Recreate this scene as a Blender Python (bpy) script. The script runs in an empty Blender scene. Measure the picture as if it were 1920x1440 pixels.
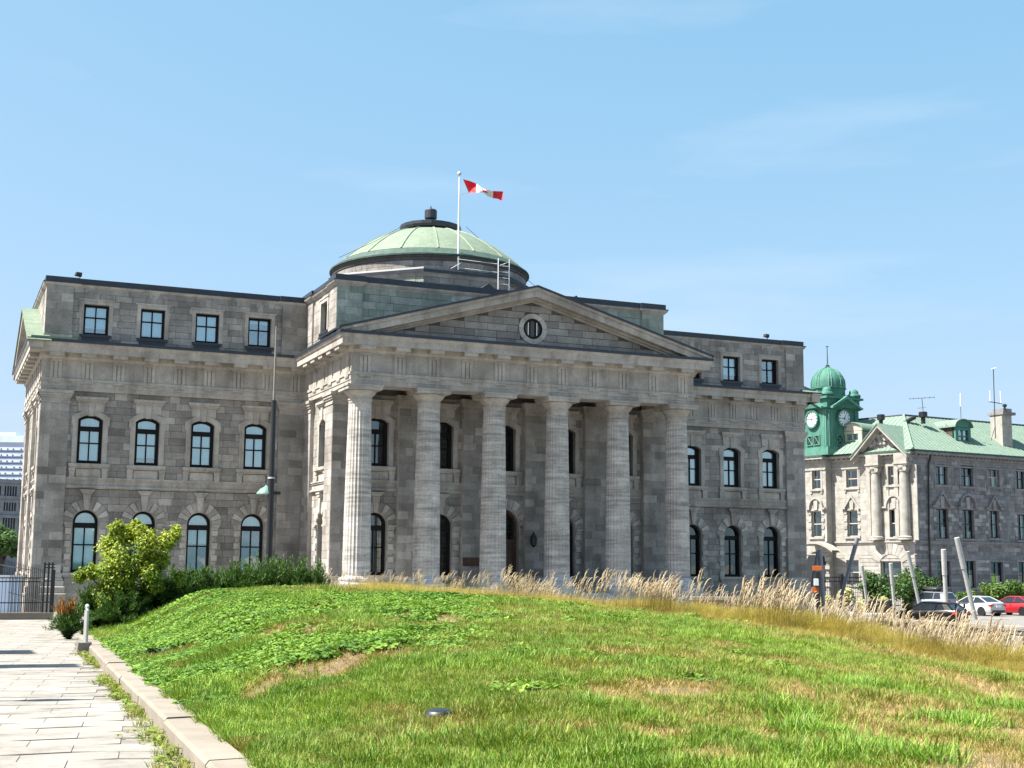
import bpy, bmesh, math, random
import numpy as np
from mathutils import Vector, Matrix

SC = bpy.context.scene
COL = SC.collection
rng = random.Random(7)
nrng = np.random.default_rng(11)
rad = math.radians

# ---------------------------------------------------------------- camera
CAMP = Vector((-27.338, -62.099, 0.439))
CR = Vector((0.9193, -0.3935, 0.0086)).normalized()
CF = Vector((0.3894, 0.9110, 0.1363)).normalized()
CU = CR.cross(CF).normalized()
CR = CF.cross(CU).normalized()
FPX = 2516.18
cam_d = bpy.data.cameras.new('camera')
cam_d.sensor_width = 36.0
cam_d.lens = FPX * 36.0 / 1920.0
cam_d.clip_start = 0.1
cam_d.clip_end = 6000.0
cam = bpy.data.objects.new('camera', cam_d)
COL.objects.link(cam)
M3 = Matrix((CR, CU, -CF)).transposed()
cam.matrix_world = Matrix.Translation(CAMP) @ M3.to_4x4()
SC.camera = cam

# ---------------------------------------------------------------- sky, sun, exposure
SUN_EL, SUN_AZ = 56.0, 7.0          # the sun stands to the left, a little behind the facade
sun_dir = Vector((-math.cos(rad(SUN_AZ)) * math.cos(rad(SUN_EL)), math.sin(rad(SUN_AZ)) * math.cos(rad(SUN_EL)), math.sin(rad(SUN_EL))))
world = bpy.data.worlds.new('World')
SC.world = world
world.use_nodes = True
wn, wl = world.node_tree.nodes, world.node_tree.links
wn.clear()
w_out = wn.new('ShaderNodeOutputWorld')
w_bg = wn.new('ShaderNodeBackground')
w_bg.inputs['Strength'].default_value = 0.09
sky = wn.new('ShaderNodeTexSky')
sky.sky_type = 'NISHITA'
sky.sun_disc = False
sky.sun_elevation = rad(SUN_EL)
sky.sun_rotation = math.atan2(sun_dir.x, sun_dir.y)
sky.altitude = 50.0
sky.air_density = 1.0
sky.dust_density = 2.0
sky.ozone_density = 1.4
# thin pale cloud veil, the same all round the sky
tc = wn.new('ShaderNodeTexCoord')
mp = wn.new('ShaderNodeMapping'); mp.inputs['Scale'].default_value = (1.3, 1.3, 7.0)
cn = wn.new('ShaderNodeTexNoise'); cn.inputs['Scale'].default_value = 2.2; cn.inputs['Detail'].default_value = 5.0
cr_ = wn.new('ShaderNodeValToRGB')
cr_.color_ramp.elements[0].position = 0.54; cr_.color_ramp.elements[0].color = (0, 0, 0, 1)
cr_.color_ramp.elements[1].position = 0.80; cr_.color_ramp.elements[1].color = (0.30, 0.30, 0.30, 1)
mixc = wn.new('ShaderNodeMixRGB'); mixc.inputs['Color2'].default_value = (3.6, 4.0, 4.3, 1)
wl.new(tc.outputs['Generated'], mp.inputs['Vector'])
wl.new(mp.outputs['Vector'], cn.inputs['Vector'])
wl.new(cn.outputs['Fac'], cr_.inputs['Fac'])
wl.new(cr_.outputs['Color'], mixc.inputs['Fac'])
ssep = wn.new('ShaderNodeSeparateColor'); scom = wn.new('ShaderNodeCombineColor')        # tone curve of the whole sky
wl.new(sky.outputs['Color'], ssep.inputs['Color'])
chan = []
for i, (k_, p_) in enumerate(((0.90, 0.78), (1.61, 0.42), (2.03, 0.38))):
    pw = wn.new('ShaderNodeMath'); pw.operation = 'POWER'; pw.inputs[1].default_value = p_
    ml = wn.new('ShaderNodeMath'); ml.operation = 'MULTIPLY'; ml.inputs[1].default_value = k_
    wl.new(ssep.outputs[i], pw.inputs[0]); wl.new(pw.outputs[0], ml.inputs[0]); chan.append(ml.outputs[0])
mn = wn.new('ShaderNodeMath'); mn.operation = 'MINIMUM'
mg = wn.new('ShaderNodeMath'); mg.operation = 'MULTIPLY'; mg.inputs[1].default_value = 0.90
wl.new(chan[1], mg.inputs[0]); wl.new(chan[0], mn.inputs[0]); wl.new(mg.outputs[0], mn.inputs[1])
wl.new(mn.outputs[0], scom.inputs[0]); wl.new(chan[1], scom.inputs[1]); wl.new(chan[2], scom.inputs[2])
wl.new(scom.outputs['Color'], mixc.inputs['Color1'])
wl.new(mixc.outputs['Color'], w_bg.inputs['Color'])
wl.new(w_bg.outputs['Background'], w_out.inputs['Surface'])
sun_l = bpy.data.lights.new('sun', 'SUN')
sun_l.energy = 5.0
sun_l.angle = rad(0.53)
sun_l.color = (1.0, 0.945, 0.86)
sun_o = bpy.data.objects.new('sun', sun_l)
COL.objects.link(sun_o)
sun_o.rotation_euler = sun_dir.to_track_quat('Z', 'Y').to_euler()
sun_o.location = (-60, 0, 80)
SC.view_settings.view_transform = 'Standard'
SC.view_settings.look = 'None'
SC.view_settings.gamma = 1.0
SC.view_settings.exposure = 1.6
SC.view_settings.use_curve_mapping = False
SC.cycles.max_bounces = 6
SC.cycles.transparent_max_bounces = 8
SC.cycles.use_denoising = True

# ---------------------------------------------------------------- helpers
def ray(x, y):
    return (CF * FPX + CR * (x - 960) - CU * (y - 720)) / FPX      # unit depth along the view axis

def P(x, y, d):
    """point of the place seen at photo pixel (x, y), d metres deep"""
    return CAMP + ray(x, y) * d

def gz(x, y):            # level of the paved forecourt, a gentle fall away from the street
    return -1.20 - 0.0095 * (y + 62.1)

STREET_Z = -2.85

def vnoise(x, y, seed=0):
    x = np.asarray(x, float); y = np.asarray(y, float)
    xi = np.floor(x).astype(np.int64); yi = np.floor(y).astype(np.int64)
    fx = x - xi; fy = y - yi
    fx = fx * fx * (3 - 2 * fx); fy = fy * fy * (3 - 2 * fy)
    def h(a, b):
        n = (a * 374761393 + b * 668265263 + seed * 974711) & 0x7fffffff
        n = ((n ^ (n >> 13)) * 1274126177) & 0x7fffffff
        return ((n ^ (n >> 16)) & 0xffff) / 65535.0
    return (h(xi, yi) * (1 - fx) + h(xi + 1, yi) * fx) * (1 - fy) + (h(xi, yi + 1) * (1 - fx) + h(xi + 1, yi + 1) * fx) * fy

ORG = {}
def org(o):
    return ORG.get(o.name, Vector((0, 0, 0)))

class Frame:
    """wall frame: u to the right as one faces the wall, v up, n out of the wall"""
    def __init__(s, o, U):
        s.o = Vector(o); s.U = Vector((U[0], U[1], 0)).normalized(); s.N = Vector((s.U.y, -s.U.x, 0))
    def __call__(s, u, v, n=0.0):
        q = s.o + s.U * u + s.N * n
        return (q.x, q.y, s.o.z + v)
    def off(s, n):
        return Frame(s.o + s.N * n, (s.U.x, s.U.y))

class MB:
    def __init__(s):
        s.v = []; s.f = []; s.t = []
    def add(s, vs, fs, t=0.5):
        b = len(s.v); s.v += [tuple(q) for q in vs]
        for f in fs:
            s.f.append(tuple(b + i for i in f)); s.t.append(t)
        return s
    def box(s, x0, x1, y0, y1, z0, z1, t=0.5):
        return s.add([(x0, y0, z0), (x1, y0, z0), (x1, y1, z0), (x0, y1, z0), (x0, y0, z1), (x1, y0, z1), (x1, y1, z1), (x0, y1, z1)],
                     [(3, 2, 1, 0), (4, 5, 6, 7), (0, 1, 5, 4), (1, 2, 6, 5), (2, 3, 7, 6), (3, 0, 4, 7)], t)
    def fbox(s, F, u0, u1, v0, v1, n0, n1, t=0.5, bev=0.0):
        return s.prism(F, [(u0, v0), (u1, v0), (u1, v1), (u0, v1)], n0, n1, t, bev)
    def prism(s, F, poly, n0, n1, t=0.5, bev=0.0):
        k = len(poly)
        if bev:
            cx = sum(q[0] for q in poly) / k; cy = sum(q[1] for q in poly) / k
            def inset(q):
                dx, dy = cx - q[0], cy - q[1]
                return (q[0] + math.copysign(min(bev, abs(dx)), dx), q[1] + math.copysign(min(bev, abs(dy)), dy))
            vs = [F(u, v, n0) for u, v in poly] + [F(u, v, n1 - bev) for u, v in poly] + [F(*inset(q), n1) for q in poly]
            fs = [tuple(range(2 * k, 3 * k))]
            for a in (0, k):
                fs += [(a + i, a + (i + 1) % k, a + k + (i + 1) % k, a + k + i) for i in range(k)]
            return s.add(vs, fs, t)
        vs = [F(u, v, n0) for u, v in poly] + [F(u, v, n1) for u, v in poly]
        fs = [tuple(range(k - 1, -1, -1)), tuple(range(k, 2 * k))] + [(i, (i + 1) % k, k + (i + 1) % k, k + i) for i in range(k)]
        return s.add(vs, fs, t)
    def ring(s, F, inner, outer, n0, n1, t=0.5, closed=True):
        """band between two equally long outlines, n0..n1"""
        k = len(inner)
        vs = [F(u, v, n0) for u, v in inner] + [F(u, v, n0) for u, v in outer] + [F(u, v, n1) for u, v in inner] + [F(u, v, n1) for u, v in outer]
        fs = []
        for i in range(k if closed else k - 1):
            j = (i + 1) % k
            fs += [(2 * k + i, 3 * k + i, 3 * k + j, 2 * k + j)[::-1], (i, 2 * k + i, 2 * k + j, j)[::-1], (k + i, k + j, 3 * k + j, 3 * k + i)[::-1]]
        if not closed:
            fs += [(0, k, 3 * k, 2 * k)[::-1], (k - 1, 3 * k - 1, 4 * k - 1, 2 * k + k - 1)]
        return s.add(vs, fs, t)
    def lathe(s, prof, c=(0, 0, 0), seg=24, t=0.5, rot=0.0, rad_fn=None):
        k = len(prof); vs = []
        for i in range(seg):
            a = rot + 2 * math.pi * i / seg
            g = rad_fn(i) if rad_fn else 1.0
            for r, z in prof:
                vs.append((c[0] + r * g * math.cos(a), c[1] + r * g * math.sin(a), c[2] + z))
        fs = []
        for i in range(seg):
            j = (i + 1) % seg
            for q in range(k - 1):
                fs.append((i * k + q, j * k + q, j * k + q + 1, i * k + q + 1))
        if prof[0][0] > 1e-6: fs.append(tuple(i * k for i in range(seg - 1, -1, -1)))
        if prof[-1][0] > 1e-6: fs.append(tuple(i * k + k - 1 for i in range(seg)))
        return s.add(vs, fs, t)
    def tube(s, pts, r, seg=8, t=0.5, cap=True):
        pts = [Vector(q) for q in pts]; n = len(pts)
        rs = r if isinstance(r, (list, tuple)) else [r] * n
        vs = []
        for i, q in enumerate(pts):
            d = (pts[min(i + 1, n - 1)] - pts[max(i - 1, 0)]).normalized()
            a = Vector((0, 0, 1)) if abs(d.z) < 0.9 else Vector((1, 0, 0))
            e1 = d.cross(a).normalized(); e2 = d.cross(e1)
            for k in range(seg):
                w = 2 * math.pi * k / seg
                vs.append(q + (e1 * math.cos(w) - e2 * math.sin(w)) * rs[i])
        fs = []
        for i in range(n - 1):
            for k in range(seg):
                j = (k + 1) % seg
                fs.append((i * seg + k, i * seg + j, (i + 1) * seg + j, (i + 1) * seg + k))
        if cap:
            fs.append(tuple(range(seg - 1, -1, -1))); fs.append(tuple((n - 1) * seg + k for k in range(seg)))
        return s.add(vs, fs, t)
    def sweep(s, path, prof, t=0.5):
        """plan polyline (x, y) with mitred corners; prof = (n, z), n to the right-hand side of travel"""
        n = len(path); k = len(prof); vs = []
        for i in range(n):
            a = Vector(path[max(i - 1, 0)]); b = Vector(path[i]); c = Vector(path[min(i + 1, n - 1)])
            d1 = (b - a).normalized() if i > 0 else (c - b).normalized()
            d2 = (c - b).normalized() if i < n - 1 else d1
            n1 = Vector((d1.y, -d1.x)); n2 = Vector((d2.y, -d2.x))
            m = (n1 + n2); m = m / max(0.2, (1 + n1.dot(n2)))
            for q, z in prof:
                vs.append((b.x + m.x * q, b.y + m.y * q, z))
        fs = []
        for i in range(n - 1):
            for q in range(k - 1):
                fs.append((i * k + q, (i + 1) * k + q, (i + 1) * k + q + 1, i * k + q + 1))
        return s.add(vs, fs, t)
    def mesh(s, name, mat, o=Vector((0, 0, 0)), smooth=False):
        me = bpy.data.meshes.new(name)
        me.from_pydata([(a - o[0], b - o[1], c - o[2]) for a, b, c in s.v], [], s.f)
        at = me.attributes.new('tint', 'FLOAT', 'FACE')
        at.data.foreach_set('value', s.t)
        for m_ in (mat if isinstance(mat, (list, tuple)) else [mat]):
            me.materials.append(m_)
        if smooth:
            me.polygons.foreach_set('use_smooth', [True] * len(me.polygons))
            try:
                me.set_sharp_from_angle(angle=rad(38))
            except Exception:
                pass
        return me
    def build(s, name, mat, parent=None, smooth=False, **kw):
        o = org(parent) if parent else Vector((0, 0, 0))
        ob = bpy.data.objects.new(name, s.mesh(name, mat, o, smooth))
        COL.objects.link(ob)
        if parent: ob.parent = parent
        ORG[ob.name] = o
        tag(ob, **kw)
        return ob

def tag(o, label=None, cat=None, group=None, kind=None):
    if label: o['label'] = label
    if cat: o['category'] = cat
    if group: o['group'] = group
    if kind: o['kind'] = kind
    return o

def empty(name, loc, parent=None, rz=0.0, **kw):
    o = bpy.data.objects.new(name, None)
    o.empty_display_size = 0.3
    COL.objects.link(o)
    loc = Vector(loc)
    if parent:
        o.parent = parent; o.location = loc - org(parent)
    else:
        o.location = loc
    o.rotation_euler = (0, 0, rz)
    ORG[o.name] = loc
    return tag(o, **kw)

def inst(me, name, parent, loc=(0, 0, 0), rz=0.0, **kw):
    """object on shared mesh data, given in the parent's own axes"""
    o = bpy.data.objects.new(name, me)
    COL.objects.link(o)
    o.parent = parent; o.location = loc; o.rotation_euler = (0, 0, rz)
    return tag(o, **kw)

def copy_tree(o, parent=None):
    c = o.copy(); COL.objects.link(c); c.parent = parent
    for ch in list(o.children): copy_tree(ch, c)
    return c

# ---------------------------------------------------------------- materials
def newmat(name):
    m = bpy.data.materials.new(name); m.use_nodes = True
    nt = m.node_tree; nt.nodes.clear()
    out = nt.nodes.new('ShaderNodeOutputMaterial')
    b = nt.nodes.new('ShaderNodeBsdfPrincipled')
    nt.links.new(b.outputs['BSDF'], out.inputs['Surface'])
    return m, nt, b

def nd(nt, typ, **kw):
    n = nt.nodes.new(typ)
    for k, v in kw.items():
        if hasattr(n, k): setattr(n, k, v)
        else: n.inputs[k].default_value = v
    return n

def mth(nt, op, a, b=None, c=None, clamp=False):
    n = nt.nodes.new('ShaderNodeMath'); n.operation = op; n.use_clamp = clamp
    for i, q in enumerate((a, b, c)):
        if q is None: continue
        if isinstance(q, (int, float)): n.inputs[i].default_value = q
        else: nt.links.new(q, n.inputs[i])
    return n.outputs[0]

def mixrgb(nt, typ, fac, a, b):
    n = nt.nodes.new('ShaderNodeMixRGB'); n.blend_type = typ
    for i, q in enumerate((fac, a, b)):
        if isinstance(q, (int, float)): n.inputs[i].default_value = q
        elif isinstance(q, tuple): n.inputs[i].default_value = (*q[:3], 1)
        else: nt.links.new(q, n.inputs[i])
    return n.outputs[0]

def noise(nt, vec, scale, detail=4.0, rough=0.55, vscale=None):
    if vscale:
        mp_ = nd(nt, 'ShaderNodeMapping'); mp_.inputs['Scale'].default_value = vscale
        nt.links.new(vec, mp_.inputs['Vector']); vec = mp_.outputs['Vector']
    n = nd(nt, 'ShaderNodeTexNoise'); n.inputs['Scale'].default_value = scale
    n.inputs['Detail'].default_value = detail; n.inputs['Roughness'].default_value = rough
    nt.links.new(vec, n.inputs['Vector'])
    return n.outputs['Fac']

def ramp(nt, fac, stops):
    r = nt.nodes.new('ShaderNodeValToRGB'); e = r.color_ramp.elements
    while len(e) < len(stops): e.new(0.5)
    for q, (p_, c_) in zip(e, stops):
        q.position = p_; q.color = (*c_[:3], 1) if isinstance(c_, tuple) else (c_, c_, c_, 1)
    nt.links.new(fac, r.inputs['Fac'])
    return r.outputs['Color']

def stone_mat(name, dark, mid, light, grime=0.45, stain=(0.5, 0.47, 0.43), strata=0.0, bump=0.35, rough=0.9, soot=0.0):
    m, nt, b = newmat(name)
    geo = nd(nt, 'ShaderNodeNewGeometry'); pos = geo.outputs['Position']
    at = nd(nt, 'ShaderNodeAttribute', attribute_name='tint')
    oi = nd(nt, 'ShaderNodeObjectInfo')
    tv = mth(nt, 'ADD', mth(nt, 'MULTIPLY', at.outputs['Fac'], 0.8), mth(nt, 'MULTIPLY', oi.outputs['Random'], 0.2))
    col = ramp(nt, tv, [(0.05, dark), (0.5, mid), (0.95, light)])
    n1 = noise(nt, pos, 1.3, 5, 0.6)
    n2 = noise(nt, pos, 9.0, 4, 0.65)
    n3 = noise(nt, pos, 1.0, 4, 0.6, (1.6, 1.6, 0.22))            # rain streaks run down the stone
    col = mixrgb(nt, 'MULTIPLY', 1.0, col, ramp(nt, n1, [(0.3, 0.72), (0.7, 1.18)]))
    col = mixrgb(nt, 'MULTIPLY', 1.0, col, ramp(nt, n2, [(0.25, 0.80), (0.75, 1.14)]))
    col = mixrgb(nt, 'MIX', mth(nt, 'MULTIPLY', ramp(nt, n3, [(0.50, 0.0), (0.72, 1.0)]), grime), col, mixrgb(nt, 'MULTIPLY', 1.0, col, stain))
    if soot:
        n5 = noise(nt, pos, 0.42, 6, 0.62); n6 = noise(nt, pos, 2.6, 5, 0.7)
        k_ = mth(nt, 'ADD', mth(nt, 'MULTIPLY', n5, 0.72), mth(nt, 'MULTIPLY', n6, 0.28))
        col = mixrgb(nt, 'MIX', mth(nt, 'MULTIPLY', ramp(nt, k_, [(0.50, 0.0), (0.66, 1.0)]), soot), col, mixrgb(nt, 'MULTIPLY', 1.0, col, (0.46, 0.43, 0.40)))
        n7 = noise(nt, pos, 5.0, 3, 0.6, (1, 1, 2.2))
        col = mixrgb(nt, 'MIX', mth(nt, 'MULTIPLY', ramp(nt, n7, [(0.68, 0.0), (0.76, 1.0)]), 0.30), col, (0.5, 0.48, 0.44))
    if strata:
        n4 = noise(nt, pos, 1.0, 5, 0.7, (0.5, 0.5, 7.0))
        col = mixrgb(nt, 'MULTIPLY', strata, col, ramp(nt, n4, [(0.35, 0.45), (0.65, 1.35)]))
    nt.links.new(col, b.inputs['Base Color'])
    b.inputs['Roughness'].default_value = rough
    bp = nd(nt, 'ShaderNodeBump'); bp.inputs['Strength'].default_value = bump; bp.inputs['Distance'].default_value = 0.03
    nt.links.new(noise(nt, pos, 14.0, 5, 0.7), bp.inputs['Height'])
    nt.links.new(bp.outputs['Normal'], b.inputs['Normal'])
    return m

def plain_mat(name, c, rough=0.6, metal=0.0, var=0.25, scale=3.0, bump=0.0, coat=0.0, spec=0.5):
    m, nt, b = newmat(name)
    geo = nd(nt, 'ShaderNodeNewGeometry'); pos = geo.outputs['Position']
    at = nd(nt, 'ShaderNodeAttribute', attribute_name='tint')
    n1 = noise(nt, pos, scale, 5, 0.6)
    col = mixrgb(nt, 'MULTIPLY', 1.0, c, ramp(nt, n1, [(0.3, 1.0 - var), (0.7, 1.0 + var)]))
    nt.links.new(col, b.inputs['Base Color'])
    b.inputs['Roughness'].default_value = rough; b.inputs['Metallic'].default_value = metal
    b.inputs['Coat Weight'].default_value = coat; b.inputs['Coat Roughness'].default_value = 0.05
    b.inputs['Specular IOR Level'].default_value = spec
    if bump:
        bp = nd(nt, 'ShaderNodeBump'); bp.inputs['Strength'].default_value = bump; bp.inputs['Distance'].default_value = 0.02
        nt.links.new(noise(nt, pos, scale * 6, 4, 0.7), bp.inputs['Height']); nt.links.new(bp.outputs['Normal'], b.inputs['Normal'])
    return m

def copper_mat(name, a, b_, c, streak=(1.5, 1.5, 0.4)):
    m, nt, b = newmat(name)
    geo = nd(nt, 'ShaderNodeNewGeometry'); pos = geo.outputs['Position']
    at = nd(nt, 'ShaderNodeAttribute', attribute_name='tint')
    n1 = noise(nt, pos, 1.2, 5, 0.65, streak); n2 = noise(nt, pos, 6.0, 4, 0.6)
    col = ramp(nt, mth(nt, 'ADD', mth(nt, 'MULTIPLY', n1, 0.7), mth(nt, 'MULTIPLY', at.outputs['Fac'], 0.3)), [(0.25, a), (0.5, b_), (0.75, c)])
    col = mixrgb(nt, 'MULTIPLY', 1.0, col, ramp(nt, n2, [(0.3, 0.82), (0.7, 1.12)]))
    nt.links.new(col, b.inputs['Base Color']); b.inputs['Roughness'].default_value = 0.75
    return m

def glass_mat(name, tint=(0.75, 0.85, 0.86), refl=0.28):
    m = bpy.data.materials.new(name); m.use_nodes = True; nt = m.node_tree; nt.nodes.clear()
    out = nt.nodes.new('ShaderNodeOutputMaterial'); mx = nt.nodes.new('ShaderNodeMixShader')
    tr = nt.nodes.new('ShaderNodeBsdfTransparent'); gl = nt.nodes.new('ShaderNodeBsdfGlossy')
    tr.inputs['Color'].default_value = (*tint, 1); gl.inputs['Roughness'].default_value = 0.03
    gl.inputs['Color'].default_value = (0.9, 0.97, 1.0, 1)
    geo = nd(nt, 'ShaderNodeNewGeometry')
    bp = nd(nt, 'ShaderNodeBump'); bp.inputs['Strength'].default_value = 0.16; bp.inputs['Distance'].default_value = 0.05
    nt.links.new(noise(nt, geo.outputs['Position'], 0.9, 0.5, 0.4), bp.inputs['Height'])
    nt.links.new(bp.outputs['Normal'], gl.inputs['Normal'])
    mx.inputs['Fac'].default_value = refl
    nt.links.new(tr.outputs[0], mx.inputs[1]); nt.links.new(gl.outputs[0], mx.inputs[2]); nt.links.new(mx.outputs[0], out.inputs['Surface'])
    return m

def leaf_mat(name, c_dark, c_mid, c_light, trans=0.3, inst_attr=None, dry=((0.16, 0.19, 0.035), (0.34, 0.27, 0.12))):
    m = bpy.data.materials.new(name); m.use_nodes = True; nt = m.node_tree; nt.nodes.clear()
    out = nt.nodes.new('ShaderNodeOutputMaterial'); mx = nt.nodes.new('ShaderNodeMixShader')
    df = nt.nodes.new('ShaderNodeBsdfPrincipled'); tl = nt.nodes.new('ShaderNodeBsdfTranslucent')
    df.inputs['Roughness'].default_value = 0.55; df.inputs['Specular IOR Level'].default_value = 0.3
    at = nd(nt, 'ShaderNodeAttribute', attribute_name='tint')
    fac = at.outputs['Fac']
    if inst_attr:
        ia = nd(nt, 'ShaderNodeAttribute', attribute_name='vary', attribute_type='INSTANCER')
        fac = mth(nt, 'ADD', mth(nt, 'MULTIPLY', fac, 0.6), mth(nt, 'MULTIPLY', ia.outputs['Fac'], 0.4))
    col = ramp(nt, fac, [(0.0, c_dark), (0.5, c_mid), (1.0, c_light)])
    if inst_attr:
        da = nd(nt, 'ShaderNodeAttribute', attribute_name='dry', attribute_type='INSTANCER')
        dcol = ramp(nt, da.outputs['Fac'], [(0.0, dry[0]), (0.45, dry[0]), (1.0, dry[1])])
        col = mixrgb(nt, 'MIX', ramp(nt, da.outputs['Fac'], [(0.12, 0.0), (0.5, 1.0)]), col, dcol)
    nt.links.new(col, df.inputs['Base Color'])
    nt.links.new(mixrgb(nt, 'MULTIPLY', 1.0, col, (1.25, 1.2, 0.75)), tl.inputs['Color'])
    mx.inputs['Fac'].default_value = trans
    nt.links.new(df.outputs[0], mx.inputs[1]); nt.links.new(tl.outputs[0], mx.inputs[2]); nt.links.new(mx.outputs[0], out.inputs['Surface'])
    return m

M = {}
M['ashlar'] = stone_mat('grey_limestone_ashlar', (0.158, 0.146, 0.132), (0.268, 0.250, 0.227), (0.43, 0.405, 0.37), soot=0.7)
M['trim'] = stone_mat('dressed_limestone', (0.28, 0.26, 0.232), (0.385, 0.358, 0.32), (0.50, 0.468, 0.42), grime=0.7, soot=0.6)
M['shaft'] = stone_mat('column_limestone', (0.35, 0.33, 0.30), (0.42, 0.395, 0.36), (0.49, 0.465, 0.425), grime=0.3, strata=0.75)
M['base'] = stone_mat('pale_sky_tinted_base', (0.40, 0.41, 0.42), (0.46, 0.47, 0.48), (0.52, 0.53, 0.54), grime=0.35)  # fresh pale stone, with bluish sky reflection put into its colour
M['joint'] = stone_mat('mortar', (0.075, 0.070, 0.064), (0.09, 0.084, 0.077), (0.105, 0.10, 0.09))
M['green_stone'] = stone_mat('copper_stained_stone', (0.16, 0.19, 0.16), (0.27, 0.295, 0.25), (0.38, 0.40, 0.35), grime=0.7, stain=(0.45, 0.6, 0.5))
M['copper'] = copper_mat('pale_copper', (0.10, 0.145, 0.098), (0.138, 0.185, 0.128), (0.185, 0.235, 0.175))
M['copper_dark'] = copper_mat('dark_copper', (0.014, 0.030, 0.024), (0.032, 0.066, 0.052), (0.07, 0.125, 0.098), (2.5, 2.5, 0.3))
M['flash'] = plain_mat('dark_sheet_metal', (0.020, 0.026, 0.038), 0.45, 0.0, 0.3, 2.0)
M['frame'] = plain_mat('black_window_frame', (0.006, 0.006, 0.007), 0.6, 0.0, 0.2, spec=0.2)
M['glass'] = glass_mat('window_glass', (0.85, 0.93, 0.93), 0.24)
M['glass_dark'] = glass_mat('dark_window_glass', (0.4, 0.45, 0.46), 0.13)
M['blind'] = plain_mat('pale_blind', (0.58, 0.70, 0.71), 0.8, 0, 0.1, 1.2)
M['blind_blue'] = plain_mat('blue_white_blind', (0.62, 0.76, 0.86), 0.8, 0, 0.06, 0.8)
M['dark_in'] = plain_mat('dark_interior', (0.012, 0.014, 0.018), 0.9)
M['pole_grey'] = plain_mat('galvanised_pole', (0.42, 0.42, 0.41), 0.4, 0.3, 0.15)
M['black'] = plain_mat('black_paint', (0.010, 0.010, 0.011), 0.45, 0, 0.2)
M['white'] = plain_mat('white_metal', (0.75, 0.76, 0.76), 0.4, 0, 0.08)
M['door'] = plain_mat('brown_door', (0.060, 0.026, 0.013), 0.5, 0, 0.4, 2.0)
M['concrete'] = plain_mat('pale_concrete', (0.20, 0.172, 0.137), 0.9, 0, 0.16, 1.5, 0.2)
M['concrete_dark'] = plain_mat('weathered_concrete', (0.16, 0.15, 0.135), 0.9, 0, 0.35, 6.0, 0.4)

# ================================================================ the setting
def sheet(name, pts_xy, zf, mat, **kw):
    mb = MB(); mb.add([(x, y, zf(x, y)) for x, y in pts_xy], [tuple(range(len(pts_xy)))])
    return mb.build(name, mat, **kw)

M['ground'] = plain_mat('ground_paving', (0.17, 0.162, 0.147), 0.92, 0, 0.18, 0.35)
sheet('ground', [(-2500, -2500), (2500, -2500), (2500, 2500), (-2500, 2500)], lambda x, y: STREET_Z, M['ground'], kind='structure')

# ================================================================ the columned stone building
B = empty('customs_house', (0, 8.0, -1.8), label='big grey limestone building with six fluted columns, pediment and low green dome', cat='building')
FF = lambda Y: Frame((0, Y, 0), (1, 0))               # faces the street
LF = lambda X: Frame((X, 0, 0), (0, -1))              # faces left (u = -y)
RF = lambda X: Frame((X, 0, 0), (0, 1))
BASEZ = -2.9

def op_rect(u0, u1, v0, v1, arch=None):
    """opening; arch=(cu, spring, r) rounds the head"""
    return (u0, u1, v0, v1, arch)

def free_spans(u0, u1, va, vb, ops, grow=0.0):
    vm = 0.5 * (va + vb); cuts = []
    for (a, b, c, d, arch) in ops:
        if vb <= c + 1e-6 or va >= d - 1e-6: continue
        if arch and vm > arch[1]:
            h2 = (arch[2] + grow) ** 2 - (vm - arch[1]) ** 2
            if h2 <= 0: continue
            h = math.sqrt(h2); cuts.append((arch[0] - h, arch[0] + h))
        else:
            cuts.append((a, b))
    cuts.sort(); out = []; x = u0
    for a, b in cuts:
        if a > x + 0.02: out.append((x, min(a, u1)))
        x = max(x, b)
    if x < u1 - 0.02: out.append((x, u1))
    return out

def wall_sheet(mb, F, u0, u1, v0, v1, ops):
    br = {v0, v1}
    for (a, b, c, d, arch) in ops:
        for q in (c, d):
            if v0 < q < v1: br.add(q)
        if arch:
            n = 8
            for i in range(n + 1):
                q = arch[1] + (d - arch[1]) * i / n
                if v0 < q < v1: br.add(q)
    br = sorted(br)
    for va, vb in zip(br, br[1:]):
        for a, b in free_spans(u0, u1, va, vb, ops):
            mb.add([F(a, va), F(b, va), F(b, vb), F(a, vb)], [(0, 1, 2, 3)])

STONES = []          # (frame, u0, u1, v0, v1, depth, tint, kind)
def ashlar(F, u0, u1, v0, v1, ops, course=0.36, lmin=0.5, lmax=1.05, kind='ashlar', seed=0, depth=0.022, gap=0.010, rank=0):
    r = random.Random(seed); n = max(1, round((v1 - v0) / course)); h = (v1 - v0) / n
    for i in range(n):
        va, vb = v0 + i * h, v0 + (i + 1) * h
        for a, b in free_spans(u0, u1, va, vb, ops, 0.25):
            x = a - (r.random() * lmin if False else 0)
            first = True
            while x < b - 1e-4:
                L = r.uniform(lmin, lmax)
                if first and i % 2: L *= 0.6
                first = False
                e = x + L
                if b - e < lmin * 0.55: e = b
                t = min(1, max(0, r.gauss(0.47, 0.18)))
                if r.random() < 0.035: t = 1.0
                STONES.append((F, x + gap / 2, e - gap / 2, va + gap / 2, vb - gap / 2, depth * r.uniform(0.55, 1.25), t, kind, rank))
                x = e

def arc_pts(cu, spring, rx, ry, n, a0=0.0, a1=math.pi):
    return [(cu + rx * math.cos(a0 + (a1 - a0) * i / n), spring + ry * math.sin(a0 + (a1 - a0) * i / n)) for i in range(n + 1)]

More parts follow.
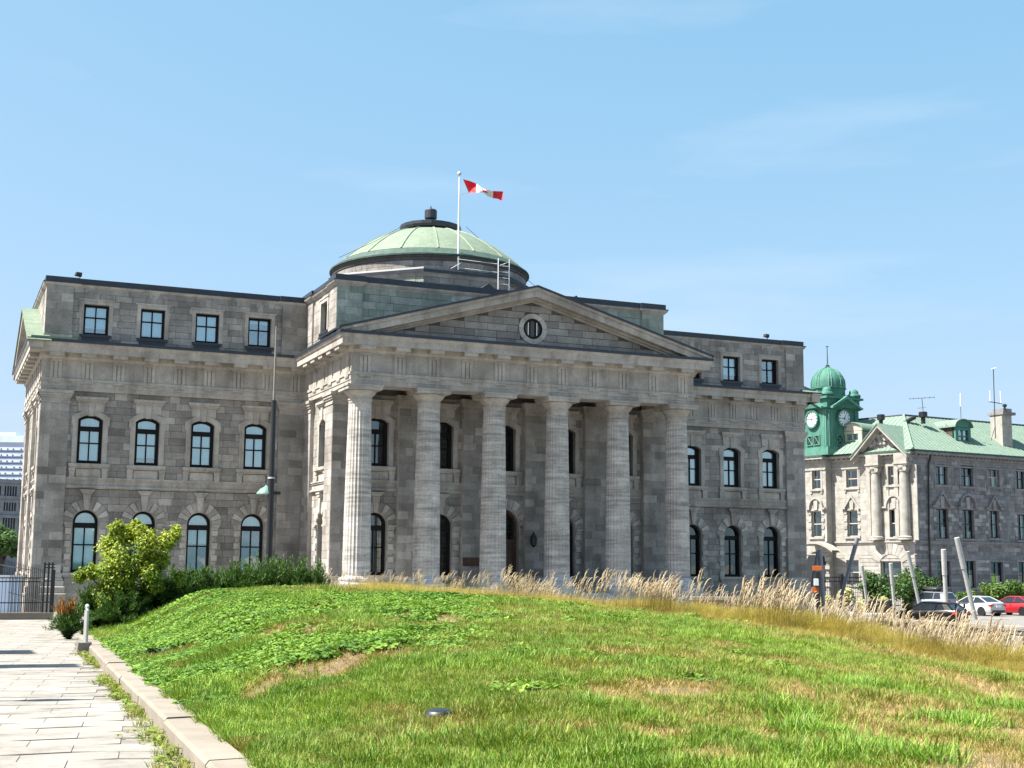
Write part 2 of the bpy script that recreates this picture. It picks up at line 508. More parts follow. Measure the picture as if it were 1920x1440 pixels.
# ---- window kinds: shared meshes in the window's own frame (u along X, v up, n towards -Y)
WF = Frame((0, 0, 0), (1, 0))
WM = {}
def win_meshes():
    # attic window, 1.24 x 1.56, sill at v=0
    w, h = 0.62, 1.56
    mb = MB(); outl = lambda a, b0, b1: [(-a, b0), (a, b0), (a, b1), (-a, b1)]
    mb.ring(WF, outl(w - 0.115, 0.13, h - 0.10), outl(w, 0.0, h), -0.34, -0.20)
    mb.fbox(WF, -0.032, 0.032, 0.10, h - 0.08, -0.345, -0.275)
    mb.fbox(WF, -w + 0.09, w - 0.09, 0.885, 0.95, -0.345, -0.272)
    WM['attic_frame'] = mb.mesh('attic_frame', M['frame'])
    mb = MB(); mb.fbox(WF, -w + 0.05, w - 0.05, 0.06, h - 0.05, -0.325, -0.315); WM['attic_pane'] = mb.mesh('attic_pane', M['glass'])
    mb = MB(); mb.ring(WF, outl(w, 0, h), outl(w + 0.19, -0.001, h + 0.19), -0.42, 0.055)
    mb.fbox(WF, -w - 0.27, w + 0.27, h + 0.19, h + 0.27, 0, 0.085)
    WM['attic_surround'] = mb.mesh('attic_surround', M['trim'])
    mb = MB(); mb.fbox(WF, -w - 0.16, w + 0.16, -0.14, 0.0, -0.3, 0.10); mb.fbox(WF, -w - 0.05, w + 0.05, -0.42, -0.14, 0.0, 0.05); WM['attic_sill'] = mb.mesh('attic_sill', M['flash'])
    for i, (a, b) in enumerate(((-0.42, -0.15), (-0.13, 0.13), (0.15, 0.42))):
        mb = MB(); sk = (-0.06, 0.0, 0.06)[i]
        mb.prism(WF, [(a, h + 0.275), (b, h + 0.275), (b + sk, h + 0.72), (a + sk, h + 0.72)], 0.0, 0.035, (0.35, 0.7, 0.45)[i]); WM['attic_key%d' % i] = mb.mesh('lintel_stone', M['ashlar'])
    # first floor: segmental head, v=0 at sill top
    w, sp, top = 0.61, 2.22, 2.46
    def seg(a, b0, s_, t_, n=10):
        R = ((t_ - s_) ** 2 + a * a) / (2 * (t_ - s_)); c = t_ - R; th = math.asin(a / R)
        return [(-a, b0), (a, b0)] + [(R * math.sin(th - 2 * th * i / n), c + R * math.cos(th - 2 * th * i / n)) for i in range(n + 1)]
    mb = MB(); i_, o_ = seg(w - 0.155, 0.17, sp - 0.03, top - 0.13), seg(w, 0.0, sp, top)
    mb.ring(WF, i_, o_, -0.38, -0.22)
    mb.fbox(WF, -w + 0.13, w - 0.13, 1.66, 1.90, -0.39, -0.25)
    mb.fbox(WF, -0.032, 0.032, 0.14, 1.66, -0.375, -0.28)
    mb.fbox(WF, -w + 0.13, w - 0.13, 1.02, 1.085, -0.376, -0.278)
    WM['first_frame'] = mb.mesh('first_frame', M['frame'])
    mb = MB(); mb.prism(WF, seg(w - 0.08, 0.08, sp, top - 0.06), -0.345, -0.335); WM['first_pane'] = mb.mesh('first_pane', M['glass'])
    mb = MB(); mb.prism(WF, seg(w - 0.08, 0.08, sp, top - 0.06), -0.345, -0.335); WM['first_pane_dark'] = mb.mesh('first_pane_dark', M['glass_dark'])
    mb = MB(); mb.ring(WF, seg(w, 0.0, sp, top), seg(w + 0.25, -0.001, sp + 0.16, top + 0.26), -0.46, 0.075)
    mb.fbox(WF, -w - 0.32, -w, sp - 0.30, sp + 0.155, 0.0, 0.074); mb.fbox(WF, w, w + 0.32, sp - 0.30, sp + 0.155, 0.0, 0.074)
    WM['first_surround'] = mb.mesh('first_surround', M['trim'])
    mb = MB(); mb.fbox(WF, -0.98, 0.98, -0.17, 0.0, -0.40, 0.20, bev=0.02); mb.fbox(WF, -0.93, 0.93, -0.24, -0.17, -0.1, 0.14); WM['first_sill'] = mb.mesh('first_sill', M['trim'])
    mb = MB(); mb.prism(WF, [(-0.13, -0.78), (0.13, -0.78), (0.15, -0.242), (-0.15, -0.242)], 0, 0.13, bev=0.02); mb.fbox(WF, -0.165, 0.165, -0.36, -0.243, 0, 0.16); WM['first_bracket'] = mb.mesh('sill_bracket', M['trim'])
    mb = MB(); mb.fbox(WF, -0.60, 0.60, -0.70, -0.26, 0, 0.05, 0.7, bev=0.012); WM['first_apron'] = mb.mesh('apron_panel', M['trim'])
    mb = MB()
    for (a, b0, b1, n) in ((0.80, 3.24, 3.36, 0.26), (0.76, 3.16, 3.24, 0.21), (0.70, 3.08, 3.16, 0.15)):
        mb.fbox(WF, -a, a, b0, b1, 0, n)
    WM['first_hood'] = mb.mesh('window_hood', M['trim'])
    mb = MB()
    mb.prism(WF, [(-0.62, 2.62), (-0.16, 2.70), (-0.16, 3.08), (-0.66, 3.08)], 0, 0.085, 0.75); WM['first_block0'] = mb.mesh('hood_block', M['trim'])
    mb = MB(); mb.prism(WF, [(0.16, 2.70), (0.62, 2.62), (0.66, 3.08), (0.16, 3.08)], 0, 0.085, 0.62); WM['first_block1'] = mb.mesh('hood_block', M['trim'])
    mb = MB(); mb.prism(WF, [(-0.13, 2.40), (0.13, 2.40), (0.185, 3.08), (-0.185, 3.08)], 0, 0.15, 0.4, bev=0.02); WM['first_key'] = mb.mesh('keystone', M['trim'])
    # ground floor: round head, v=0 at sill
    w, sp = 0.61, 2.50
    arch = lambda a, b0, s_: [(-a, b0), (a, b0)] + arc_pts(0, s_, a, a, 16)
    mb = MB(); mb.ring(WF, arch(w - 0.125, 0.15, sp), arch(w, 0.0, sp), -0.40, -0.24)
    mb.fbox(WF, -w + 0.1, w - 0.1, 2.22, 2.48, -0.41, -0.26)
    mb.fbox(WF, -0.032, 0.032, 0.12, 2.22, -0.39, -0.30); mb.fbox(WF, -w + 0.1, w - 0.1, 1.35, 1.42, -0.392, -0.298)
    WM['ground_frame'] = mb.mesh('ground_frame', M['frame'])
    mb = MB(); mb.prism(WF, arch(w - 0.06, 0.06, sp), -0.365, -0.355); WM['ground_pane'] = mb.mesh('ground_pane', M['glass'])
    mb = MB(); mb.prism(WF, arch(w - 0.06, 0.06, sp), -0.365, -0.355); WM['ground_pane_dark'] = mb.mesh('ground_pane_dark', M['glass_dark'])
    mb = MB(); mb.ring(WF, arch(w, 0.0, sp), arch(w + 0.07, -0.001, sp), -0.46, 0.02); WM['ground_reveal'] = mb.mesh('window_reveal', M['trim'])
    K = 11
    for i in range(K):
        a0, a1 = math.pi * i / K + 0.012, math.pi * (i + 1) / K - 0.012
        if i == K // 2: continue
        ro = 1.14; ri = 0.66
        mb = MB()
        mb.prism(WF, [(ri * math.cos(a0), sp + ri * math.sin(a0)), (ro * math.cos(a0), sp + ro * math.sin(a0)), (ro * math.cos((a0 + a1) / 2), sp + ro * math.sin((a0 + a1) / 2)), (ro * math.cos(a1), sp + ro * math.sin(a1)), (ri * math.cos(a1), sp + ri * math.sin(a1))],
                 0.0, 0.10 if i % 2 else 0.055, 0.85 if i % 2 else 0.25)
        WM['vous%d' % i] = mb.mesh('voussoir', M['trim'])
    mb = MB(); mb.prism(WF, [(-0.105, sp + 0.62), (0.105, sp + 0.62), (0.20, sp + 1.42), (-0.20, sp + 1.42)], 0, 0.16, 0.6, bev=0.02)
    mb.prism(WF, [(-0.20, sp + 1.42), (0.20, sp + 1.42), (0.34, sp + 1.56), (-0.34, sp + 1.56)], 0, 0.20, 0.6); mb.fbox(WF, -0.36, 0.36, sp + 1.56, sp + 1.635, 0, 0.24)
    WM['ground_key'] = mb.mesh('keystone', M['trim'])
    for sgn in (-1, 1):
        mb = MB()
        for (v0, v1, n, e) in ((sp - 0.10, sp, 0.16, 1.06), (sp - 0.18, sp - 0.10, 0.12, 1.02), (sp - 0.27, sp - 0.18, 0.09, 0.98)):
            mb.fbox(WF, *sorted((sgn * 0.66, sgn * e)), v0, v1, 0, n)
        WM['impost%d' % sgn] = mb.mesh('impost', M['trim'])
        for i in range(7):
            mb = MB(); v0 = i * (sp - 0.28) / 7; v1 = v0 + (sp - 0.28) / 7 - 0.014
            wide = i % 2 == 0
            mb.fbox(WF, *sorted((sgn * (0.66 if wide else 0.682), sgn * (0.97 if wide else 0.90))), v0, v1, 0, 0.10 if wide else 0.04, 0.8 if wide else 0.4, bev=0.018)
            WM['quoin%d_%d' % (sgn, i)] = mb.mesh('quoin', M['trim'])
    mb = MB(); mb.fbox(WF, -1.02, 1.02, -0.15, 0.0, -0.42, 0.22, bev=0.02); mb.fbox(WF, -0.97, 0.97, -0.23, -0.15, -0.1, 0.15); WM['ground_sill'] = mb.mesh('ground_sill', M['trim'])
    mb = MB(); mb.fbox(WF, -0.90, 0.90, -1.75, -0.23, 0, 0.09, 0.35, bev=0.015); WM['ground_apron'] = mb.mesh('ground_apron', M['trim'])
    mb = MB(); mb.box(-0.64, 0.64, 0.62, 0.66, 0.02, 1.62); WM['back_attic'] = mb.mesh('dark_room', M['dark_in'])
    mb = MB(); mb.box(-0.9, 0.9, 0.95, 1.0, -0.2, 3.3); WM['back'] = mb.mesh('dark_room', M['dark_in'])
win_meshes()

def blind(parent, kind, lo, mat):
    """roller blind or curtain behind the pane, hanging down to lo"""
    top = {'attic': 1.50, 'first': 2.42, 'ground': 3.08}[kind]
    w = 0.53
    mb = MB(); n = 15; vs = []
    if kind == 'ground': w = 0.54
    for i in range(n):
        u = -w + 2 * w * i / (n - 1); y = 0.40 + 0.008 * math.sin(i * 1.9 + lo * 7)
        vs += [(u, y, lo), (u, y, top)]
    mb.add(vs, [(2 * i, 2 * i + 2, 2 * i + 3, 2 * i + 1) for i in range(n - 1)], 0.5)
    return inst(mb.mesh('blind', mat), 'blind', parent)

def window(kind, F, u, v, parent, bl=None, mat='blind', dark=False, apron=True, lbl=None):
    o = empty('window', F(u, v, 0), parent, rz=math.atan2(F.U.y, F.U.x), label=lbl)
    I = lambda k, nm, **kw: inst(WM[k], nm, o, **kw)
    I(kind + '_frame', 'frame')
    I(kind + '_pane_dark' if (kind != 'attic' and dark) else kind + '_pane', 'pane')
    I('back_attic' if kind == 'attic' else 'back', 'dark_room')
    if kind == 'attic':
        I('attic_surround', 'surround'); I('attic_sill', 'sill')
        for i in range(3): I('attic_key%d' % i, 'lintel_stone')
    elif kind == 'first':
        I('first_surround', 'surround'); I('first_sill', 'sill'); I('first_hood', 'hood'); I('first_block0', 'hood_block'); I('first_block1', 'hood_block'); I('first_key', 'keystone')
        for s in (-0.80, 0.80): I('first_bracket', 'sill_bracket', loc=(s, 0, 0))
        I('first_apron', 'apron_panel')
    else:
        I('ground_reveal', 'reveal'); I('ground_sill', 'sill'); I('ground_key', 'keystone')
        if apron: I('ground_apron', 'apron_panel')
        for i in range(11):
            if i != 5: I('vous%d' % i, 'voussoir')
        for s in (-1, 1):
            I('impost%d' % s, 'impost')
            for i in range(7): I('quoin%d_%d' % (s, i), 'quoin')
    if bl is not None: blind(o, kind, bl, M[mat])
    return o

# ---- levels
Z_SILL0, Z_SILL1, Z_ATT = 0.06, 5.50, 12.06
Z_ARCH, Z_TAEN, Z_FRZ, Z_COR, Z_TOP = 9.13, 9.60, 9.73, 10.72, 11.52
WX = (11.96, 14.74, 17.55, 20.37)
YW, YP = 8.42, 8.20           # wing wall plane, pilaster face
XE = 22.82                    # wing end
XS = 9.45                     # side of the central block
YB = 20.6                     # back of the building
wall = MB()

def win_ops(us):
    ops = []
    for u in us:
        ops.append(op_rect(u - 0.61, u + 0.61, Z_SILL0, Z_SILL0 + 3.11, (u, Z_SILL0 + 2.5, 0.61)))
        ops.append(op_rect(u - 0.61, u + 0.61, Z_SILL1, Z_SILL1 + 2.44))
    return ops
FW = FF(YW)
for sgn in (-1, 1):
    us = [sgn * q for q in WX]
    a, b = (-XE, -XS) if sgn < 0 else (XS, XE)
    ops = win_ops(us)
    wall_sheet(wall, FW, a, b, BASEZ, Z_ARCH + 0.3, ops)
    ashlar(FW, a, b, BASEZ + 0.1, 4.22, ops, 0.37, 0.55, 1.1, seed=3 + sgn, rank=0 if sgn < 0 else 1)
    ashlar(FW, a, b, 4.80, Z_ARCH, ops, 0.36, 0.5, 1.15, seed=13 + sgn, rank=0 if sgn < 0 else 1)
    for u in us:
        dk = sgn > 0
        i = WX.index(abs(u))
        lo = {3: 0.1, 2: 0.1, 1: 1.5, 0: 2.3}[i] if sgn < 0 else {0: 2.2, 1: None, 2: None, 3: 1.4}[i]
        window('ground', FW, u, Z_SILL0, B, lo, 'blind', dark=dk)
        window('first', FW, u, Z_SILL1, B, ({3: 0.1, 2: 0.42, 1: 0.1, 0: 0.1}[i] if sgn < 0 else 0.12), 'blind')
# attic storey of the wings
YA = 8.30
FA = FF(YA)
for sgn in (-1, 1):
    us = [sgn * q for q in WX]
    a, b = (-XE, -XS) if sgn < 0 else (XS, XE)
    ops = [op_rect(u - 0.62, u + 0.62, Z_ATT, Z_ATT + 1.56) for u in us]
    wall_sheet(wall, FA, a, b, Z_COR, 14.62, ops)
    ashlar(FA, a, b, Z_TOP, 14.50, ops, 0.33, 0.45, 1.0, seed=33 + sgn, rank=0 if sgn < 0 else 1)
    for u in us:
        i = WX.index(abs(u))
        lo = {3: 0.38, 2: 0.22, 1: 0.12, 0: 1.28}[i] if sgn < 0 else {0: 0.4, 1: 0.4, 2: 0.42, 3: 1.45}[i]
        window('attic', FA, u, Z_ATT, B, lo, 'blind_blue')
# left and back walls
FL = LF(-XE + 0.2); FR = RF(XE - 0.2)
LWY = (11.9, 16.9)
opsL = win_ops([-q for q in LWY])
wall_sheet(wall, FL, -YB, -YP, BASEZ, Z_ARCH + 0.3, opsL)
ashlar(FL, -YB, -YP, BASEZ + 0.1, Z_ARCH, opsL, 0.37, 0.55, 1.1, seed=71, rank=5)
for q in LWY:
    window('ground', FL, -q, Z_SILL0, B, 0.8); window('first', FL, -q, Z_SILL1, B, 0.1)
wall_sheet(wall, FR, YP, YB, BASEZ, Z_ARCH + 0.3, [])
ashlar(FR, YP, YB, BASEZ + 0.1, Z_ARCH, [], 0.37, 0.55, 1.1, seed=72, rank=6)
LA = LF(-XE); RA = RF(XE)
wall_sheet(wall, LA, -YB, -YA, Z_COR, 14.62, []); wall_sheet(wall, RA, YA, YB, Z_COR, 14.62, [])
ashlar(LA, -20.5, -YA - 0.02, Z_TOP, 14.50, [], 0.33, 0.45, 1.0, seed=75, rank=5)
wall.add([(-XE, YB, BASEZ), (XE, YB, BASEZ), (XE, YB, 14.6), (-XE, YB, 14.6)], [(3, 2, 1, 0)])

# ---- central block: side walls, back wall of the portico
YC = 2.42                      # front of the central block
FC = FF(2.80)
BAY = (-7.0, -3.5, 0.0, 3.5, 7.0)
opsC = win_ops([q for q in BAY if q != 0.0]) + [op_rect(-0.61, 0.61, Z_SILL1, Z_SILL1 + 2.44), op_rect(-0.86, 0.86, -0.75, 3.52, (0, 2.66, 0.86))]
wall_sheet(wall, FC, -XS, XS, -0.75, 9.7, opsC)
ashlar(FC, -XS, XS, -0.74, 9.12, opsC, 0.37, 0.55, 1.2, seed=51, rank=3)
for q in BAY:
    window('first', FC, q, Z_SILL1, B, None if q > -6 else 1.7, dark=True)
    if q: window('ground', FC, q, Z_SILL0, B, None if q > -6 else 1.6, dark=True, apron=False)
for sgn in (-1, 1):
    F = LF(-XS + 0.22) if sgn < 0 else RF(XS - 0.22)
    su = -1 if sgn < 0 else 1
    ops = win_ops([su * 4.85]) if sgn < 0 else []
    a, b = sorted((su * YC, su * YP))
    wall_sheet(wall, F, a, b, BASEZ, 9.7, ops)
    ashlar(F, a, b, -1.0, 9.12, ops, 0.37, 0.5, 1.0, seed=61 + sgn, rank=4)
    if sgn < 0:
        window('first', F, -4.85, Z_SILL1, B, None); window('ground', F, -4.85, Z_SILL0, B, None)
# central attic
for (F, a, b, sd, ops, kind) in ((FF(YC + 0.1), -9.3, 9.3, 81, [], 'green'), (LF(-9.3), -YA, -YC - 0.1, 82, [op_rect(-5.62, -4.38, 12.55, 14.11)], 'ashlar'), (RF(9.3), YC + 0.1, YA, 83, [], 'ashlar')):
    wall_sheet(wall, F, a, b, Z_COR, 14.9, ops)
    ashlar(F, a, b, Z_TOP, 14.62, ops, 0.40, 0.8, 1.7, kind=kind, seed=sd, rank=2)
window('attic', LF(-9.3), -5.0, 12.55, B, None)
wall.build('wall', M['joint'], B)

# ---- pilasters
def pilaster(F, u0, u1, n, kind='ashlar', cap=True, v0=-0.02, rank=0, seed=0):
    mb = MB(); mb.fbox(F, u0, u1, BASEZ, Z_ARCH - 0.62, -0.3, n)
    if cap:
        for (v_a, v_b, e) in ((8.50, 8.58, 0.05), (8.58, 8.74, 0.015), (8.74, 8.84, 0.07), (8.84, 8.97, 0.12), (8.97, Z_ARCH - 0.003, 0.17)):
            mb.fbox(F, u0 - e, u1 + e, v_a, v_b, -0.2, n + e)
    for (v_a, v_b, e) in ((-0.22, 0.02, 0.07), (-0.34, -0.22, 0.12), (-0.62, -0.34, 0.16), (-0.96, -0.62, 0.22), (BASEZ, -0.96, 0.28)):
        mb.fbox(F, u0 - e, u1 + e, v_a, v_b, -0.2, n + e, 0.6, bev=0.03)
    mb.build('pilaster', M['trim'], B)
    ashlar(F.off(n), u0, u1, 0.05, 8.48, [], 0.41, 0.6, 0.95, seed=seed, rank=rank, depth=0.012, gap=0.009)

k = 0
for sgn in (-1, 1):
    for (a, b) in ((21.45, XE), (XS, 10.74)):
        k += 1
        pilaster(FW, *sorted((sgn * a, sgn * b)), 0.20, rank=0 if sgn < 0 else 1, seed=100 + k)
for c in (-5.25, -1.75, 1.75, 5.25):
    k += 1; pilaster(FC, c - 0.68, c + 0.68, 0.33, rank=3, seed=100 + k)
for sgn in (-1, 1):
    k += 1; pilaster(FC, *sorted((sgn * 8.09, sgn * (XS - 0.004))), 0.375, rank=3, seed=100 + k)
FS = LF(-XS + 0.22)
for (a, b) in ((-3.75, -YC - 0.01), (-YP + 0.004, -6.72)):
    k += 1; pilaster(FS, a, b, 0.215, rank=2, seed=100 + k)
for (a, b) in ((-9.55, -YP - 0.01), (-15.0, -13.8), (-20.58, -19.25)):
    k += 1; pilaster(FL, a, b, 0.20, rank=5, seed=100 + k)

# ---- string course between the floors
for sgn in (-1, 1):
    a, b = (-21.44, -10.75) if sgn < 0 else (10.75, 21.44)
    mb = MB()
    for (v0, v1, n) in ((4.24, 4.30, 0.10), (4.30, 4.38, 0.16), (4.38, 4.66, 0.05), (4.66, 4.74, 0.10), (4.74, 4.80, 0.14)):
        mb.fbox(FW, a, b, v0, v1, -0.05, n)
    mb.build('string_course', M['trim'], B)
mb = MB()
for (F, a, b) in ((FC, -8.08, 8.08), (FS, -6.71, -3.76), (FL, -YB, -YP)):
    for (v0, v1, n) in ((4.24, 4.30, 0.10), (4.30, 4.38, 0.16), (4.38, 4.66, 0.05), (4.66, 4.74, 0.10), (4.74, 4.80, 0.14)):
        mb.fbox(F, a, b, v0, v1, -0.05, n)
mb.build('string_course', M['trim'], B)
# plinth course under the wings
for sgn in (-1, 1):
    a, b = (-21.44, -10.75) if sgn < 0 else (10.75, 21.44)
    mb = MB(); mb.fbox(FW, a, b, -1.10, -0.96, 0, 0.10); mb.fbox(FW, a, b, BASEZ, -1.10, 0, 0.06, 0.4); mb.build('plinth', M['trim'], B)

# ---- entablature
XT = 22.87
PATH = [(-XT, YB), (-XT, YP), (-XS, YP), (-XS, -0.67), (XS, -0.67), (XS, YP), (XT, YP), (XT, YB)]
mb = MB(); mb.sweep(PATH, [(-0.30, Z_ARCH), (0.0, Z_ARCH), (0.0, 9.34), (0.03, 9.345), (0.03, Z_TAEN), (0.075, Z_TAEN + 0.003), (0.075, Z_FRZ), (-0.1, Z_FRZ)])
mb.build('architrave', M['trim'], B)
mb = MB(); mb.sweep(PATH, [(-0.1, Z_FRZ - 0.05), (0.0, Z_FRZ - 0.05), (0.0, Z_COR), (-0.1, Z_COR)], 0.35); mb.build('frieze', M['trim'], B)
mb = MB(); mb.sweep(PATH, [(-0.1, 10.66), (0.05, 10.665), (0.06, 10.73), (0.13, 10.79), (0.13, 11.00), (0.62, 11.0), (0.62, 10.97), (0.645, 10.97), (0.645, 11.24), (0.66, 11.26), (0.70, 11.30), (0.76, 11.42), (0.765, 11.50), (0.6, 11.52), (-0.4, 11.60)])
mb.build('cornice', M['trim'], B)
mb = MB(); mb.sweep(PATH, [(0.774, 11.455), (0.80, 11.46), (0.80, 11.60), (0.55, 11.62), (-0.02, 11.72), (-0.02, 11.5)]); mb.build('cornice_flashing', M['flash'], B)

def trig_mesh():
    F = WF; mb = MB()
    for c in (-0.205, 0.0, 0.205):
        mb.prism(F, [(c - 0.085, Z_FRZ), (c + 0.085, Z_FRZ), (c + 0.085, 10.56), (c - 0.085, 10.56)], 0, 0.055, 0.5, bev=0.02)
    mb.fbox(F, -0.31, 0.31, 10.56, 10.66, 0, 0.062)
    t = mb.mesh('triglyph', M['trim'])
    mb = MB(); mb.fbox(F, -0.31, 0.31, 9.525, 9.598, 0.02, 0.085)
    for i in range(6):
        u = -0.26 + i * 0.104
        mb.prism(F, [(u - 0.036, 9.465), (u + 0.036, 9.465), (u + 0.026, 9.525), (u - 0.026, 9.525)], 0.028, 0.08)
    g = mb.mesh('regula', M['trim'])
    mb = MB(); mb.fbox(F, -0.36, 0.36, 10.79, 10.998, 0.13, 0.60, bev=0.015); mb.fbox(F, -0.39, 0.39, 10.94, 10.999, 0.13, 0.612)
    m_ = mb.mesh('mutule', M['trim'])
    return t, g, m_
TRI, REG, MUT = trig_mesh()
def entab(F, us):
    rz = math.atan2(F.U.y, F.U.x)
    for u in us:
        loc = Vector(F(u, 0, 0)) - org(B)
        for me, nm in ((TRI, 'triglyph'), (REG, 'regula'), (MUT, 'mutule')):
            inst(me, nm, B, loc, rz)
entab(FF(YP), [-22.2 + 1.53 * i for i in range(9)]); entab(FF(YP), [22.2 - 1.53 * i for i in range(9)])
entab(FF(-0.67), [-8.77 + 1.754 * i for i in range(11)])
entab(LF(-XS), [-(-0.12 + 1.51 * i) for i in range(5)])
entab(LF(-XT), [-(8.9 + 1.53 * i) for i in range(8)])

# ---- portico: floor, ceiling, columns
mb = MB(); mb.box(-10.0, 10.0, -1.15, 2.9, BASEZ, -0.75)
for i in range(5): mb.box(-10.3 - 0.35 * i, 10.3 + 0.35 * i, -1.5 - 0.38 * i, 2.2, BASEZ, -0.93 - 0.18 * i)
mb.build('portico_steps', M['base'], B)
mb = MB(); mb.box(-XS + 0.03, XS - 0.03, -0.64, 0.66, Z_ARCH - 0.004, 9.7); mb.box(-XS + 0.03, -XS + 1.36, 0.665, 2.6, Z_ARCH - 0.004, 9.7); mb.box(XS - 1.36, XS - 0.03, 0.665, 2.6, Z_ARCH - 0.004, 9.7)
mb.box(-XS + 1.37, XS - 1.37, 0.67, 2.9, 9.55, 9.68)
mb.build('portico_ceiling', M['trim'], B)
def column_meshes():
    seg = 24 * 6; zs = [0.0, 0.25] + [8.25 * i / 8 for i in range(1, 8)] + [8.10, 8.28]
    vs = []; prof = []
    for z in zs:
        e = z / 8.28; r = 0.665 - 0.115 * (e ** 1.5)
        prof.append((r, z))
    mb = MB(); mb.lathe(prof, (0, 0, 0), seg, 0.5, 0, lambda i: (1.0, 0.972, 0.952, 0.945, 0.952, 0.972)[i % 6])
    shaft = mb.mesh('shaft', M['shaft'], smooth=False)
    mb = MB(); mb.lathe([(0.545, 8.26), (0.565, 8.30), (0.565, 8.40), (0.60, 8.42), (0.60, 8.47), (0.575, 8.49), (0.575, 8.58), (0.62, 8.63), (0.70, 8.72), (0.77, 8.80), (0.79, 8.86), (0.76, 8.885)], (0, 0, 0), 40)
    mb.box(-0.86, 0.86, -0.86, 0.86, 8.885, 9.045); mb.box(-0.90, 0.90, -0.90, 0.90, 9.045, 9.124)
    cap = mb.mesh('capital', M['trim'], smooth=True)
    mb = MB(); mb.lathe([(0.93, -0.46), (0.97, -0.41), (0.97, -0.35), (0.92, -0.31), (0.84, -0.29), (0.79, -0.21), (0.79, -0.18), (0.83, -0.15), (0.84, -0.10), (0.80, -0.055), (0.72, -0.05), (0.70, 0.0), (0.67, 0.03)], (0, 0, 0), 40)
    mb.box(-0.98, 0.98, -0.98, 0.98, -0.76, -0.46)
    return shaft, cap, mb.mesh('base', M['base'], smooth=True)
SH, CA, BA_ = column_meshes()
for x in (-8.77, -5.25, -1.75, 1.75, 5.25, 8.77):
    c = empty('column', (x, 0, 0), B)
    inst(SH, 'shaft', c); inst(CA, 'capital', c); inst(BA_, 'base', c)
# door in the middle bay
d = empty('door', (0, 2.80, -0.75), B)
mb = MB(); ar = lambda a, s_: [(-a, 0), (a, 0)] + arc_pts(0, s_, a, a, 14)
mb.ring(WF, ar(0.74, 3.40), ar(0.86, 3.41), -0.45, -0.3); mb.fbox(WF, -0.76, 0.76, 2.55, 2.70, -0.44, -0.28); inst(mb.mesh('frame', M['door']), 'frame', d)
for s in (-1, 1):
    mb = MB(); mb.fbox(WF, *sorted((s * 0.005, s * 0.74)), 0.0, 2.55, -0.43, -0.38)
    for (v0, v1) in ((0.25, 0.95), (1.15, 2.35)): mb.fbox(WF, *sorted((s * 0.15, s * 0.62)), v0, v1, -0.38, -0.36, bev=0.012)
    inst(mb.mesh('leaf', M['door']), 'leaf', d)
mb = MB(); mb.prism(WF, ar(0.74, 3.40)[2:] + [(-0.74, 2.7), (0.74, 2.7)], -0.42, -0.41); inst(mb.mesh('fanlight', M['glass_dark']), 'fanlight', d)
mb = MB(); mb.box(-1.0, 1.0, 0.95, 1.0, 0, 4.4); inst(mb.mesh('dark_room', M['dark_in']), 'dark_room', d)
mb = MB(); mb.ring(WF, ar(0.86, 3.41), ar(0.95, 3.41), -0.45, 0.02)
for i in range(11):
    a0, a1 = math.pi * i / 11 + 0.01, math.pi * (i + 1) / 11 - 0.01
    mb.prism(WF, [(0.95 * math.cos(a0), 3.41 + 0.95 * math.sin(a0)), (1.42 * math.cos(a0), 3.41 + 1.42 * math.sin(a0)), (1.42 * math.cos(a1), 3.41 + 1.42 * math.sin(a1)), (0.95 * math.cos(a1), 3.41 + 0.95 * math.sin(a1))], 0, 0.09 if i % 2 else 0.05, 0.8 if i % 2 else 0.3)
inst(mb.mesh('surround', M['trim']), 'surround', d)
# wall lantern and brown plaque between the inner columns
mb = MB(); q = FC.off(0.36)(1.45, 1.55, 0); mb.lathe([(0.03, 0.0), (0.16, 0.12), (0.19, 0.50), (0.08, 0.68), (0.02, 0.80)], (q[0], q[1] - 0.22, q[2]), 8); mb.box(q[0] - 0.03, q[0] + 0.03, q[1] - 0.25, q[1] + 0.05, q[2] + 0.55, q[2] + 0.60)
mb.build('wall_lantern', M['black'], B)
mb = MB(); mb.fbox(FC, -2.40, -1.35, 0.55, 0.98, 0.33, 0.40, bev=0.01); mb.build('plaque', M['door'], B)

# ---- pediment
SL = (14.66 - 11.80) / 10.22
F6 = FF(-0.62)
hz = lambda u, top: top - SL * abs(u)
mb = MB(); apx = 14.66
TY = [(-9.6, 11.55), (9.6, 11.55), (0, hz(0, apx) - 0.3)]
mb.prism(F6, TY, -0.25, -0.02, 0.3)
mb.build('tympanum', M['joint'], B)
for i in range(8):       # tympanum stones
    v0 = 11.58 + i * 0.36; v1 = v0 + 0.35
    um = (apx - 0.62 - v1) / SL
    if um < 0.3: break
    ocr = lambda va, vb: math.sqrt(max(0, 0.77 ** 2 - ((va + vb) / 2 - 12.53) ** 2))
    x = -um; r = random.Random(200 + i); o_ = ocr(v0, v1)
    while x < um - 0.05:
        e = min(um, x + r.uniform(0.7, 1.5))
        if um - e < 0.4: e = um
        for a, b in (((x, e),) if o_ == 0 else tuple((p_, q_) for p_, q_ in ((x, min(e, -o_)), (max(x, o_), e)) if q_ - p_ > 0.05)):
            STONES.append((F6, a + 0.006, b - 0.006, v0, v1 - 0.01, 0.02 * r.uniform(0.5, 1.2), min(1, max(0, r.gauss(0.42, 0.2))), 'ashlar', 2))
        x = e
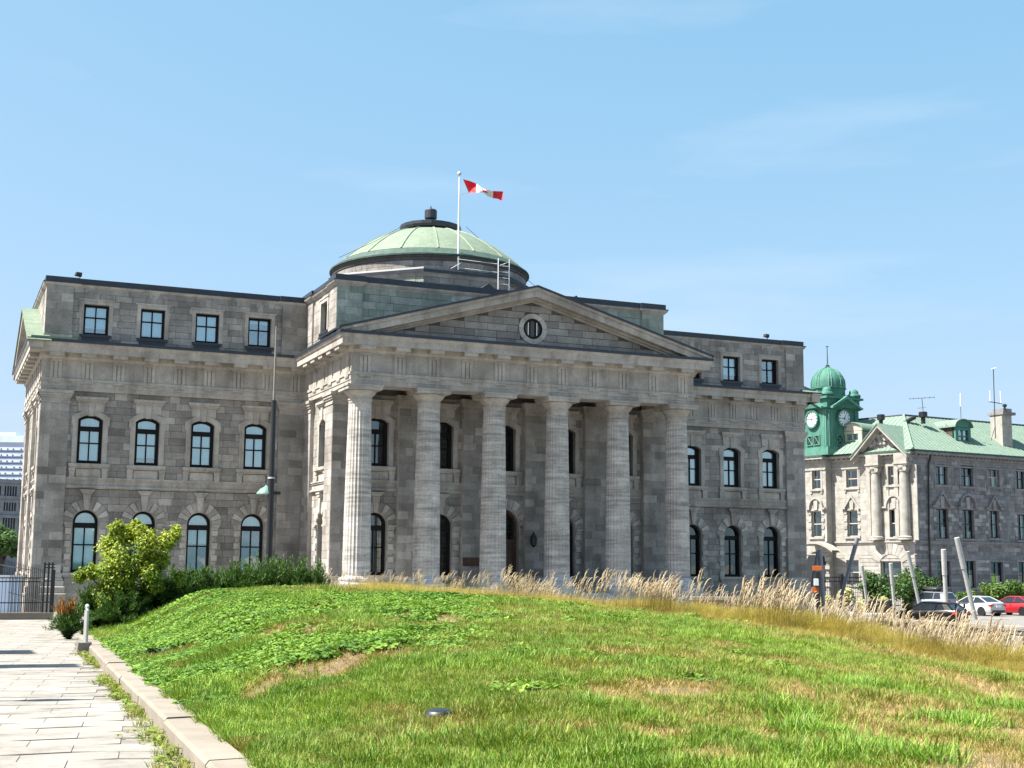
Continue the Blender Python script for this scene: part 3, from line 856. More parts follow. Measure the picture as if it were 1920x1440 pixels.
for s in (-1, 1):
    mb = MB(); U = lambda u: s * u
    def band(t0, t1, u_end, n0, n1, t=0.5, flip=s > 0):
        poly = [(0, apx - t0), (U(u_end), hz(u_end, apx) - t0), (U(u_end), hz(u_end, apx) - t1), (0, apx - t1)]
        mb.prism(F6, poly if s < 0 else poly[::-1], n0, n1, t)
    band(0.10, 0.24, 10.20, 0, 0.74); band(0.24, 0.56, 10.10, 0, 0.64, 0.55); band(0.56, 0.66, 9.6, 0, 0.26, 0.45); band(0.66, 0.78, 9.0, 0, 0.14, 0.4)
    mb.build('raking_cornice', M['trim'], B)
    mb = MB(); band(0.0, 0.10, 10.30, -3.1, 0.80); mb.build('pediment_roof', M['flash'], B)
# round window
o = empty('round_window', (0.05, -0.62, 12.53), B)
circ = lambda r_, n=32: [(r_ * math.cos(2 * math.pi * i / n), r_ * math.sin(2 * math.pi * i / n)) for i in range(n)]
mb = MB()
for i in range(8):
    a0, a1 = 2 * math.pi * i / 8 + 0.012, 2 * math.pi * (i + 1) / 8 - 0.012
    n = 5; aa = [a0 + (a1 - a0) * k_ / n for k_ in range(n + 1)]
    mb.prism(WF, [(0.53 * math.cos(w_), 0.53 * math.sin(w_)) for w_ in aa[::-1]] + [(0.78 * math.cos(w_), 0.78 * math.sin(w_)) for w_ in aa], -0.02, 0.07, 0.45 + 0.2 * (i % 2))
inst(mb.mesh('stone_ring', M['trim']), 'stone_ring', o)
mb = MB(); mb.ring(WF, circ(0.41), circ(0.54), -0.2, 0.03)
for u in (-0.17, 0.17): mb.fbox(WF, u - 0.055, u + 0.055, -0.40, 0.40, -0.15, 0.0)
inst(mb.mesh('frame', M['frame']), 'frame', o)
mb = MB()
for u in (-0.235, 0.235, ): mb.fbox(WF, u - 0.022, u + 0.022, -0.34, 0.34, -0.1, 0.012)
inst(mb.mesh('glazing_bar', M['white']), 'glazing_bar', o)
mb = MB(); mb.prism(WF, circ(0.42), -0.17, -0.16); inst(mb.mesh('pane', M['glass']), 'pane', o)
mb = MB(); mb.prism(WF, circ(0.40), -0.215, -0.21); inst(mb.mesh('blind', M['blind_blue']), 'blind', o)

# ---- attic pilasters, copings, flashings, roofs
def att_pil(F, u0, u1, n, v1, kind, seed, rank):
    mb = MB(); mb.fbox(F, u0, u1, Z_TOP, v1, -0.2, n); mb.fbox(F, u0 - 0.03, u1 + 0.03, Z_TOP, Z_TOP + 0.42, -0.2, n + 0.04)
    mb.build('attic_pilaster', M['green_stone' if kind == 'green' else 'trim'], B)
    ashlar(F.off(n), u0, u1, Z_TOP + 0.44, v1 - 0.02, [], 0.40, 0.6, 0.9, kind=kind, seed=seed, rank=rank, depth=0.012)
for sgn in (-1, 1):
    for (a, b) in ((21.53, XE + 0.03), (9.32, 10.75)):
        att_pil(FA, *sorted((sgn * a, sgn * b)), 0.12, 14.5, 'ashlar', 300 + int(a) + sgn, 0 if sgn < 0 else 1)
    att_pil(FF(YC + 0.1), *sorted((sgn * 8.05, sgn * 9.40)), 0.12, 14.62, 'green', 330 + sgn, 2)
for (a, b) in ((-3.6, -YC + 0.018), (-YA, -7.1)):
    att_pil(LF(-9.3), a, b, 0.10, 14.62, 'ashlar', 340 + int(a), 2)
def coping(path, z, hgt=0.26):
    mb = MB(); mb.sweep(path, [(-0.1, z), (0.02, z), (0.06, z + 0.06), (0.10, z + 0.08), (0.17, z + 0.16), (0.19, z + 0.24), (0.19, z + 0.26), (-0.4, z + 0.28)]); mb.build('coping', M['trim'], B)
    mb = MB(); mb.sweep(path, [(0.205, z + 0.235), (0.21, z + 0.28), (0.09, z + 0.30), (0.09, z + 0.30 + hgt), (-0.35, z + 0.32 + hgt), (-0.35, z)]); mb.build('parapet_flashing', M['flash'], B)
coping([(-XE, YB), (-XE, YA), (-21.4, YA), (-21.4, YA + 0.1), (-10.8, YA + 0.1), (-10.8, YA), (-9.5, YA)], 14.36)
coping([(9.5, YA), (10.8, YA), (10.8, YA + 0.1), (21.4, YA + 0.1), (21.4, YA), (XE, YA), (XE, YB)], 14.36)
coping([(-9.42, YA + 1), (-9.42, 7.1), (-9.32, 7.1), (-9.32, 3.6), (-9.42, 3.6), (-9.42, YC - 0.02), (-8.05, YC - 0.02), (-8.05, YC + 0.1), (8.05, YC + 0.1), (8.05, YC - 0.02), (9.42, YC - 0.02), (9.42, YA + 1)], 14.55)
mb = MB(); mb.box(-XE + 0.2, XE - 0.2, YA + 0.3, YB - 0.05, 14.2, 14.42); mb.box(-9.0, 9.0, YB, 27.0, BASEZ, 14.4); mb.box(-9.1, 9.1, YC + 0.3, YA + 0.3, 14.3, 14.6); mb.build('flat_roof', M['flash'], B)

# ---- gable with copper roof on the left end
yc, hw, zt = 14.1, 6.75, 14.18
SG = (zt - 11.52) / hw
FG = LF(-XT - 0.02)
mb = MB(); mb.prism(FG, [(-yc - hw + 0.5, 11.5), (-yc + hw - 0.5, 11.5), (-yc, zt - 0.3)], -0.1, 0.0, 0.4); mb.build('gable_wall', M['trim'], B)
for s in (-1, 1):
    mb = MB()
    def gb(t0, t1, n0, n1, e):
        poly = [(-yc, zt - t0), (-yc + s * e, zt - SG * e - t0), (-yc + s * e, zt - SG * e - t1), (-yc, zt - t1)]
        mb.prism(FG, poly if s < 0 else poly[::-1], n0, n1)
    gb(0.06, 0.42, 0, 0.72, hw); gb(0.42, 0.62, 0, 0.3, hw - 0.5); mb.build('raking_cornice', M['trim'], B)
    mb = MB(); mb_ = mb
    gb(0.0, 0.06, -0.35, 0.80, hw + 0.12)
    for i in range(14):        # horizontal copper courses stand proud of each other
        e = hw * (i + 1) / 14
        poly = [(-yc + s * (e - hw / 14), zt - SG * (e - hw / 14) + 0.03), (-yc + s * e, zt - SG * e + 0.012), (-yc + s * e, zt - SG * e - 0.01), (-yc + s * (e - hw / 14), zt - SG * (e - hw / 14) - 0.01)]
        mb.prism(FG, poly if s < 0 else poly[::-1], -0.3, 0.79, rng.uniform(0.2, 0.8))
    mb.build('gable_roof', M['copper'], B)
mb = MB(); mb.box(-23.5, -21.3, 7.42, 8.19, 11.57, 11.70); mb.build('copper_cap', M['copper'], B)
# ---- gable with copper roof on the right end, its eave just in sight
mb = MB(); FG2 = RF(XT)
mb.prism(FG2, [(7.4, 11.56), (21.2, 11.56), (14.3, 14.18)], -0.3, 0.72); mb.build('gable_roof', M['copper'], B)
mb = MB(); mb.sweep([(XT, 7.42), (XT + 0.62, 7.42), (XT + 0.62, 21.2)], [(-0.5, 11.0), (0.0, 11.0), (0.0, 11.3), (0.12, 11.5), (-0.6, 11.52)]); mb.build('cornice', M['trim'], B)

# ---- octagon, drum and dome
D0 = (0.0, 15.0)
oc = lambda ap, z: [(D0[0] + ap / math.cos(math.pi / 8) * math.cos(math.pi / 8 + i * math.pi / 4), D0[1] + ap / math.cos(math.pi / 8) * math.sin(math.pi / 8 + i * math.pi / 4), z) for i in range(8)]
mb = MB(); a, b = oc(6.15, 14.3), oc(6.15, 17.2); mb.add(a + b, [(i, (i + 1) % 8, 8 + (i + 1) % 8, 8 + i) for i in range(8)]); mb.build('octagon_wall', M['joint'], B)
for i in range(8):
    p0, p1 = Vector(oc(6.15, 0)[i]), Vector(oc(6.15, 0)[(i + 1) % 8])
    F = Frame(p0, (p1 - p0).xy); L = (p1 - p0).length
    if F.N.y < 0.5: ashlar(F, 0, L, 14.5, 16.95, [], 0.35, 0.6, 1.0, kind='green' if F.N.x < -0.3 else 'ashlar', seed=400 + i, rank=2)
ocp = [(q[0], q[1]) for q in oc(6.15, 0)][::-1]
mb = MB(); cl = ocp + [ocp[0], ocp[1]]
mb.sweep([(2 * D0[0] - x, y) for x, y in [(2 * D0[0] - x, y) for x, y in cl[::-1]]], [(-0.02, 16.90), (0.06, 16.95), (0.10, 17.07), (0.16, 17.15), (0.16, 17.22), (-0.3, 17.24)])
mb.build('octagon_cornice', M['trim'], B)
mb = MB(); mb.sweep(cl[::-1], [(0.18, 17.16), (0.19, 17.34), (0.10, 17.46), (-1.2, 17.54)]); mb.build('octagon_flashing', M['flash'], B)
dome = empty('dome', (*D0, 16.9), B)
mb = MB(); mb.lathe([(5.95, 16.9), (5.95, 18.0), (6.02, 18.05), (6.02, 18.18), (6.10, 18.24), (6.10, 18.30)], (*D0, 0), 96); mb.build('drum', M['joint'], dome, smooth=True)
for row in range(2):
    for i in range(44):
        a0 = 2 * math.pi * (i + 0.5 * (row % 2)) / 44; a1 = a0 + 2 * math.pi / 44 - 0.004
        if math.sin((a0 + a1) / 2) > 0.35: continue
        z0, z1 = 17.42 + row * 0.30, 17.42 + row * 0.30 + 0.288
        aa = [a0 + (a1 - a0) * k_ / 3 for k_ in range(4)]
        R = 5.972
        mbs = MB(); vs = [(D0[0] + R * math.cos(w_), D0[1] + R * math.sin(w_), z) for z in (z0, z1) for w_ in aa] + [(D0[0] + 5.94 * math.cos(w_), D0[1] + 5.94 * math.sin(w_), z) for z in (z0, z1) for w_ in aa]
        fs = [(j, j + 1, j + 5, j + 4) for j in range(3)] + [(4 + j, 5 + j, 13 + j, 12 + j) for j in range(3)] + [(8 + j, 9 + j, 1 + j, j) for j in range(3)] + [(0, 4, 12, 8), (3, 11, 15, 7)]
        mbs.add(vs, fs, min(1, max(0, rng.gauss(0.5, 0.2)))); mbs.build('stone', M['ashlar'], dome)
mb = MB(); mb.lathe([(6.12, 18.30), (6.18, 18.33), (6.18, 18.42), (6.05, 18.50), (5.80, 18.72), (5.62, 18.84), (5.5, 18.86)], (*D0, 0), 96); mb.build('eave_band', M['copper_dark'], dome, smooth=True)
prof = []
nr = 17
for i in range(nr + 1):
    s_ = i / nr; r = 5.62 + (1.75 - 5.62) * s_; z = 18.86 + (21.02 - 18.86) * (1 - (1 - s_) ** 1.55)
    if i: prof.append((r + 0.0, z - 0.012))
    prof.append((r - 0.03, z))
mb = MB(); mb.lathe(prof, (*D0, 0), 96, 0.6); mb.build('copper_shell', M['copper'], dome)
for i in range(16):
    a = 2 * math.pi * (i + 0.35) / 16; pts = [(D0[0] + (r + 0.01) * math.cos(a), D0[1] + (r + 0.01) * math.sin(a), z) for r, z in prof[::3]]
    mb = MB(); mb.tube(pts, 0.055, 6, 1.0); mb.build('rib', M['copper'], dome)
mb = MB(); mb.lathe([(1.70, 20.85), (1.70, 21.12), (1.86, 21.16), (1.92, 21.30), (1.92, 21.48), (1.80, 21.52), (0.3, 21.62)], (*D0, 0), 20); mb.build('ring', M['flash'], dome)
mb = MB(); mb.lathe([(0.12, 21.6), (0.12, 21.95), (0.36, 22.02), (0.385, 22.06), (0.385, 22.55), (0.33, 22.62), (0.05, 22.66), (0.03, 22.85)], (*D0, 0), 16); mb.build('ventilator', M['flash'], dome)
for s in (-1, 1):
    mb = MB(); a = Vector((1.75 * s, 13.4, 21.35)); b = Vector((6.5 * s, 12.6, 17.6 if s > 0 else 18.4)); mb.tube([a, a.lerp(b, 0.5) + Vector((0, 0, -0.12)), b], 0.014, 4); mb.build('guy_wire', M['flash'], dome)
# small gabled hatches on the roof behind the pediment
for (x, y, w, z) in ((0.15, 5.6, 1.15, 15.2), (5.55, 5.6, 0.8, 15.0)):
    mb = MB(); F = FF(y); mb.prism(F, [(-w + x, z), (x + w, z), (x + w + 0.1, z + 0.02), (x, z + 0.92), (x - w - 0.1, z + 0.02)], -2.4, 0.0); mb.build('roof_hatch', M['flash'], B)
    mb = MB(); mb.prism(F, [(x - 0.45 * w, z + 0.1), (x + 0.45 * w, z + 0.1), (x, z + 0.52)], 0.0, 0.02); mb.build('hatch_louvre', M['white'], B)
# maintenance rail and ladder in front of the drum
mb = MB(); F = FF(8.9)
for (a, b) in (((-0.55, 17.6), (1.95, 17.55)), ((-0.55, 18.1), (1.95, 18.05)), ((-0.95, 17.5), (-0.3, 17.9))):
    mb.tube([F(*a, 0.15), F(*b, 0.15)], 0.017, 6)
mb.build('roof_rail', M['white'], B)
mb = MB()
for u in (1.93, 2.62): mb.tube([F(u, 15.2, 0.35), F(u, 18.35, 0.35)], 0.028, 6)
for i in range(8): mb.tube([F(1.93, 15.4 + i * 0.36, 0.35), F(2.62, 15.4 + i * 0.36, 0.35)], 0.012, 5)
mb.tube([F(2.62, 18.2, 0.35), F(2.15, 18.0, 0.1)], 0.02, 5)
mb.build('roof_ladder', M['white'], B)

# ---- the stones: the 300 that show largest as parts, the rest as one part
SMAT = {'ashlar': M['ashlar'], 'green': M['green_stone']}
STONES.sort(key=lambda s_: (s_[8], -(s_[2] - s_[1]) * (s_[4] - s_[3])))
rest = {k_: MB() for k_ in SMAT}
def stone_to(mb, s_):
    F, u0, u1, v0, v1, dp, t = s_[:7]
    c = [F(u0, v0, -0.004), F(u1, v0, -0.004), F(u1, v1, -0.004), F(u0, v1, -0.004), F(u0 + 0.004, v0 + 0.004, dp), F(u1 - 0.004, v0 + 0.004, dp), F(u1 - 0.004, v1 - 0.004, dp), F(u0 + 0.004, v1 - 0.004, dp)]
    mb.add(c, [(4, 5, 6, 7), (0, 1, 5, 4), (1, 2, 6, 5), (2, 3, 7, 6), (3, 0, 4, 7)], t)
left_wing = [s_ for s_ in STONES if s_[8] == 0]
sing = sorted(left_wing, key=lambda s_: -(s_[2] - s_[1]) * (s_[4] - s_[3]))[:300]
ids = set(map(id, sing))
for s_ in STONES:
    if id(s_) in ids:
        mb = MB(); stone_to(mb, s_); mb.build('stone', SMAT[s_[7]], B)
    else:
        stone_to(rest[s_[7]], s_)
for k_, mb in rest.items():
    mb.build('stones' if k_ == 'ashlar' else 'copper_stained_stones', SMAT[k_], B, kind='stuff')

# ================================================================ forecourt, pavement, kerb, lawn
kx = lambda y: -25.17 + 0.057 * (y + 50.3)            # outer face of the kerb
M['paver'] = stone_mat('pale_paver', (0.222, 0.204, 0.178), (0.25, 0.231, 0.203), (0.28, 0.26, 0.23), grime=0.35, bump=0.15)
M['sand'] = plain_mat('paver_joint_sand', (0.175, 0.16, 0.137), 0.95, 0, 0.3, 5.0)
mb = MB()
ys = [-75, -65, -55, -45, -35, -25, -5, 8.4]
vs = []
for y in ys: vs += [(-140, y, gz(-25, y)), (kx(y) + 0.15 if y < -24 else -2.0 if y > -6 else -20.0, y, gz(-25, y))]
mb.add(vs, [(2 * i, 2 * i + 1, 2 * i + 3, 2 * i + 2) for i in range(len(ys) - 1)])
pave = mb.build('pavement', M['sand'], kind='structure')
pts = []
ROW, LEN = 0.58, 0.88
a0 = rad(-8.0)                                          # courses run nearly across the path
ca, sa = math.cos(a0), math.sin(a0)
cand = []
for j in range(0, 86):
    for i in range(-20, 6):
        off = 0.44 * (j % 2)
        q = []
        for (di, dj) in ((0, 0), (1, 0), (1, 1), (0, 1)):
            u = (i + di) * LEN + off; zig = 0.085 if (i + di + j) % 2 else -0.085
            v_ = (j + dj) * ROW + zig
            q.append((-25.6 + u * ca - v_ * sa, -55.0 + u * sa + v_ * ca))
        cx = sum(p_[0] for p_ in q) / 4; cy = sum(p_[1] for p_ in q) / 4
        if cx > kx(cy) - 0.02: continue
        d = (Vector((cx, cy, gz(cx, cy))) - CAMP); dep = d.dot(CF)
        if dep < 3: continue
        px = 960 + FPX * d.dot(CR) / dep; py = 720 - FPX * d.dot(CU) / dep
        if px < -90 or py > 1530: continue
        cand.append((dep, q))
cand.sort(key=lambda c_: c_[0])
restp = MB()
for k_, (dep, q) in enumerate(cand):
    cx = sum(p_[0] for p_ in q) / 4; cy = sum(p_[1] for p_ in q) / 4
    dz = rng.uniform(0.0, 0.006); g = 0.0035 / LEN
    q2 = [(x + (cx - x) * 1.6 * g, y + (cy - y) * 2.6 * g) for x, y in q]
    lo = [(x, y, gz(x, y) - 0.004) for x, y in q2]; hi = [(x + (cx - x) * 0.004, y + (cy - y) * 0.007, gz(x, y) + 0.009 + dz * 0.6) for x, y in q2]
    t = min(1, max(0, rng.gauss(0.5, 0.2)))
    mb = MB() if k_ < 300 else restp
    mb.add(lo + hi, [(4, 5, 6, 7), (0, 1, 5, 4), (1, 2, 6, 5), (2, 3, 7, 6), (3, 0, 4, 7)], t)
    if k_ < 300: mb.build('paver', M['paver'], pave)
restp.build('pavers', M['paver'], pave, kind='stuff')
mb = MB(); mb.add([(-140, -9.0, gz(0, -9) + 0.02), (-25.9, -9.0, gz(0, -9) + 0.02), (-24.0, -26, gz(0, -26) + 0.012), (-140, -30, gz(0, -30) + 0.012)], [(3, 2, 1, 0)])
# kerb of long concrete stones
kerb = empty('kerb', (kx(-40), -40, gz(0, -40)), label='pale concrete kerb edging the lawn beside the paved path', cat='kerb')
y = -61.0; kn = 0
for y0, y1 in ((-61.0, -57.6), (-57.6, -54.2), (-54.2, -50.9), (-50.9, -47.5), (-47.5, -44.2), (-44.2, -40.95), (-40.95, -37.7), (-37.7, -34.4), (-34.4, -31.1), (-31.1, -28.2), (-28.2, -25.6)):
    mb = MB(); a, b = y0 + 0.012, y1 - 0.012; dz = rng.uniform(-0.012, 0.012); dx = rng.uniform(-0.012, 0.012)
    sec = [(0.0, -0.25), (0.0, 0.165), (0.03, 0.20), (0.33, 0.205), (0.36, 0.18), (0.36, -0.25)]
    vs = [(kx(yy) + sx + dx, yy, gz(0, yy) + sz + dz) for yy in (a, b) for sx, sz in sec]; n = len(sec)
    mb.add(vs, [(i, i + 1, n + i + 1, n + i)[::-1] for i in range(n - 1)] + [tuple(range(n)), tuple(range(2 * n - 1, n - 1, -1))], rng.random())
    mb.build('kerb_stone', M['concrete'], kerb)

# ---- the lawn: a low mound, highest towards the hedge, falling away to the right
CX = np.array([-400, 170, 300, 400, 500, 620, 760, 900, 1050, 1300, 1450, 1600, 1750, 1920, 2300, 2900], float)
CY = np.array([1200, 1166, 1130, 1112, 1105, 1106, 1110, 1118, 1128, 1152, 1176, 1202, 1230, 1262, 1330, 1400], float)
CD = np.array([37, 37, 37, 37, 37, 37, 37, 36, 35, 33, 31, 29, 27, 25, 22, 20], float)
FH = np.array([CF.x, CF.y]); FHL = np.linalg.norm(FH)
def hor(px): return 1057.84 + px * (1074.39 - 1057.84) / 1920.0
def lawn_z(X, Y):
    X = np.asarray(X, float); Y = np.asarray(Y, float)
    dx, dy = X - CAMP.x, Y - CAMP.y
    d = (dx * CF.x + dy * CF.y) / FHL                       # level distance along the view
    u = (dx * CF.y - dy * CF.x) / FHL
    dd = np.maximum(d, 0.5)
    px = np.clip(960 + 2493.0 * u / dd, -400, 2900)
    vc = np.interp(px, CX, CD); yc_ = np.interp(px, CX, CY)
    zc = CAMP.z - (yc_ - hor(px)) / 2493.0 * vc
    z0 = np.interp(px, [-400, 480, 960, 1400, 1920, 2900], [-1.10, -1.07, -1.03, -0.97, -0.90, -0.90])
    s = np.clip((d - 9.0) / (vc - 9.0), 0, 3)
    e = np.where(s < 1, 1 - (1 - np.minimum(s, 1)) ** 1.25, 1.0)
    z = z0 + (zc - z0) * e
    bx = np.maximum(d - vc, 0)
    z = z - 0.055 * bx - 0.022 * bx ** 2 - np.where(px > 900, 0.03, 0.0) * bx ** 1.5
    z = z + 0.05 * (vnoise(X * 0.5, Y * 0.5, 3) - 0.5) + 0.03 * (vnoise(X * 1.7, Y * 1.7, 4) - 0.5)
    kt = gz(0, Y) + 0.15
    w = np.clip((X - (kx(Y) + 0.3)) / 3.2, 0, 1); w = w * w * (3 - 2 * w)
    z = np.where(d < vc + 2, kt * (1 - w) + z * w, z)
    return np.maximum(z, STREET_Z - 0.25)
M['soil'] = plain_mat('dry_soil', (0.135, 0.095, 0.052), 0.95, 0, 0.35, 2.5, 0.6)
def polar(px, d):
    u = (px - 960) / 2493.0 * d
    return CAMP.x + (CF.x * d + CF.y * u) / FHL, CAMP.y + (CF.y * d - CF.x * u) / FHL
ds = np.concatenate([np.linspace(6, 40, 90), np.linspace(40.6, 50, 16)])
pxs = np.linspace(-350, 2700, 150)
PXG, DG = np.meshgrid(pxs, ds)
GX, GY = polar(PXG, DG)
GX = np.maximum(GX, kx(GY) + 0.30)
GZ = lawn_z(GX, GY)
nr, nc = GX.shape
mb = MB(); mb.v = list(zip(GX.ravel().tolist(), GY.ravel().tolist(), GZ.ravel().tolist()))
ff = []
for i in range(nr - 1):
    for j in range(nc - 1):
        a = i * nc + j
        if abs(GX[i, j] - GX[i, j + 1]) < 1e-6 and abs(GX[i + 1, j] - GX[i + 1, j + 1]) < 1e-6: continue
        if GY[i, j] > -24 and GX[i, j] < -23.6: continue
        ff.append((a, a + 1, a + nc + 1, a + nc))
mb.f = ff; mb.t = [0.5] * len(ff)
mb.build('lawn', M['soil'], smooth=True, kind='structure')
def lawn_at(px, py):
    """where the sight line through a photo pixel meets the lawn"""
    r_ = ray(px, py); lo = None
    for d in np.arange(7, 48, 0.1):
        q = CAMP + r_ * float(d)
        if float(lawn_z(q.x, q.y)) >= q.z: return q
    return CAMP + r_ * 30

# ================================================================ plants
def quads_mesh(name, C, A, Bv, tint, mat, tri=False):
    """many leaf faces at once: centre C, half axes A and B (n x 3)"""
    n = len(C)
    V = np.stack([C - A, C + Bv * 0.9 - A * 0.1, C + A, C - Bv * 0.9 - A * 0.1], 1).reshape(-1, 3)
    me = bpy.data.meshes.new(name)
    me.vertices.add(4 * n); me.vertices.foreach_set('co', V.astype(np.float32).ravel())
    me.loops.add(4 * n); me.loops.foreach_set('vertex_index', np.arange(4 * n, dtype=np.int32))
    me.polygons.add(n); me.polygons.foreach_set('loop_start', np.arange(0, 4 * n, 4, dtype=np.int32))
    try: me.polygons.foreach_set('loop_total', np.full(n, 4, dtype=np.int32))
    except Exception: pass
    me.update(calc_edges=True)
    at = me.attributes.new('tint', 'FLOAT', 'FACE'); at.data.foreach_set('value', np.asarray(tint, np.float32))
    me.materials.append(mat)
    return me
def unit(v): return v / np.maximum(np.linalg.norm(v, axis=-1, keepdims=True), 1e-6)
def leaf_cloud(n, centres, radii, size, up=0.3, seed=0, shell=0.55):
    """leaves in clumps; returns C, A, B"""
    g = np.random.default_rng(seed)
    k = g.integers(0, len(centres), n)
    d = unit(g.normal(size=(n, 3))); r_ = shell + (1 - shell) * g.random(n) ** 0.6
    C = np.asarray(centres)[k] + d * (np.asarray(radii)[k] * r_)[:, None]
    nrm = unit(d + up * np.array([0, 0, 1]) + 0.6 * g.normal(size=(n, 3)))
    t = unit(np.cross(nrm, g.normal(size=(n, 3)))); b = np.cross(nrm, t)
    s = size * (0.65 + 0.7 * g.random(n))[:, None]
    return C, t * s, b * s * 0.62, g
def tree_parts(root, stems, C, A, Bv, tint, leafm, barkm, crown='crown'):
    o = org(root)
    me = quads_mesh(crown, C - np.array(o), A, Bv, tint, leafm)
    ob = bpy.data.objects.new(crown, me); COL.objects.link(ob); ob.parent = root
    mb = MB()
    for pts_, rr in stems: mb.tube(pts_, rr, 7)
    mb.build('trunk', barkm, root, smooth=True)
M['bark'] = plain_mat('bark', (0.07, 0.055, 0.042), 0.9, 0, 0.4, 8, 0.5)
M['yellow_leaf'] = leaf_mat('yellow_green_leaf', (0.06, 0.125, 0.012), (0.185, 0.265, 0.022), (0.36, 0.39, 0.045), 0.3)
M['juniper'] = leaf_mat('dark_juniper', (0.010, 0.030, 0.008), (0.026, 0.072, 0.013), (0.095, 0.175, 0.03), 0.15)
M['rust_leaf'] = leaf_mat('rusty_juniper', (0.10, 0.035, 0.012), (0.24, 0.075, 0.02), (0.34, 0.13, 0.04), 0.2)
M['tree_leaf'] = leaf_mat('green_leaf', (0.022, 0.055, 0.014), (0.05, 0.11, 0.025), (0.11, 0.18, 0.05), 0.3)
M['bright_leaf'] = leaf_mat('fresh_green_leaf', (0.04, 0.09, 0.015), (0.085, 0.16, 0.03), (0.16, 0.24, 0.05), 0.3)
M['cream_flower'] = leaf_mat('cream_flower', (0.25, 0.27, 0.10), (0.48, 0.47, 0.24), (0.62, 0.60, 0.38), 0.3)

# the yellow-green little tree
D = 38.0
def pm(px, py, d=D): return np.array(P(px, py, d))
base = P(240, 1160, D); base.z = float(lawn_z(base.x, base.y)) - 0.05
t = empty('small_tree', base, label='small yellow-green leafy tree rising out of the dark hedge', cat='tree')
g = np.random.default_rng(5)
cl = []; rr = []
for (px, py, r_) in ((240, 1000, 26), (205, 1020, 24), (275, 1015, 26), (310, 1015, 20), (330, 998, 9), (222, 1048, 30), (262, 1045, 34), (300, 1048, 22), (195, 1070, 24), (235, 1085, 34), (280, 1080, 28), (172, 1072, 12), (152, 1078, 9), (205, 1108, 28), (250, 1115, 30), (290, 1100, 20), (218, 990, 14), (262, 990, 13), (338, 1085, 9), (200, 1130, 22)):
    for q in range(3):
        c = pm(px + g.uniform(-6, 6), py + g.uniform(-6, 6), D + g.uniform(-0.55, 0.55) * (r_ / 25)); cl.append(c); rr.append(r_ * 0.0151 * g.uniform(0.55, 1.25))
C, A, Bv, g = leaf_cloud(25000, cl, rr, 0.047, 0.7, 21, 0.12)
C = C + g.normal(size=C.shape) * 0.045 * (g.random(len(C))[:, None] < 0.5)
tint = np.clip(0.5 + 0.35 * (vnoise(C[:, 0] * 3, C[:, 2] * 3, 9) - 0.5) + 0.30 * g.normal(size=len(C)) * 0.5 + 0.22 * (C[:, 2] - np.mean(C[:, 2])), 0, 1)
stems = []
for (px, py) in ((225, 1010), (262, 1000), (205, 1050), (300, 1030), (165, 1078), (245, 1040)):
    e = P(px, py, D + rng.uniform(-0.3, 0.3)); b0 = base + Vector((rng.uniform(-.12, .12), rng.uniform(-.12, .12), 0)); m_ = b0.lerp(e, 0.55) + Vector((rng.uniform(-.1, .1), 0, 0.12))
    stems.append(([b0, b0.lerp(m_, 0.5), m_, e], [0.045, 0.035, 0.024, 0.010]))
tree_parts(t, stems, C, A, Bv, tint, M['yellow_leaf'], M['bark'])

def juniper(px, top, width, d, label, seed, mat='juniper', n=11000, low=None):
    b = P(px, 1100, d); b.z = max(float(lawn_z(b.x, b.y)), gz(b.x, b.y)) - 0.05
    if low is not None: b.z = gz(b.x, b.y)
    zt_ = P(px, top, d).z; h = max(0.5, zt_ - b.z) * 1.08; w = width * d / FPX / 2 * 1.12
    root = empty('juniper_shrub', b, label=label, cat='shrub', group='junipers along the back of the lawn')
    g = np.random.default_rng(seed)
    # sprays: arching branches with scale-leaf fronds on them
    nb = 130; C = []; A = []; Bv = []; T = []
    for i in range(nb):
        az = g.uniform(0, 2 * math.pi); el = g.uniform(0.15, 1.35); L = g.uniform(0.65, 1.05)
        tip = np.array([math.cos(az) * math.cos(el) * w * 1.15 * L, math.sin(az) * math.cos(el) * w * 1.0 * L, 0.12 * h + math.sin(el) * h * 0.93 * L])
        m = n // nb; s = g.random(m) ** 0.7
        pt = tip[None, :] * s[:, None] + np.array([0, 0, 1.0]) * (0.18 * h * np.sin(s * math.pi) * (1 - math.sin(el)))[:, None]
        dirv = unit(tip + np.array([0, 0, 0.25 * h]))
        side = unit(g.normal(size=(m, 3)))
        ax = unit(dirv[None, :] * 1.0 + side * 0.75)
        sz = 0.075 * (0.6 + 0.8 * g.random(m)) * (1.15 - 0.4 * s)
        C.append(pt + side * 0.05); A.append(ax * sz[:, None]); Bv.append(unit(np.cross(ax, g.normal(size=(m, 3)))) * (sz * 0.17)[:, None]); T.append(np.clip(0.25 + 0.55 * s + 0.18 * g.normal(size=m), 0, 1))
    C = np.concatenate(C); A = np.concatenate(A); Bv = np.concatenate(Bv); T = np.concatenate(T)
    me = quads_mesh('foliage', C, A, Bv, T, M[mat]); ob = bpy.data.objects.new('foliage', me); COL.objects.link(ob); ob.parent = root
    if mat == 'juniper' and low is not None:
        k = (C[:, 2] > 0.62 * h) & (C[:, 0] < 0.25 * w)
        me = quads_mesh('rusty_tips', C[k] + np.array([0, 0, 0.04]), A[k] * 1.1, Bv[k] * 1.4, T[k], M['rust_leaf']); ob = bpy.data.objects.new('rusty_tips', me); COL.objects.link(ob); ob.parent = root; ob['label'] = 'rust-red dead tips'
    mb = MB()
    for i in range(5): mb.tube([b, b + Vector((rng.uniform(-w, w) * 0.4, rng.uniform(-w, w) * 0.4, h * 0.5))], [0.03, 0.012], 5)
    mb.build('stem', M['bark'], root)
    return root
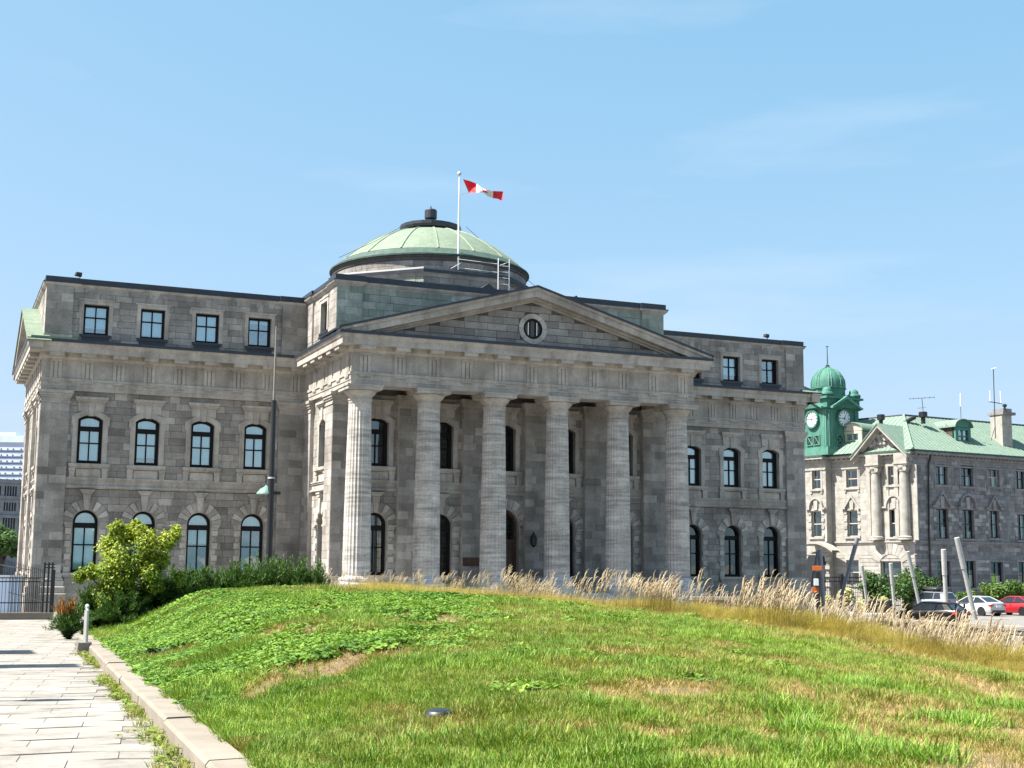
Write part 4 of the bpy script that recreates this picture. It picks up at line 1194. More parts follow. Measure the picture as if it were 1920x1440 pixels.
HED = [(182, 1098, 90, 38.6, 'dark juniper under the left side of the yellow-green tree'), (232, 1106, 110, 37.6, 'dark juniper growing low in front of the yellow-green tree'), (292, 1088, 110, 38.6, 'dark juniper under the right side of the yellow-green tree'),
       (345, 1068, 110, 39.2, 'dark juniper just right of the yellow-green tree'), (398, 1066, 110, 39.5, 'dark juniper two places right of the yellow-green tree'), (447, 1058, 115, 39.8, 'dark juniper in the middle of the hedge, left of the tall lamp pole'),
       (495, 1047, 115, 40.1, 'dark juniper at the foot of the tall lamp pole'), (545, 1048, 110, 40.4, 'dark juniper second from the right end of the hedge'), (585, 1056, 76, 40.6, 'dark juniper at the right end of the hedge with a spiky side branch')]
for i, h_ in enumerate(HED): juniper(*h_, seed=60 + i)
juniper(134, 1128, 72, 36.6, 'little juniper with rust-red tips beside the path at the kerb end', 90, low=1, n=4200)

# ---- grass by instancing tufts on points of the lawn
LIB = {}
def blades(name, n, h, w, spread, lean, mat, seed, curl=0.5, segs=2):
    r = random.Random(seed); mb = MB()
    for i in range(n):
        a = r.uniform(0, 2 * math.pi); rr_ = spread * math.sqrt(r.random()); x, y = rr_ * math.cos(a), rr_ * math.sin(a)
        az = a + r.uniform(-0.9, 0.9); L = h * r.uniform(0.55, 1.15); le = lean * r.uniform(0.3, 1.2); wd = w * r.uniform(0.7, 1.2)
        px_, py_ = -math.sin(az) * wd / 2, math.cos(az) * wd / 2
        vs = []
        for k_ in range(segs + 1):
            s = k_ / segs; out = le * (s ** (1 + curl)) * L; zz = L * (s - 0.22 * le * s * s)
            ww = 1.0 - 0.85 * s ** 1.5
            cx_, cy_ = x + math.cos(az) * out, y + math.sin(az) * out
            vs += [(cx_ - px_ * ww, cy_ - py_ * ww, zz), (cx_ + px_ * ww, cy_ + py_ * ww, zz)]
        mb.add(vs, [(2 * k_, 2 * k_ + 1, 2 * k_ + 3, 2 * k_ + 2) for k_ in range(segs)], min(1, max(0, r.gauss(0.5, 0.25))))
    ob = bpy.data.objects.new(name, mb.mesh(name, mat)); LIB[name] = ob
    return ob
def clover(name, n, rr_, size, mat, seed, hmax=0.07):
    r = random.Random(seed); mb = MB()
    for i in range(n):
        a = r.uniform(0, 2 * math.pi); q = rr_ * math.sqrt(r.random()); c = Vector((q * math.cos(a), q * math.sin(a), r.uniform(0.02, hmax)))
        t_ = Vector((r.uniform(-1, 1), r.uniform(-1, 1), r.uniform(-0.25, 0.25))).normalized(); nn = Vector((r.uniform(-.5, .5), r.uniform(-.5, .5), 1)).normalized(); b_ = nn.cross(t_).normalized(); t_ = b_.cross(nn)
        s = size * r.uniform(0.6, 1.2)
        mb.add([c - t_ * s, c - t_ * s * 0.3 + b_ * s * 0.6, c + t_ * s * 0.5 + b_ * s * 0.5, c + t_ * s, c + t_ * s * 0.5 - b_ * s * 0.5, c - t_ * s * 0.3 - b_ * s * 0.6], [(0, 5, 4, 3, 2, 1)], min(1, max(0, r.gauss(0.5, 0.25))))
    ob = bpy.data.objects.new(name, mb.mesh(name, mat)); LIB[name] = ob
    return ob
def scatter(name, pts_, rotv, scl, pick, dry, vary, srcs, kind='stuff', **kw):
    me = bpy.data.meshes.new(name); n = len(pts_)
    me.vertices.add(n); me.vertices.foreach_set('co', np.asarray(pts_, np.float32).ravel())
    for nm, typ, key, arr in (('rotv', 'FLOAT_VECTOR', 'vector', rotv), ('scl', 'FLOAT', 'value', scl), ('pick', 'INT', 'value', pick), ('dry', 'FLOAT', 'value', dry), ('vary', 'FLOAT', 'value', vary)):
        at = me.attributes.new(nm, typ, 'POINT'); at.data.foreach_set(key, np.ascontiguousarray(arr, np.int32 if typ == 'INT' else np.float32).ravel())
    ob = bpy.data.objects.new(name, me); COL.objects.link(ob)
    col = bpy.data.collections.new(name + '_tufts')
    for i, q in enumerate(srcs):
        q.name = '%s_tuft_%02d' % (name, i); col.objects.link(q)
    ng = bpy.data.node_groups.new(name, 'GeometryNodeTree')
    ng.interface.new_socket('Geometry', in_out='INPUT', socket_type='NodeSocketGeometry'); ng.interface.new_socket('Geometry', in_out='OUTPUT', socket_type='NodeSocketGeometry')
    N, L = ng.nodes, ng.links
    gi, go = N.new('NodeGroupInput'), N.new('NodeGroupOutput')
    ip = N.new('GeometryNodeInstanceOnPoints'); ci = N.new('GeometryNodeCollectionInfo')
    ci.inputs['Collection'].default_value = col; ci.inputs['Separate Children'].default_value = True; ci.inputs['Reset Children'].default_value = True
    ip.inputs['Pick Instance'].default_value = True
    def na(nm, typ):
        q = N.new('GeometryNodeInputNamedAttribute'); q.data_type = typ; q.inputs['Name'].default_value = nm; return q.outputs['Attribute']
    L.new(gi.outputs[0], ip.inputs['Points']); L.new(ci.outputs[0], ip.inputs['Instance'])
    L.new(na('pick', 'INT'), ip.inputs['Instance Index']); L.new(na('rotv', 'FLOAT_VECTOR'), ip.inputs['Rotation']); L.new(na('scl', 'FLOAT'), ip.inputs['Scale'])
    L.new(ip.outputs[0], go.inputs[0])
    md = ob.modifiers.new('tufts', 'NODES'); md.node_group = ng
    tag(ob, kind=kind, **kw)
    return ob
M['grass'] = leaf_mat('grass_blade', (0.020, 0.066, 0.006), (0.125, 0.245, 0.020), (0.34, 0.43, 0.07), 0.22, True, ((0.20, 0.20, 0.035), (0.40, 0.29, 0.125)))
M['clover'] = leaf_mat('broad_weed_leaf', (0.020, 0.074, 0.008), (0.115, 0.225, 0.022), (0.27, 0.38, 0.055), 0.18, True)
gs = [blades('g%d' % i, 12, (0.085, 0.10, 0.075, 0.09)[i], 0.0105, 0.055, (0.95, 0.7, 1.25, 1.05)[i], M['grass'], 500 + i) for i in range(4)]
cs = [clover('c%d' % i, 13, 0.085, 0.030, M['clover'], 520 + i) for i in range(2)]
# dead and bare patches, at their places on the mound (centre, half-axes, strength)
PAT = []
for (px, py, rx, ry, k_) in ((640, 1245, 75, 20, 1.0), (740, 1225, 70, 14, 0.7), (560, 1265, 70, 22, 0.85), (505, 1290, 40, 22, 1.0), (600, 1140, 26, 14, 1.0), (632, 1150, 22, 12, 1.0), (590, 1180, 34, 14, 0.9), (520, 1185, 30, 12, 0.9), (690, 1195, 60, 10, 0.8), (760, 1158, 40, 9, 0.9), (840, 1165, 50, 12, 0.8), (820, 1185, 60, 12, 0.55),
                             (1255, 1300, 95, 18, 1.0), (1300, 1285, 50, 14, 0.8), (1150, 1310, 60, 16, 0.75), (1080, 1267, 25, 10, 0.9), (1215, 1385, 70, 22, 0.8), (760, 1395, 90, 22, 0.75), (850, 1375, 40, 14, 0.6), (1480, 1395, 70, 26, 0.9), (1560, 1370, 120, 24, 0.6), (1700, 1360, 120, 22, 0.7), (1830, 1370, 120, 40, 0.9), (1780, 1420, 130, 30, 0.95), (1520, 1305, 80, 20, 0.65), (1900, 1310, 80, 30, 0.7),
                             (440, 1415, 60, 18, 0.5), (330, 1260, 25, 10, 0.5), (1330, 1430, 90, 20, 0.6), (1360, 1215, 50, 10, 0.45), (950, 1155, 90, 12, 0.5), (1180, 1190, 90, 14, 0.3)):
    c = lawn_at(px, py); e = lawn_at(px, py - ry) if py - ry > 1112 else c
    dist = max(0.35, (e.xy - c.xy).length); PAT.append((c.x, c.y, rx * (c - CAMP).length / FPX, dist, k_))
def dryness(X, Y):
    s = 0.62 * (vnoise(X * 0.55, Y * 0.55, 21) - 0.40) + 1.1 * np.maximum(vnoise(X * 1.3, Y * 1.3, 22) - 0.60, 0)
    wob = 0.55 * (vnoise(X * 1.6, Y * 1.6, 23) - 0.5) + 0.5 * (vnoise(X * 4.5, Y * 4.5, 24) - 0.5)
    for (cx, cy, a, b, k_) in PAT:
        dx, dy = X - cx, Y - cy; u = (dx * CF.y - dy * CF.x) / FHL; v_ = (dx * CF.x + dy * CF.y) / FHL
        q = np.sqrt((u / a) ** 2 + (v_ / b) ** 2) + wob
        s = np.maximum(s, k_ * np.clip(1.6 - 1.25 * q, 0, 1))
    d = ((X - CAMP.x) * CF.x + (Y - CAMP.y) * CF.y) / FHL; u = ((X - CAMP.x) * CF.y - (Y - CAMP.y) * CF.x) / FHL
    px = 960 + 2493 * u / d
    s = s + 0.28 * np.clip((px - 1250) / 500, 0, 1) + 0.5 * np.clip((d - np.interp(px, CX, CD) + 3.5) / 3.5, 0, 1) * (px > 640)
    return np.clip(s, 0, 1)
def lawn_points(n, dmin, dmax, seed, pmin=-60, pmax=2000):
    g = np.random.default_rng(seed)
    d = np.sqrt(g.random(n) * (dmax ** 2 - dmin ** 2) + dmin ** 2); px = g.uniform(pmin, pmax, n)
    X, Y = polar(px, d); k_ = (X > kx(Y) + 0.30 + 0.22 * vnoise(Y * 3.1, Y * 0 + 1.5, 31) ** 2) & (d < np.interp(px, CX, CD) + 5)
    return X[k_], Y[k_], d[k_], px[k_], g
Xs, Ys, Ds, Ps, Ss, Ks, Dr, Va = [], [], [], [], [], [], [], []
def rotations(g, n, tilt=0.25): return np.stack([g.normal(size=n) * tilt, g.normal(size=n) * tilt, g.uniform(0, 6.283, n)], 1)
def clover_field(X, Y, px):
    d = ((X - CAMP.x) * CF.x + (Y - CAMP.y) * CF.y) / FHL
    f = np.clip((d - 16.5) / 4, 0, 1) * np.clip((980 - px) / 160, 0, 1)
    return f * np.clip((vnoise(X * 0.6, Y * 0.6, 41) - 0.28) * 4, 0, 1)
sets = []
for (n, a, b, sd) in ((62000, 8.5, 16, 1), (66000, 16, 25, 2), (76000, 25, 42, 3)):
    X, Y, d, px, g = lawn_points(n, a, b, sd)
    dr = dryness(X, Y); cf = clover_field(X, Y, px)
    keep = g.random(len(X)) < (1 - 0.93 * np.clip((dr - 0.35) / 0.6, 0, 1)) * (1 - 0.85 * cf)
    sets.append((X[keep], Y[keep], dr[keep], g, d[keep]))
X = np.concatenate([s_[0] for s_ in sets]); Y = np.concatenate([s_[1] for s_ in sets]); dr = np.concatenate([s_[2] for s_ in sets]); d = np.concatenate([s_[4] for s_ in sets]); g = sets[0][3]; n = len(X)
tall = 0.6 + 1.0 * vnoise(X * 0.8, Y * 0.8, 51) * (0.55 + 0.9 * vnoise(X * 2.7, Y * 2.7, 52))
scatter('grass', np.stack([X, Y, lawn_z(X, Y) - 0.005], 1), rotations(g, n), np.clip(tall * (1 - 0.45 * dr) * (1 + 0.012 * (d - 10)), 0.3, 2.2), g.integers(0, 4, n), np.clip(dr + 0.16 * g.normal(size=n) + 0.05, 0, 1), np.clip(0.5 + 0.9 * (vnoise(X * 0.9, Y * 0.9, 53) - 0.5) + 0.30 * g.normal(size=n), 0, 1), gs)
# dead thatch on the bare patches
X, Y, d, px, g = lawn_points(90000, 8.5, 40, 7)
dr = dryness(X, Y); keep = (g.random(len(X)) < np.clip((dr - 0.3) / 0.5, 0, 1) * 0.85); X, Y, dr, d = X[keep], Y[keep], dr[keep], d[keep]; n = len(X)
th = [blades('t%d' % i, 9, 0.075, 0.0065, 0.07, 1.5, M['grass'], 540 + i) for i in range(2)]
scatter('dead_grass', np.stack([X, Y, lawn_z(X, Y) - 0.006], 1), rotations(g, n, 0.35), 0.5 + 0.5 * g.random(n), g.integers(0, 2, n), np.clip(0.75 + 0.25 * g.normal(size=n), 0.45, 1), g.random(n), th)
# low broad-leaved weeds on the far side of the mound
X, Y, d, px, g = lawn_points(75000, 14, 39, 8, -60, 1500)
cf = clover_field(X, Y, px); dr = dryness(X, Y); spot = (vnoise(X * 1.2, Y * 1.2, 43) > 0.80) * 0.25
keep = g.random(len(X)) < np.clip(np.maximum(cf * (1 - 0.97 * np.clip((dr - 0.45) / 0.3, 0, 1)), spot), 0, 1); X, Y, dr, d = X[keep], Y[keep], dr[keep], d[keep]; n = len(X)
scatter('clover', np.stack([X, Y, lawn_z(X, Y)], 1), rotations(g, n, 0.12), 0.7 + 0.9 * vnoise(X * 1.4, Y * 1.4, 44) + 0.3 * g.random(n), g.integers(0, 2, n), np.clip(0.25 * dr, 0, 0.3), np.clip(0.45 + 0.9 * (vnoise(X * 1.1, Y * 1.1, 45) - 0.5) + 0.15 * g.normal(size=n), 0, 1), cs)
# green weeds pushing up in the dry part, and rank tufts
X, Y, d, px, g = lawn_points(2600, 8.6, 30, 9, 500, 2000)
keep = vnoise(X * 0.9, Y * 0.9, 61) > 0.60; X, Y = X[keep], Y[keep]
for (px_, py_, r_, k_) in ((1530, 1382, 0.34, 70), (1795, 1358, 0.36, 60), (1640, 1292, 0.5, 60), (1185, 1362, 0.28, 40), (1118, 1332, 0.3, 36), (800, 1402, 0.26, 44), (1480, 1345, 0.4, 50), (1905, 1335, 0.5, 60), (1640, 1425, 0.55, 110), (1480, 1430, 0.4, 60), (1380, 1200, 0.5, 40), (1250, 1260, 0.5, 40), (1240, 1425, 0.3, 40), (1890, 1215, 0.5, 30), (1000, 1240, 0.6, 50), (960, 1400, 0.4, 40)):
    c_ = lawn_at(px_, py_); X = np.concatenate([X, c_.x + g.normal(size=k_) * r_ * 0.55]); Y = np.concatenate([Y, c_.y + g.normal(size=k_) * r_ * 0.55])
n = len(X)
wd = [blades('w%d' % i, 22, 0.14, 0.011, 0.11, 0.9, M['grass'], 560 + i) for i in range(3)]
scatter('rank_grass', np.stack([X, Y, lawn_z(X, Y)], 1), rotations(g, n, 0.15), 0.6 + 0.7 * g.random(n), g.integers(0, 3, n), np.clip(0.05 * g.random(n), 0, 1), 0.3 + 0.5 * g.random(n), wd)

# ---- tall feathery grass along the back of the mound
M['tall'] = leaf_mat('tall_grass_blade', (0.19, 0.19, 0.035), (0.36, 0.295, 0.075), (0.52, 0.42, 0.16), 0.45)
M['plume'] = leaf_mat('seed_plume', (0.26, 0.19, 0.11), (0.46, 0.37, 0.24), (0.66, 0.57, 0.42), 0.3)
def plume_stalk(name, h, seed, n=5):
    r = random.Random(seed); mb = MB(); mb2 = MB()
    for i in range(n):
        x, y = r.uniform(-0.12, 0.12), r.uniform(-0.12, 0.12); H = h * r.uniform(0.7, 1.1); ln = r.uniform(0.10, 0.30); ly = r.uniform(-0.1, 0.1)
        pt = lambda s: Vector((x + ln * H * s ** 2.2, y + ly * H * s ** 2, H * (s - 0.05 * s ** 3)))
        mb.tube([pt(s) for s in (0, 0.35, 0.7, 0.84)], [0.0035, 0.003, 0.0025, 0.002], 3, r.uniform(0.3, 0.9), False)
        pr_ = [pt(s) for s in (0.70, 0.76, 0.82, 0.88, 0.94, 1.0, 1.05)]
        pr_[-1] += Vector((0.03, 0, -0.035)); pr_[-2] += Vector((0.012, 0, -0.008)); w = r.uniform(0.75, 1.25)
        mb2.tube(pr_, [0.003, 0.009 * w, 0.012 * w, 0.012 * w, 0.010 * w, 0.007 * w, 0.002], 5, min(1, max(0, r.gauss(0.5, 0.25))), False)
    me = mb.mesh(name, M['tall']); nv = len(mb.v)
    mb.v += mb2.v; k_ = len(mb.f); mb.f += [tuple(nv + i for i in f_) for f_ in mb2.f]; mb.t += mb2.t
    me = mb.mesh(name, [M['tall'], M['plume']])
    for i, p_ in enumerate(me.polygons): p_.material_index = 1 if i >= k_ else 0
    ob = bpy.data.objects.new(name, me); LIB[name] = ob
    return ob
ps = [plume_stalk('p%d' % i, 1.0, 600 + i) for i in range(5)]
bs = [blades('b%d' % i, 26, 0.55, 0.011, 0.20, 0.85, M['tall'], 620 + i, 1.0, 4) for i in range(3)]
g = np.random.default_rng(77)
def fringe(n, near, far, seed, p0, p1, wfn):
    g = np.random.default_rng(seed); px = g.uniform(p0, p1, n); d = np.interp(px, CX, CD) + g.uniform(near, far, n)
    X, Y = polar(px, d); k_ = g.random(n) < wfn(px, X, Y)
    return X[k_], Y[k_], px[k_], d[k_], g
hs = lambda px: np.interp(px, [600, 700, 900, 1050, 1200, 1350, 1500, 1650, 1800, 1950], [0.60, 0.68, 0.78, 0.86, 0.92, 1.02, 1.15, 1.08, 1.05, 1.0])
clump = lambda px, X, Y: np.clip(0.14 + 1.7 * (vnoise(X * 0.8, Y * 0.8, 71) - 0.42), 0.10, 1) * np.interp(px, [590, 680, 1000, 1560, 1700, 2000], [0.25, 0.6, 0.85, 1.0, 0.75, 0.5])
X, Y, px, d, g = fringe(3000, -1.0, 3.2, 78, 600, 2050, clump); n = len(X)
sc_ = hs(px) * (0.55 + 0.65 * vnoise(X * 0.7, Y * 0.7, 72)) * (0.8 + 0.35 * g.random(n))
wind = math.atan2(CR.y, CR.x)
scatter('feather_grass', np.stack([X, Y, lawn_z(X, Y) - 0.02], 1), np.stack([0.06 * g.normal(size=n), 0.05 * g.normal(size=n), wind + 0.35 * g.normal(size=n)], 1), sc_, g.integers(0, 5, n), np.zeros(n), g.random(n), ps)
X, Y, px, d, g = fringe(9000, -1.2, 3.0, 79, 590, 2050, lambda px, X, Y: np.clip(0.55 + 0.8 * (vnoise(X * 0.9, Y * 0.9, 71) - 0.4), 0.15, 1) * np.interp(px, [590, 620, 2050], [0.7, 1, 1])); n = len(X)
scatter('tall_grass', np.stack([X, Y, lawn_z(X, Y) - 0.02], 1), np.stack([0.10 * g.normal(size=n), 0.10 * g.normal(size=n), g.uniform(0, 6.28, n)], 1), hs(px) * (0.50 + 0.85 * vnoise(X * 1.1, Y * 1.1, 73)) * np.clip(0.55 + 0.35 * (d - np.interp(px, CX, CD)), 0.3, 1.1), g.integers(0, 3, n), np.zeros(n), g.random(n), bs)
# weeds along the foot of the kerb and in the paving
g = np.random.default_rng(80); n = 900
Y = g.uniform(-58, -27, n); off = np.abs(g.normal(size=n)) * 0.11 * (0.25 + 1.3 * vnoise(Y * 1.1, Y * 0, 81)); k_ = g.random(n) < np.clip(0.25 + 1.5 * (vnoise(Y * 0.8, Y * 0 + 3, 82) - 0.3), 0.05, 1)
Y, off = Y[k_], off[k_]; X = kx(Y) - 0.02 - off; n = len(X)
kw_ = [blades('k%d' % i, 12, 0.09, 0.008, 0.05, 0.9, M['grass'], 640 + i) for i in range(2)] + [clover('kc', 10, 0.07, 0.028, M['clover'], 645)]
scatter('kerb_weeds', np.stack([X, Y, gz(0, Y) + 0.012], 1), rotations(g, n, 0.15), (0.55 + 0.8 * g.random(n)), g.integers(0, 3, n), np.clip(0.25 + 0.3 * g.random(n), 0, 1), 0.5 + 0.5 * g.random(n), kw_)

# ================================================================ things on and round the lawn
M['mast'] = plain_mat('weathered_mast', (0.17, 0.155, 0.135), 0.6, 0, 0.15)
# tall pole with a small green lamp, behind the hedge
base = P(503, 1075, 45.0); base.z = gz(0, base.y)
lp = empty('lamp_post', base, label='very tall dark pole with pale upper mast and small green lamp, before the left wing', cat='lamp post')
top = P(515, 600, 45.0); ax = Vector((base.x, base.y, top.z))
q = lambda z: Vector((base.x, base.y, z))
z1 = P(511, 745, 45).z; z2 = P(507, 895, 45).z
mb = MB(); mb.tube([q(base.z), q(z2)], [0.118, 0.105], 14); mb.build('pole', M['black'], lp, smooth=True)
mb = MB(); mb.tube([q(z2 + 0.03), q(z1)], [0.095, 0.082], 14); mb.build('pole', M['black'], lp, smooth=True)
mb = MB(); mb.tube([q(z2 - 0.02), q(z2 + 0.035)], [0.125, 0.115], 14); mb.build('collar', M['pole_grey'], lp)
mb = MB(); mb.tube([q(z1), q(top.z)], [0.044, 0.028], 10); mb.build('mast', M['mast'], lp, smooth=True)
zl = P(500, 925, 45).z
M['lamp_green'] = plain_mat('pale_green_enamel', (0.10, 0.22, 0.18), 0.5, 0, 0.15)
mb = MB(); c = Vector((base.x - 0.10, base.y + 0.26, zl)); mb.lathe([(0.33, 0.0), (0.32, 0.05), (0.22, 0.17), (0.08, 0.25), (0.03, 0.30)], c, 20); mb.tube([c + Vector((0, 0, 0.2)), q(zl + 0.2)], 0.03, 6); mb.build('lamp_shade', M['lamp_green'], lp, smooth=True)
mb = MB(); mb.box(base.x + 0.1, base.x + 0.32, base.y - 0.05, base.y + 0.05, zl - 0.02, zl + 0.09); mb.build('control_box', M['black'], lp)

# hoop on a concrete block by the kerb
c = P(157, 1217, 29.3); c.z = gz(0, c.y)
hp = empty('bike_hoop', c, label='narrow grey steel hoop standing on a concrete block beside the kerb', cat='hoop')
mb = MB(); mb.prism(Frame((c.x, c.y - 0.16, c.z), (1, 0)), [(-0.155, -0.02), (0.155, -0.02), (0.145, 0.27), (-0.145, 0.27)], -0.36, 0.0, bev=0.012); mb.build('block', M['concrete_dark'], hp)
mb = MB(); pts_ = [Vector((c.x + 0.03, c.y - 0.1 + yy, c.z + zz)) for yy, zz in ((0, 0.24), (0, 0.95), (0.02, 1.02), (0.08, 1.05), (0.18, 1.05), (0.24, 1.02), (0.26, 0.95), (0.26, 0.24))]
mb.tube(pts_, 0.038, 10); mb.build('steel_loop', M['pole_grey'], hp, smooth=True)

# round black spotlight sunk in the grass
c = lawn_at(825, 1352); c.z -= 0.02
sp = empty('ground_spotlight', c, label='round black ground spotlight lying in the grass of the lawn', cat='spotlight')
mb = MB(); mb.lathe([(0.155, -0.06), (0.165, 0.05), (0.150, 0.10), (0.135, 0.115)], c, 24); mb.build('housing', M['black'], sp, smooth=True)
M['lens'] = plain_mat('dark_lens', (0.015, 0.018, 0.024), 0.22, 0, 0.1)
mb = MB(); mb.lathe([(0.13, 0.112), (0.10, 0.128), (0.04, 0.137), (0.0, 0.139)], c, 24); mb.build('lens', M['lens'], sp, smooth=True)
# dark rosette plant near the kerb
c = lawn_at(308, 1228)
M['dark_leaf'] = leaf_mat('dark_dock_leaf', (0.008, 0.030, 0.008), (0.018, 0.055, 0.014), (0.045, 0.10, 0.03), 0.15)
dp = empty('dark_plant', c, label='low dark-leaved weed clump on the left slope of the lawn', cat='plant')
for i in range(46):
    a = rng.uniform(0, 6.28); L = rng.uniform(0.14, 0.30); e = rng.uniform(0.1, 0.9); o_ = c + Vector((rng.uniform(-.32, .32), rng.uniform(-.18, .18), 0))
    d_ = Vector((math.cos(a) * math.cos(e), math.sin(a) * math.cos(e), math.sin(e))); s_ = Vector((-math.sin(a), math.cos(a), 0)) * L * 0.22
    mb = MB(); m_ = o_ + d_ * L * 0.55 + Vector((0, 0, 0.03)); t_ = o_ + d_ * L - Vector((0, 0, 0.03))
    mb.add([o_, m_ - s_, t_, m_ + s_, m_ + Vector((0, 0, -0.012))], [(0, 4, 1), (1, 4, 2), (2, 4, 3), (3, 4, 0)], rng.random()); mb.build('leaf', M['dark_leaf'], dp)
# unseen pylons added left of view for their shadow bands, and a street lamp
for (x, y, h, w, lab) in ((-32.6, -28.95, 11.0, 0.85, 'broad grey unseen pylon added for its shadow left of the path, the far one'), (-32.8, -34.1, 12.0, 0.55, 'narrower grey unseen pylon added for its shadow left of the path, nearer the street lamp')):
    o = empty('shadow_pylon', (x, y, gz(0, y)), label=lab, cat='pylon')
    mb = MB(); mb.box(x - 0.14, x + 0.14, y - w, y + w, gz(0, y) + 0.3, gz(0, y) + h); mb.build('panel', M['pole_grey'], o)
    mb = MB(); mb.box(x - 0.3, x + 0.3, y - w - 0.1, y + w + 0.1, gz(0, y) - 0.1, gz(0, y) + 0.297); mb.build('footing', M['concrete_dark'], o)
x, y, h = -33.0, -41.7, 11.6
o = empty('street_lamp', (x, y, gz(0, y)), label='thin grey street lamp with oval heads left of the paved path', cat='street lamp')
b0 = Vector((x, y, gz(0, y)))
mb = MB(); mb.tube([b0, b0 + Vector((0, 0, h))], [0.09, 0.06], 10); mb.build('pole', M['pole_grey'], o, smooth=True)
for k_ in (0.80, 0.93):
    mb = MB(); cc = b0 + Vector((0, 0, h * k_)); mb.lathe([(0.02, -0.55), (0.14, -0.4), (0.22, 0.0), (0.16, 0.4), (0.02, 0.6)], cc, 12); mb.build('lamp_head', M['pole_grey'], o, smooth=True)

# ---- fence, kerb and hoarding at the left end
FD = 53.0
a = P(0, 1158, FD); yk = a.y; x1 = P(103, 1150, FD).x
fk = empty('low_wall', (x1 - 3, yk, gz(0, yk)), label='long low concrete kerb wall under the black fence at the path end', cat='wall')
mb = MB(); mb.box(x1 - 16, x1, yk, yk + 0.4, gz(0, yk) - 0.2, gz(0, yk) + 0.20); mb.box(x1 - 16.02, x1 + 0.03, yk - 0.03, yk + 0.45, gz(0, yk) + 0.203, gz(0, yk) + 0.29)
mb.build('wall_block', M['concrete'], fk)
zb = gz(0, yk) + 0.29; yf = yk + 0.2
fe = empty('picket_fence', (x1 - 3, yf, zb), label='black metal picket fence with a triple end post on the low wall', cat='fence')
zz = lambda y: P(50, y, FD).z
for i in range(60):
    x = x1 - 0.55 - i * 0.128
    mb = MB(); mb.box(x - 0.009, x + 0.009, yf - 0.009, yf + 0.009, zb, zz(1083)); mb.build('picket', M['black'], fe)
for y in (1084, 1091, 1131):
    mb = MB(); mb.box(x1 - 10, x1 - 0.45, yf - 0.018, yf + 0.018, zz(y) - 0.022, zz(y) + 0.022); mb.build('rail', M['black'], fe)
for dx, tp in ((-0.40, 1054), (-0.24, 1054), (-0.10, 1054), (-0.02, 1068)):
    mb = MB(); mb.box(x1 + dx - 0.038, x1 + dx + 0.038, yf - 0.04, yf + 0.04, zb, zz(tp)); mb.build('post', M['black'], fe)
for y in (1058, 1064, 1090, 1130):
    mb = MB(); mb.box(x1 - 0.42, x1 - 0.0, yf - 0.02, yf + 0.02, zz(y) - 0.02, zz(y) + 0.02); mb.build('post_bar', M['black'], fe)
f2 = empty('picket_fence', (x1 - 1, yf + 4, zb), label='black picket fence running back to the building behind the triple post', cat='fence')
for i in range(26):
    y = yf + 0.6 + i * 0.42; x = x1 - 0.35 - 0.05 * i
    mb = MB(); mb.box(x - 0.012, x + 0.012, y - 0.012, y + 0.012, gz(0, y), P(70, 1069, FD).z + 0.02 * i); mb.build('picket', M['black'], f2)
for z in (P(70, 1074, FD).z, P(70, 1130, FD).z):
    mb = MB(); mb.tube([(x1 - 0.35, yf + 0.6, z), (x1 - 0.35 - 0.05 * 25, yf + 0.6 + 25 * 0.42, z + 0.3)], 0.02, 5); mb.build('rail', M['black'], f2)
M['hoard'] = plain_mat('blue_white_hoarding', (0.62, 0.72, 0.88), 0.5, 0, 0.06, 0.7)
c = P(10, 1148, 61); c.z = gz(0, c.y)
ho = empty('hoarding', c, label='pale blue-white hoarding panel behind the black fence', cat='hoarding')
e0, e1 = P(-160, 1083, 61), P(42, 1083, 61)
mb = MB(); mb.box(e0.x, e1.x, c.y, c.y + 0.12, gz(0, c.y) - 0.1, e1.z); mb.build('panel', M['hoard'], ho)
mb = MB(); mb.box(e0.x, e1.x + 0.05, c.y - 0.05, c.y + 0.2, e1.z + 0.003, e1.z + 0.10); mb.build('cap_rail', M['white'], ho)
c = P(-2, 1078, 82); c.z = gz(0, c.y)

# ---- far left: tree, low modern block, tower
def far_tree(px, py, d, r_, label, seed, mat='tree_leaf', n=5000, gz_=None, name='tree', size=0.16, shape=(1.0, 0.8)):
    c = P(px, py, d); b = Vector((c.x, c.y, STREET_Z if gz_ is None else gz_))
    root = empty(name, b, label=label, cat=name.split('_')[-1] if name != 'tree' else 'tree')
    g = np.random.default_rng(seed); cl = []; rr_ = []
    for i in range(16):
        v_ = unit(g.normal(size=3)); k_ = r_ * g.uniform(0.2, 0.75); cl.append(np.array(c) + v_ * k_ * np.array([shape[0], shape[0], shape[1]])); rr_.append(r_ * g.uniform(0.25, 0.45))
    C, A, Bv, g = leaf_cloud(n, cl, rr_, size, 0.5, seed + 1, 0.3)
    k_ = C[:, 2] > b.z + 0.02; C, A, Bv = C[k_], A[k_], Bv[k_]
    T = np.clip(0.5 + 0.25 * g.normal(size=len(C)) + 0.5 * (vnoise(C[:, 0] * 1.2, C[:, 2] * 1.2, seed) - 0.5), 0, 1)
    cc = Vector(c); st_ = [([b, b.lerp(cc, 0.5), cc + Vector((0, 0, r_ * 0.3))], [r_ * 0.08, r_ * 0.065, r_ * 0.02])]
    for i in range(4): st_.append(([b.lerp(cc, 0.55), Vector(cl[i])], [r_ * 0.045, r_ * 0.012]))
    tree_parts(root, st_, C, A, Bv, T, M[mat], M['bark'])
    return root
far_tree(4, 1018, 115, 2.6, 'dark green round-headed tree at the far left edge behind the fence', 31)
M['far_wall'] = stone_mat('far_block_wall', (0.19, 0.20, 0.215), (0.22, 0.23, 0.245), (0.25, 0.26, 0.275), grime=0.2)
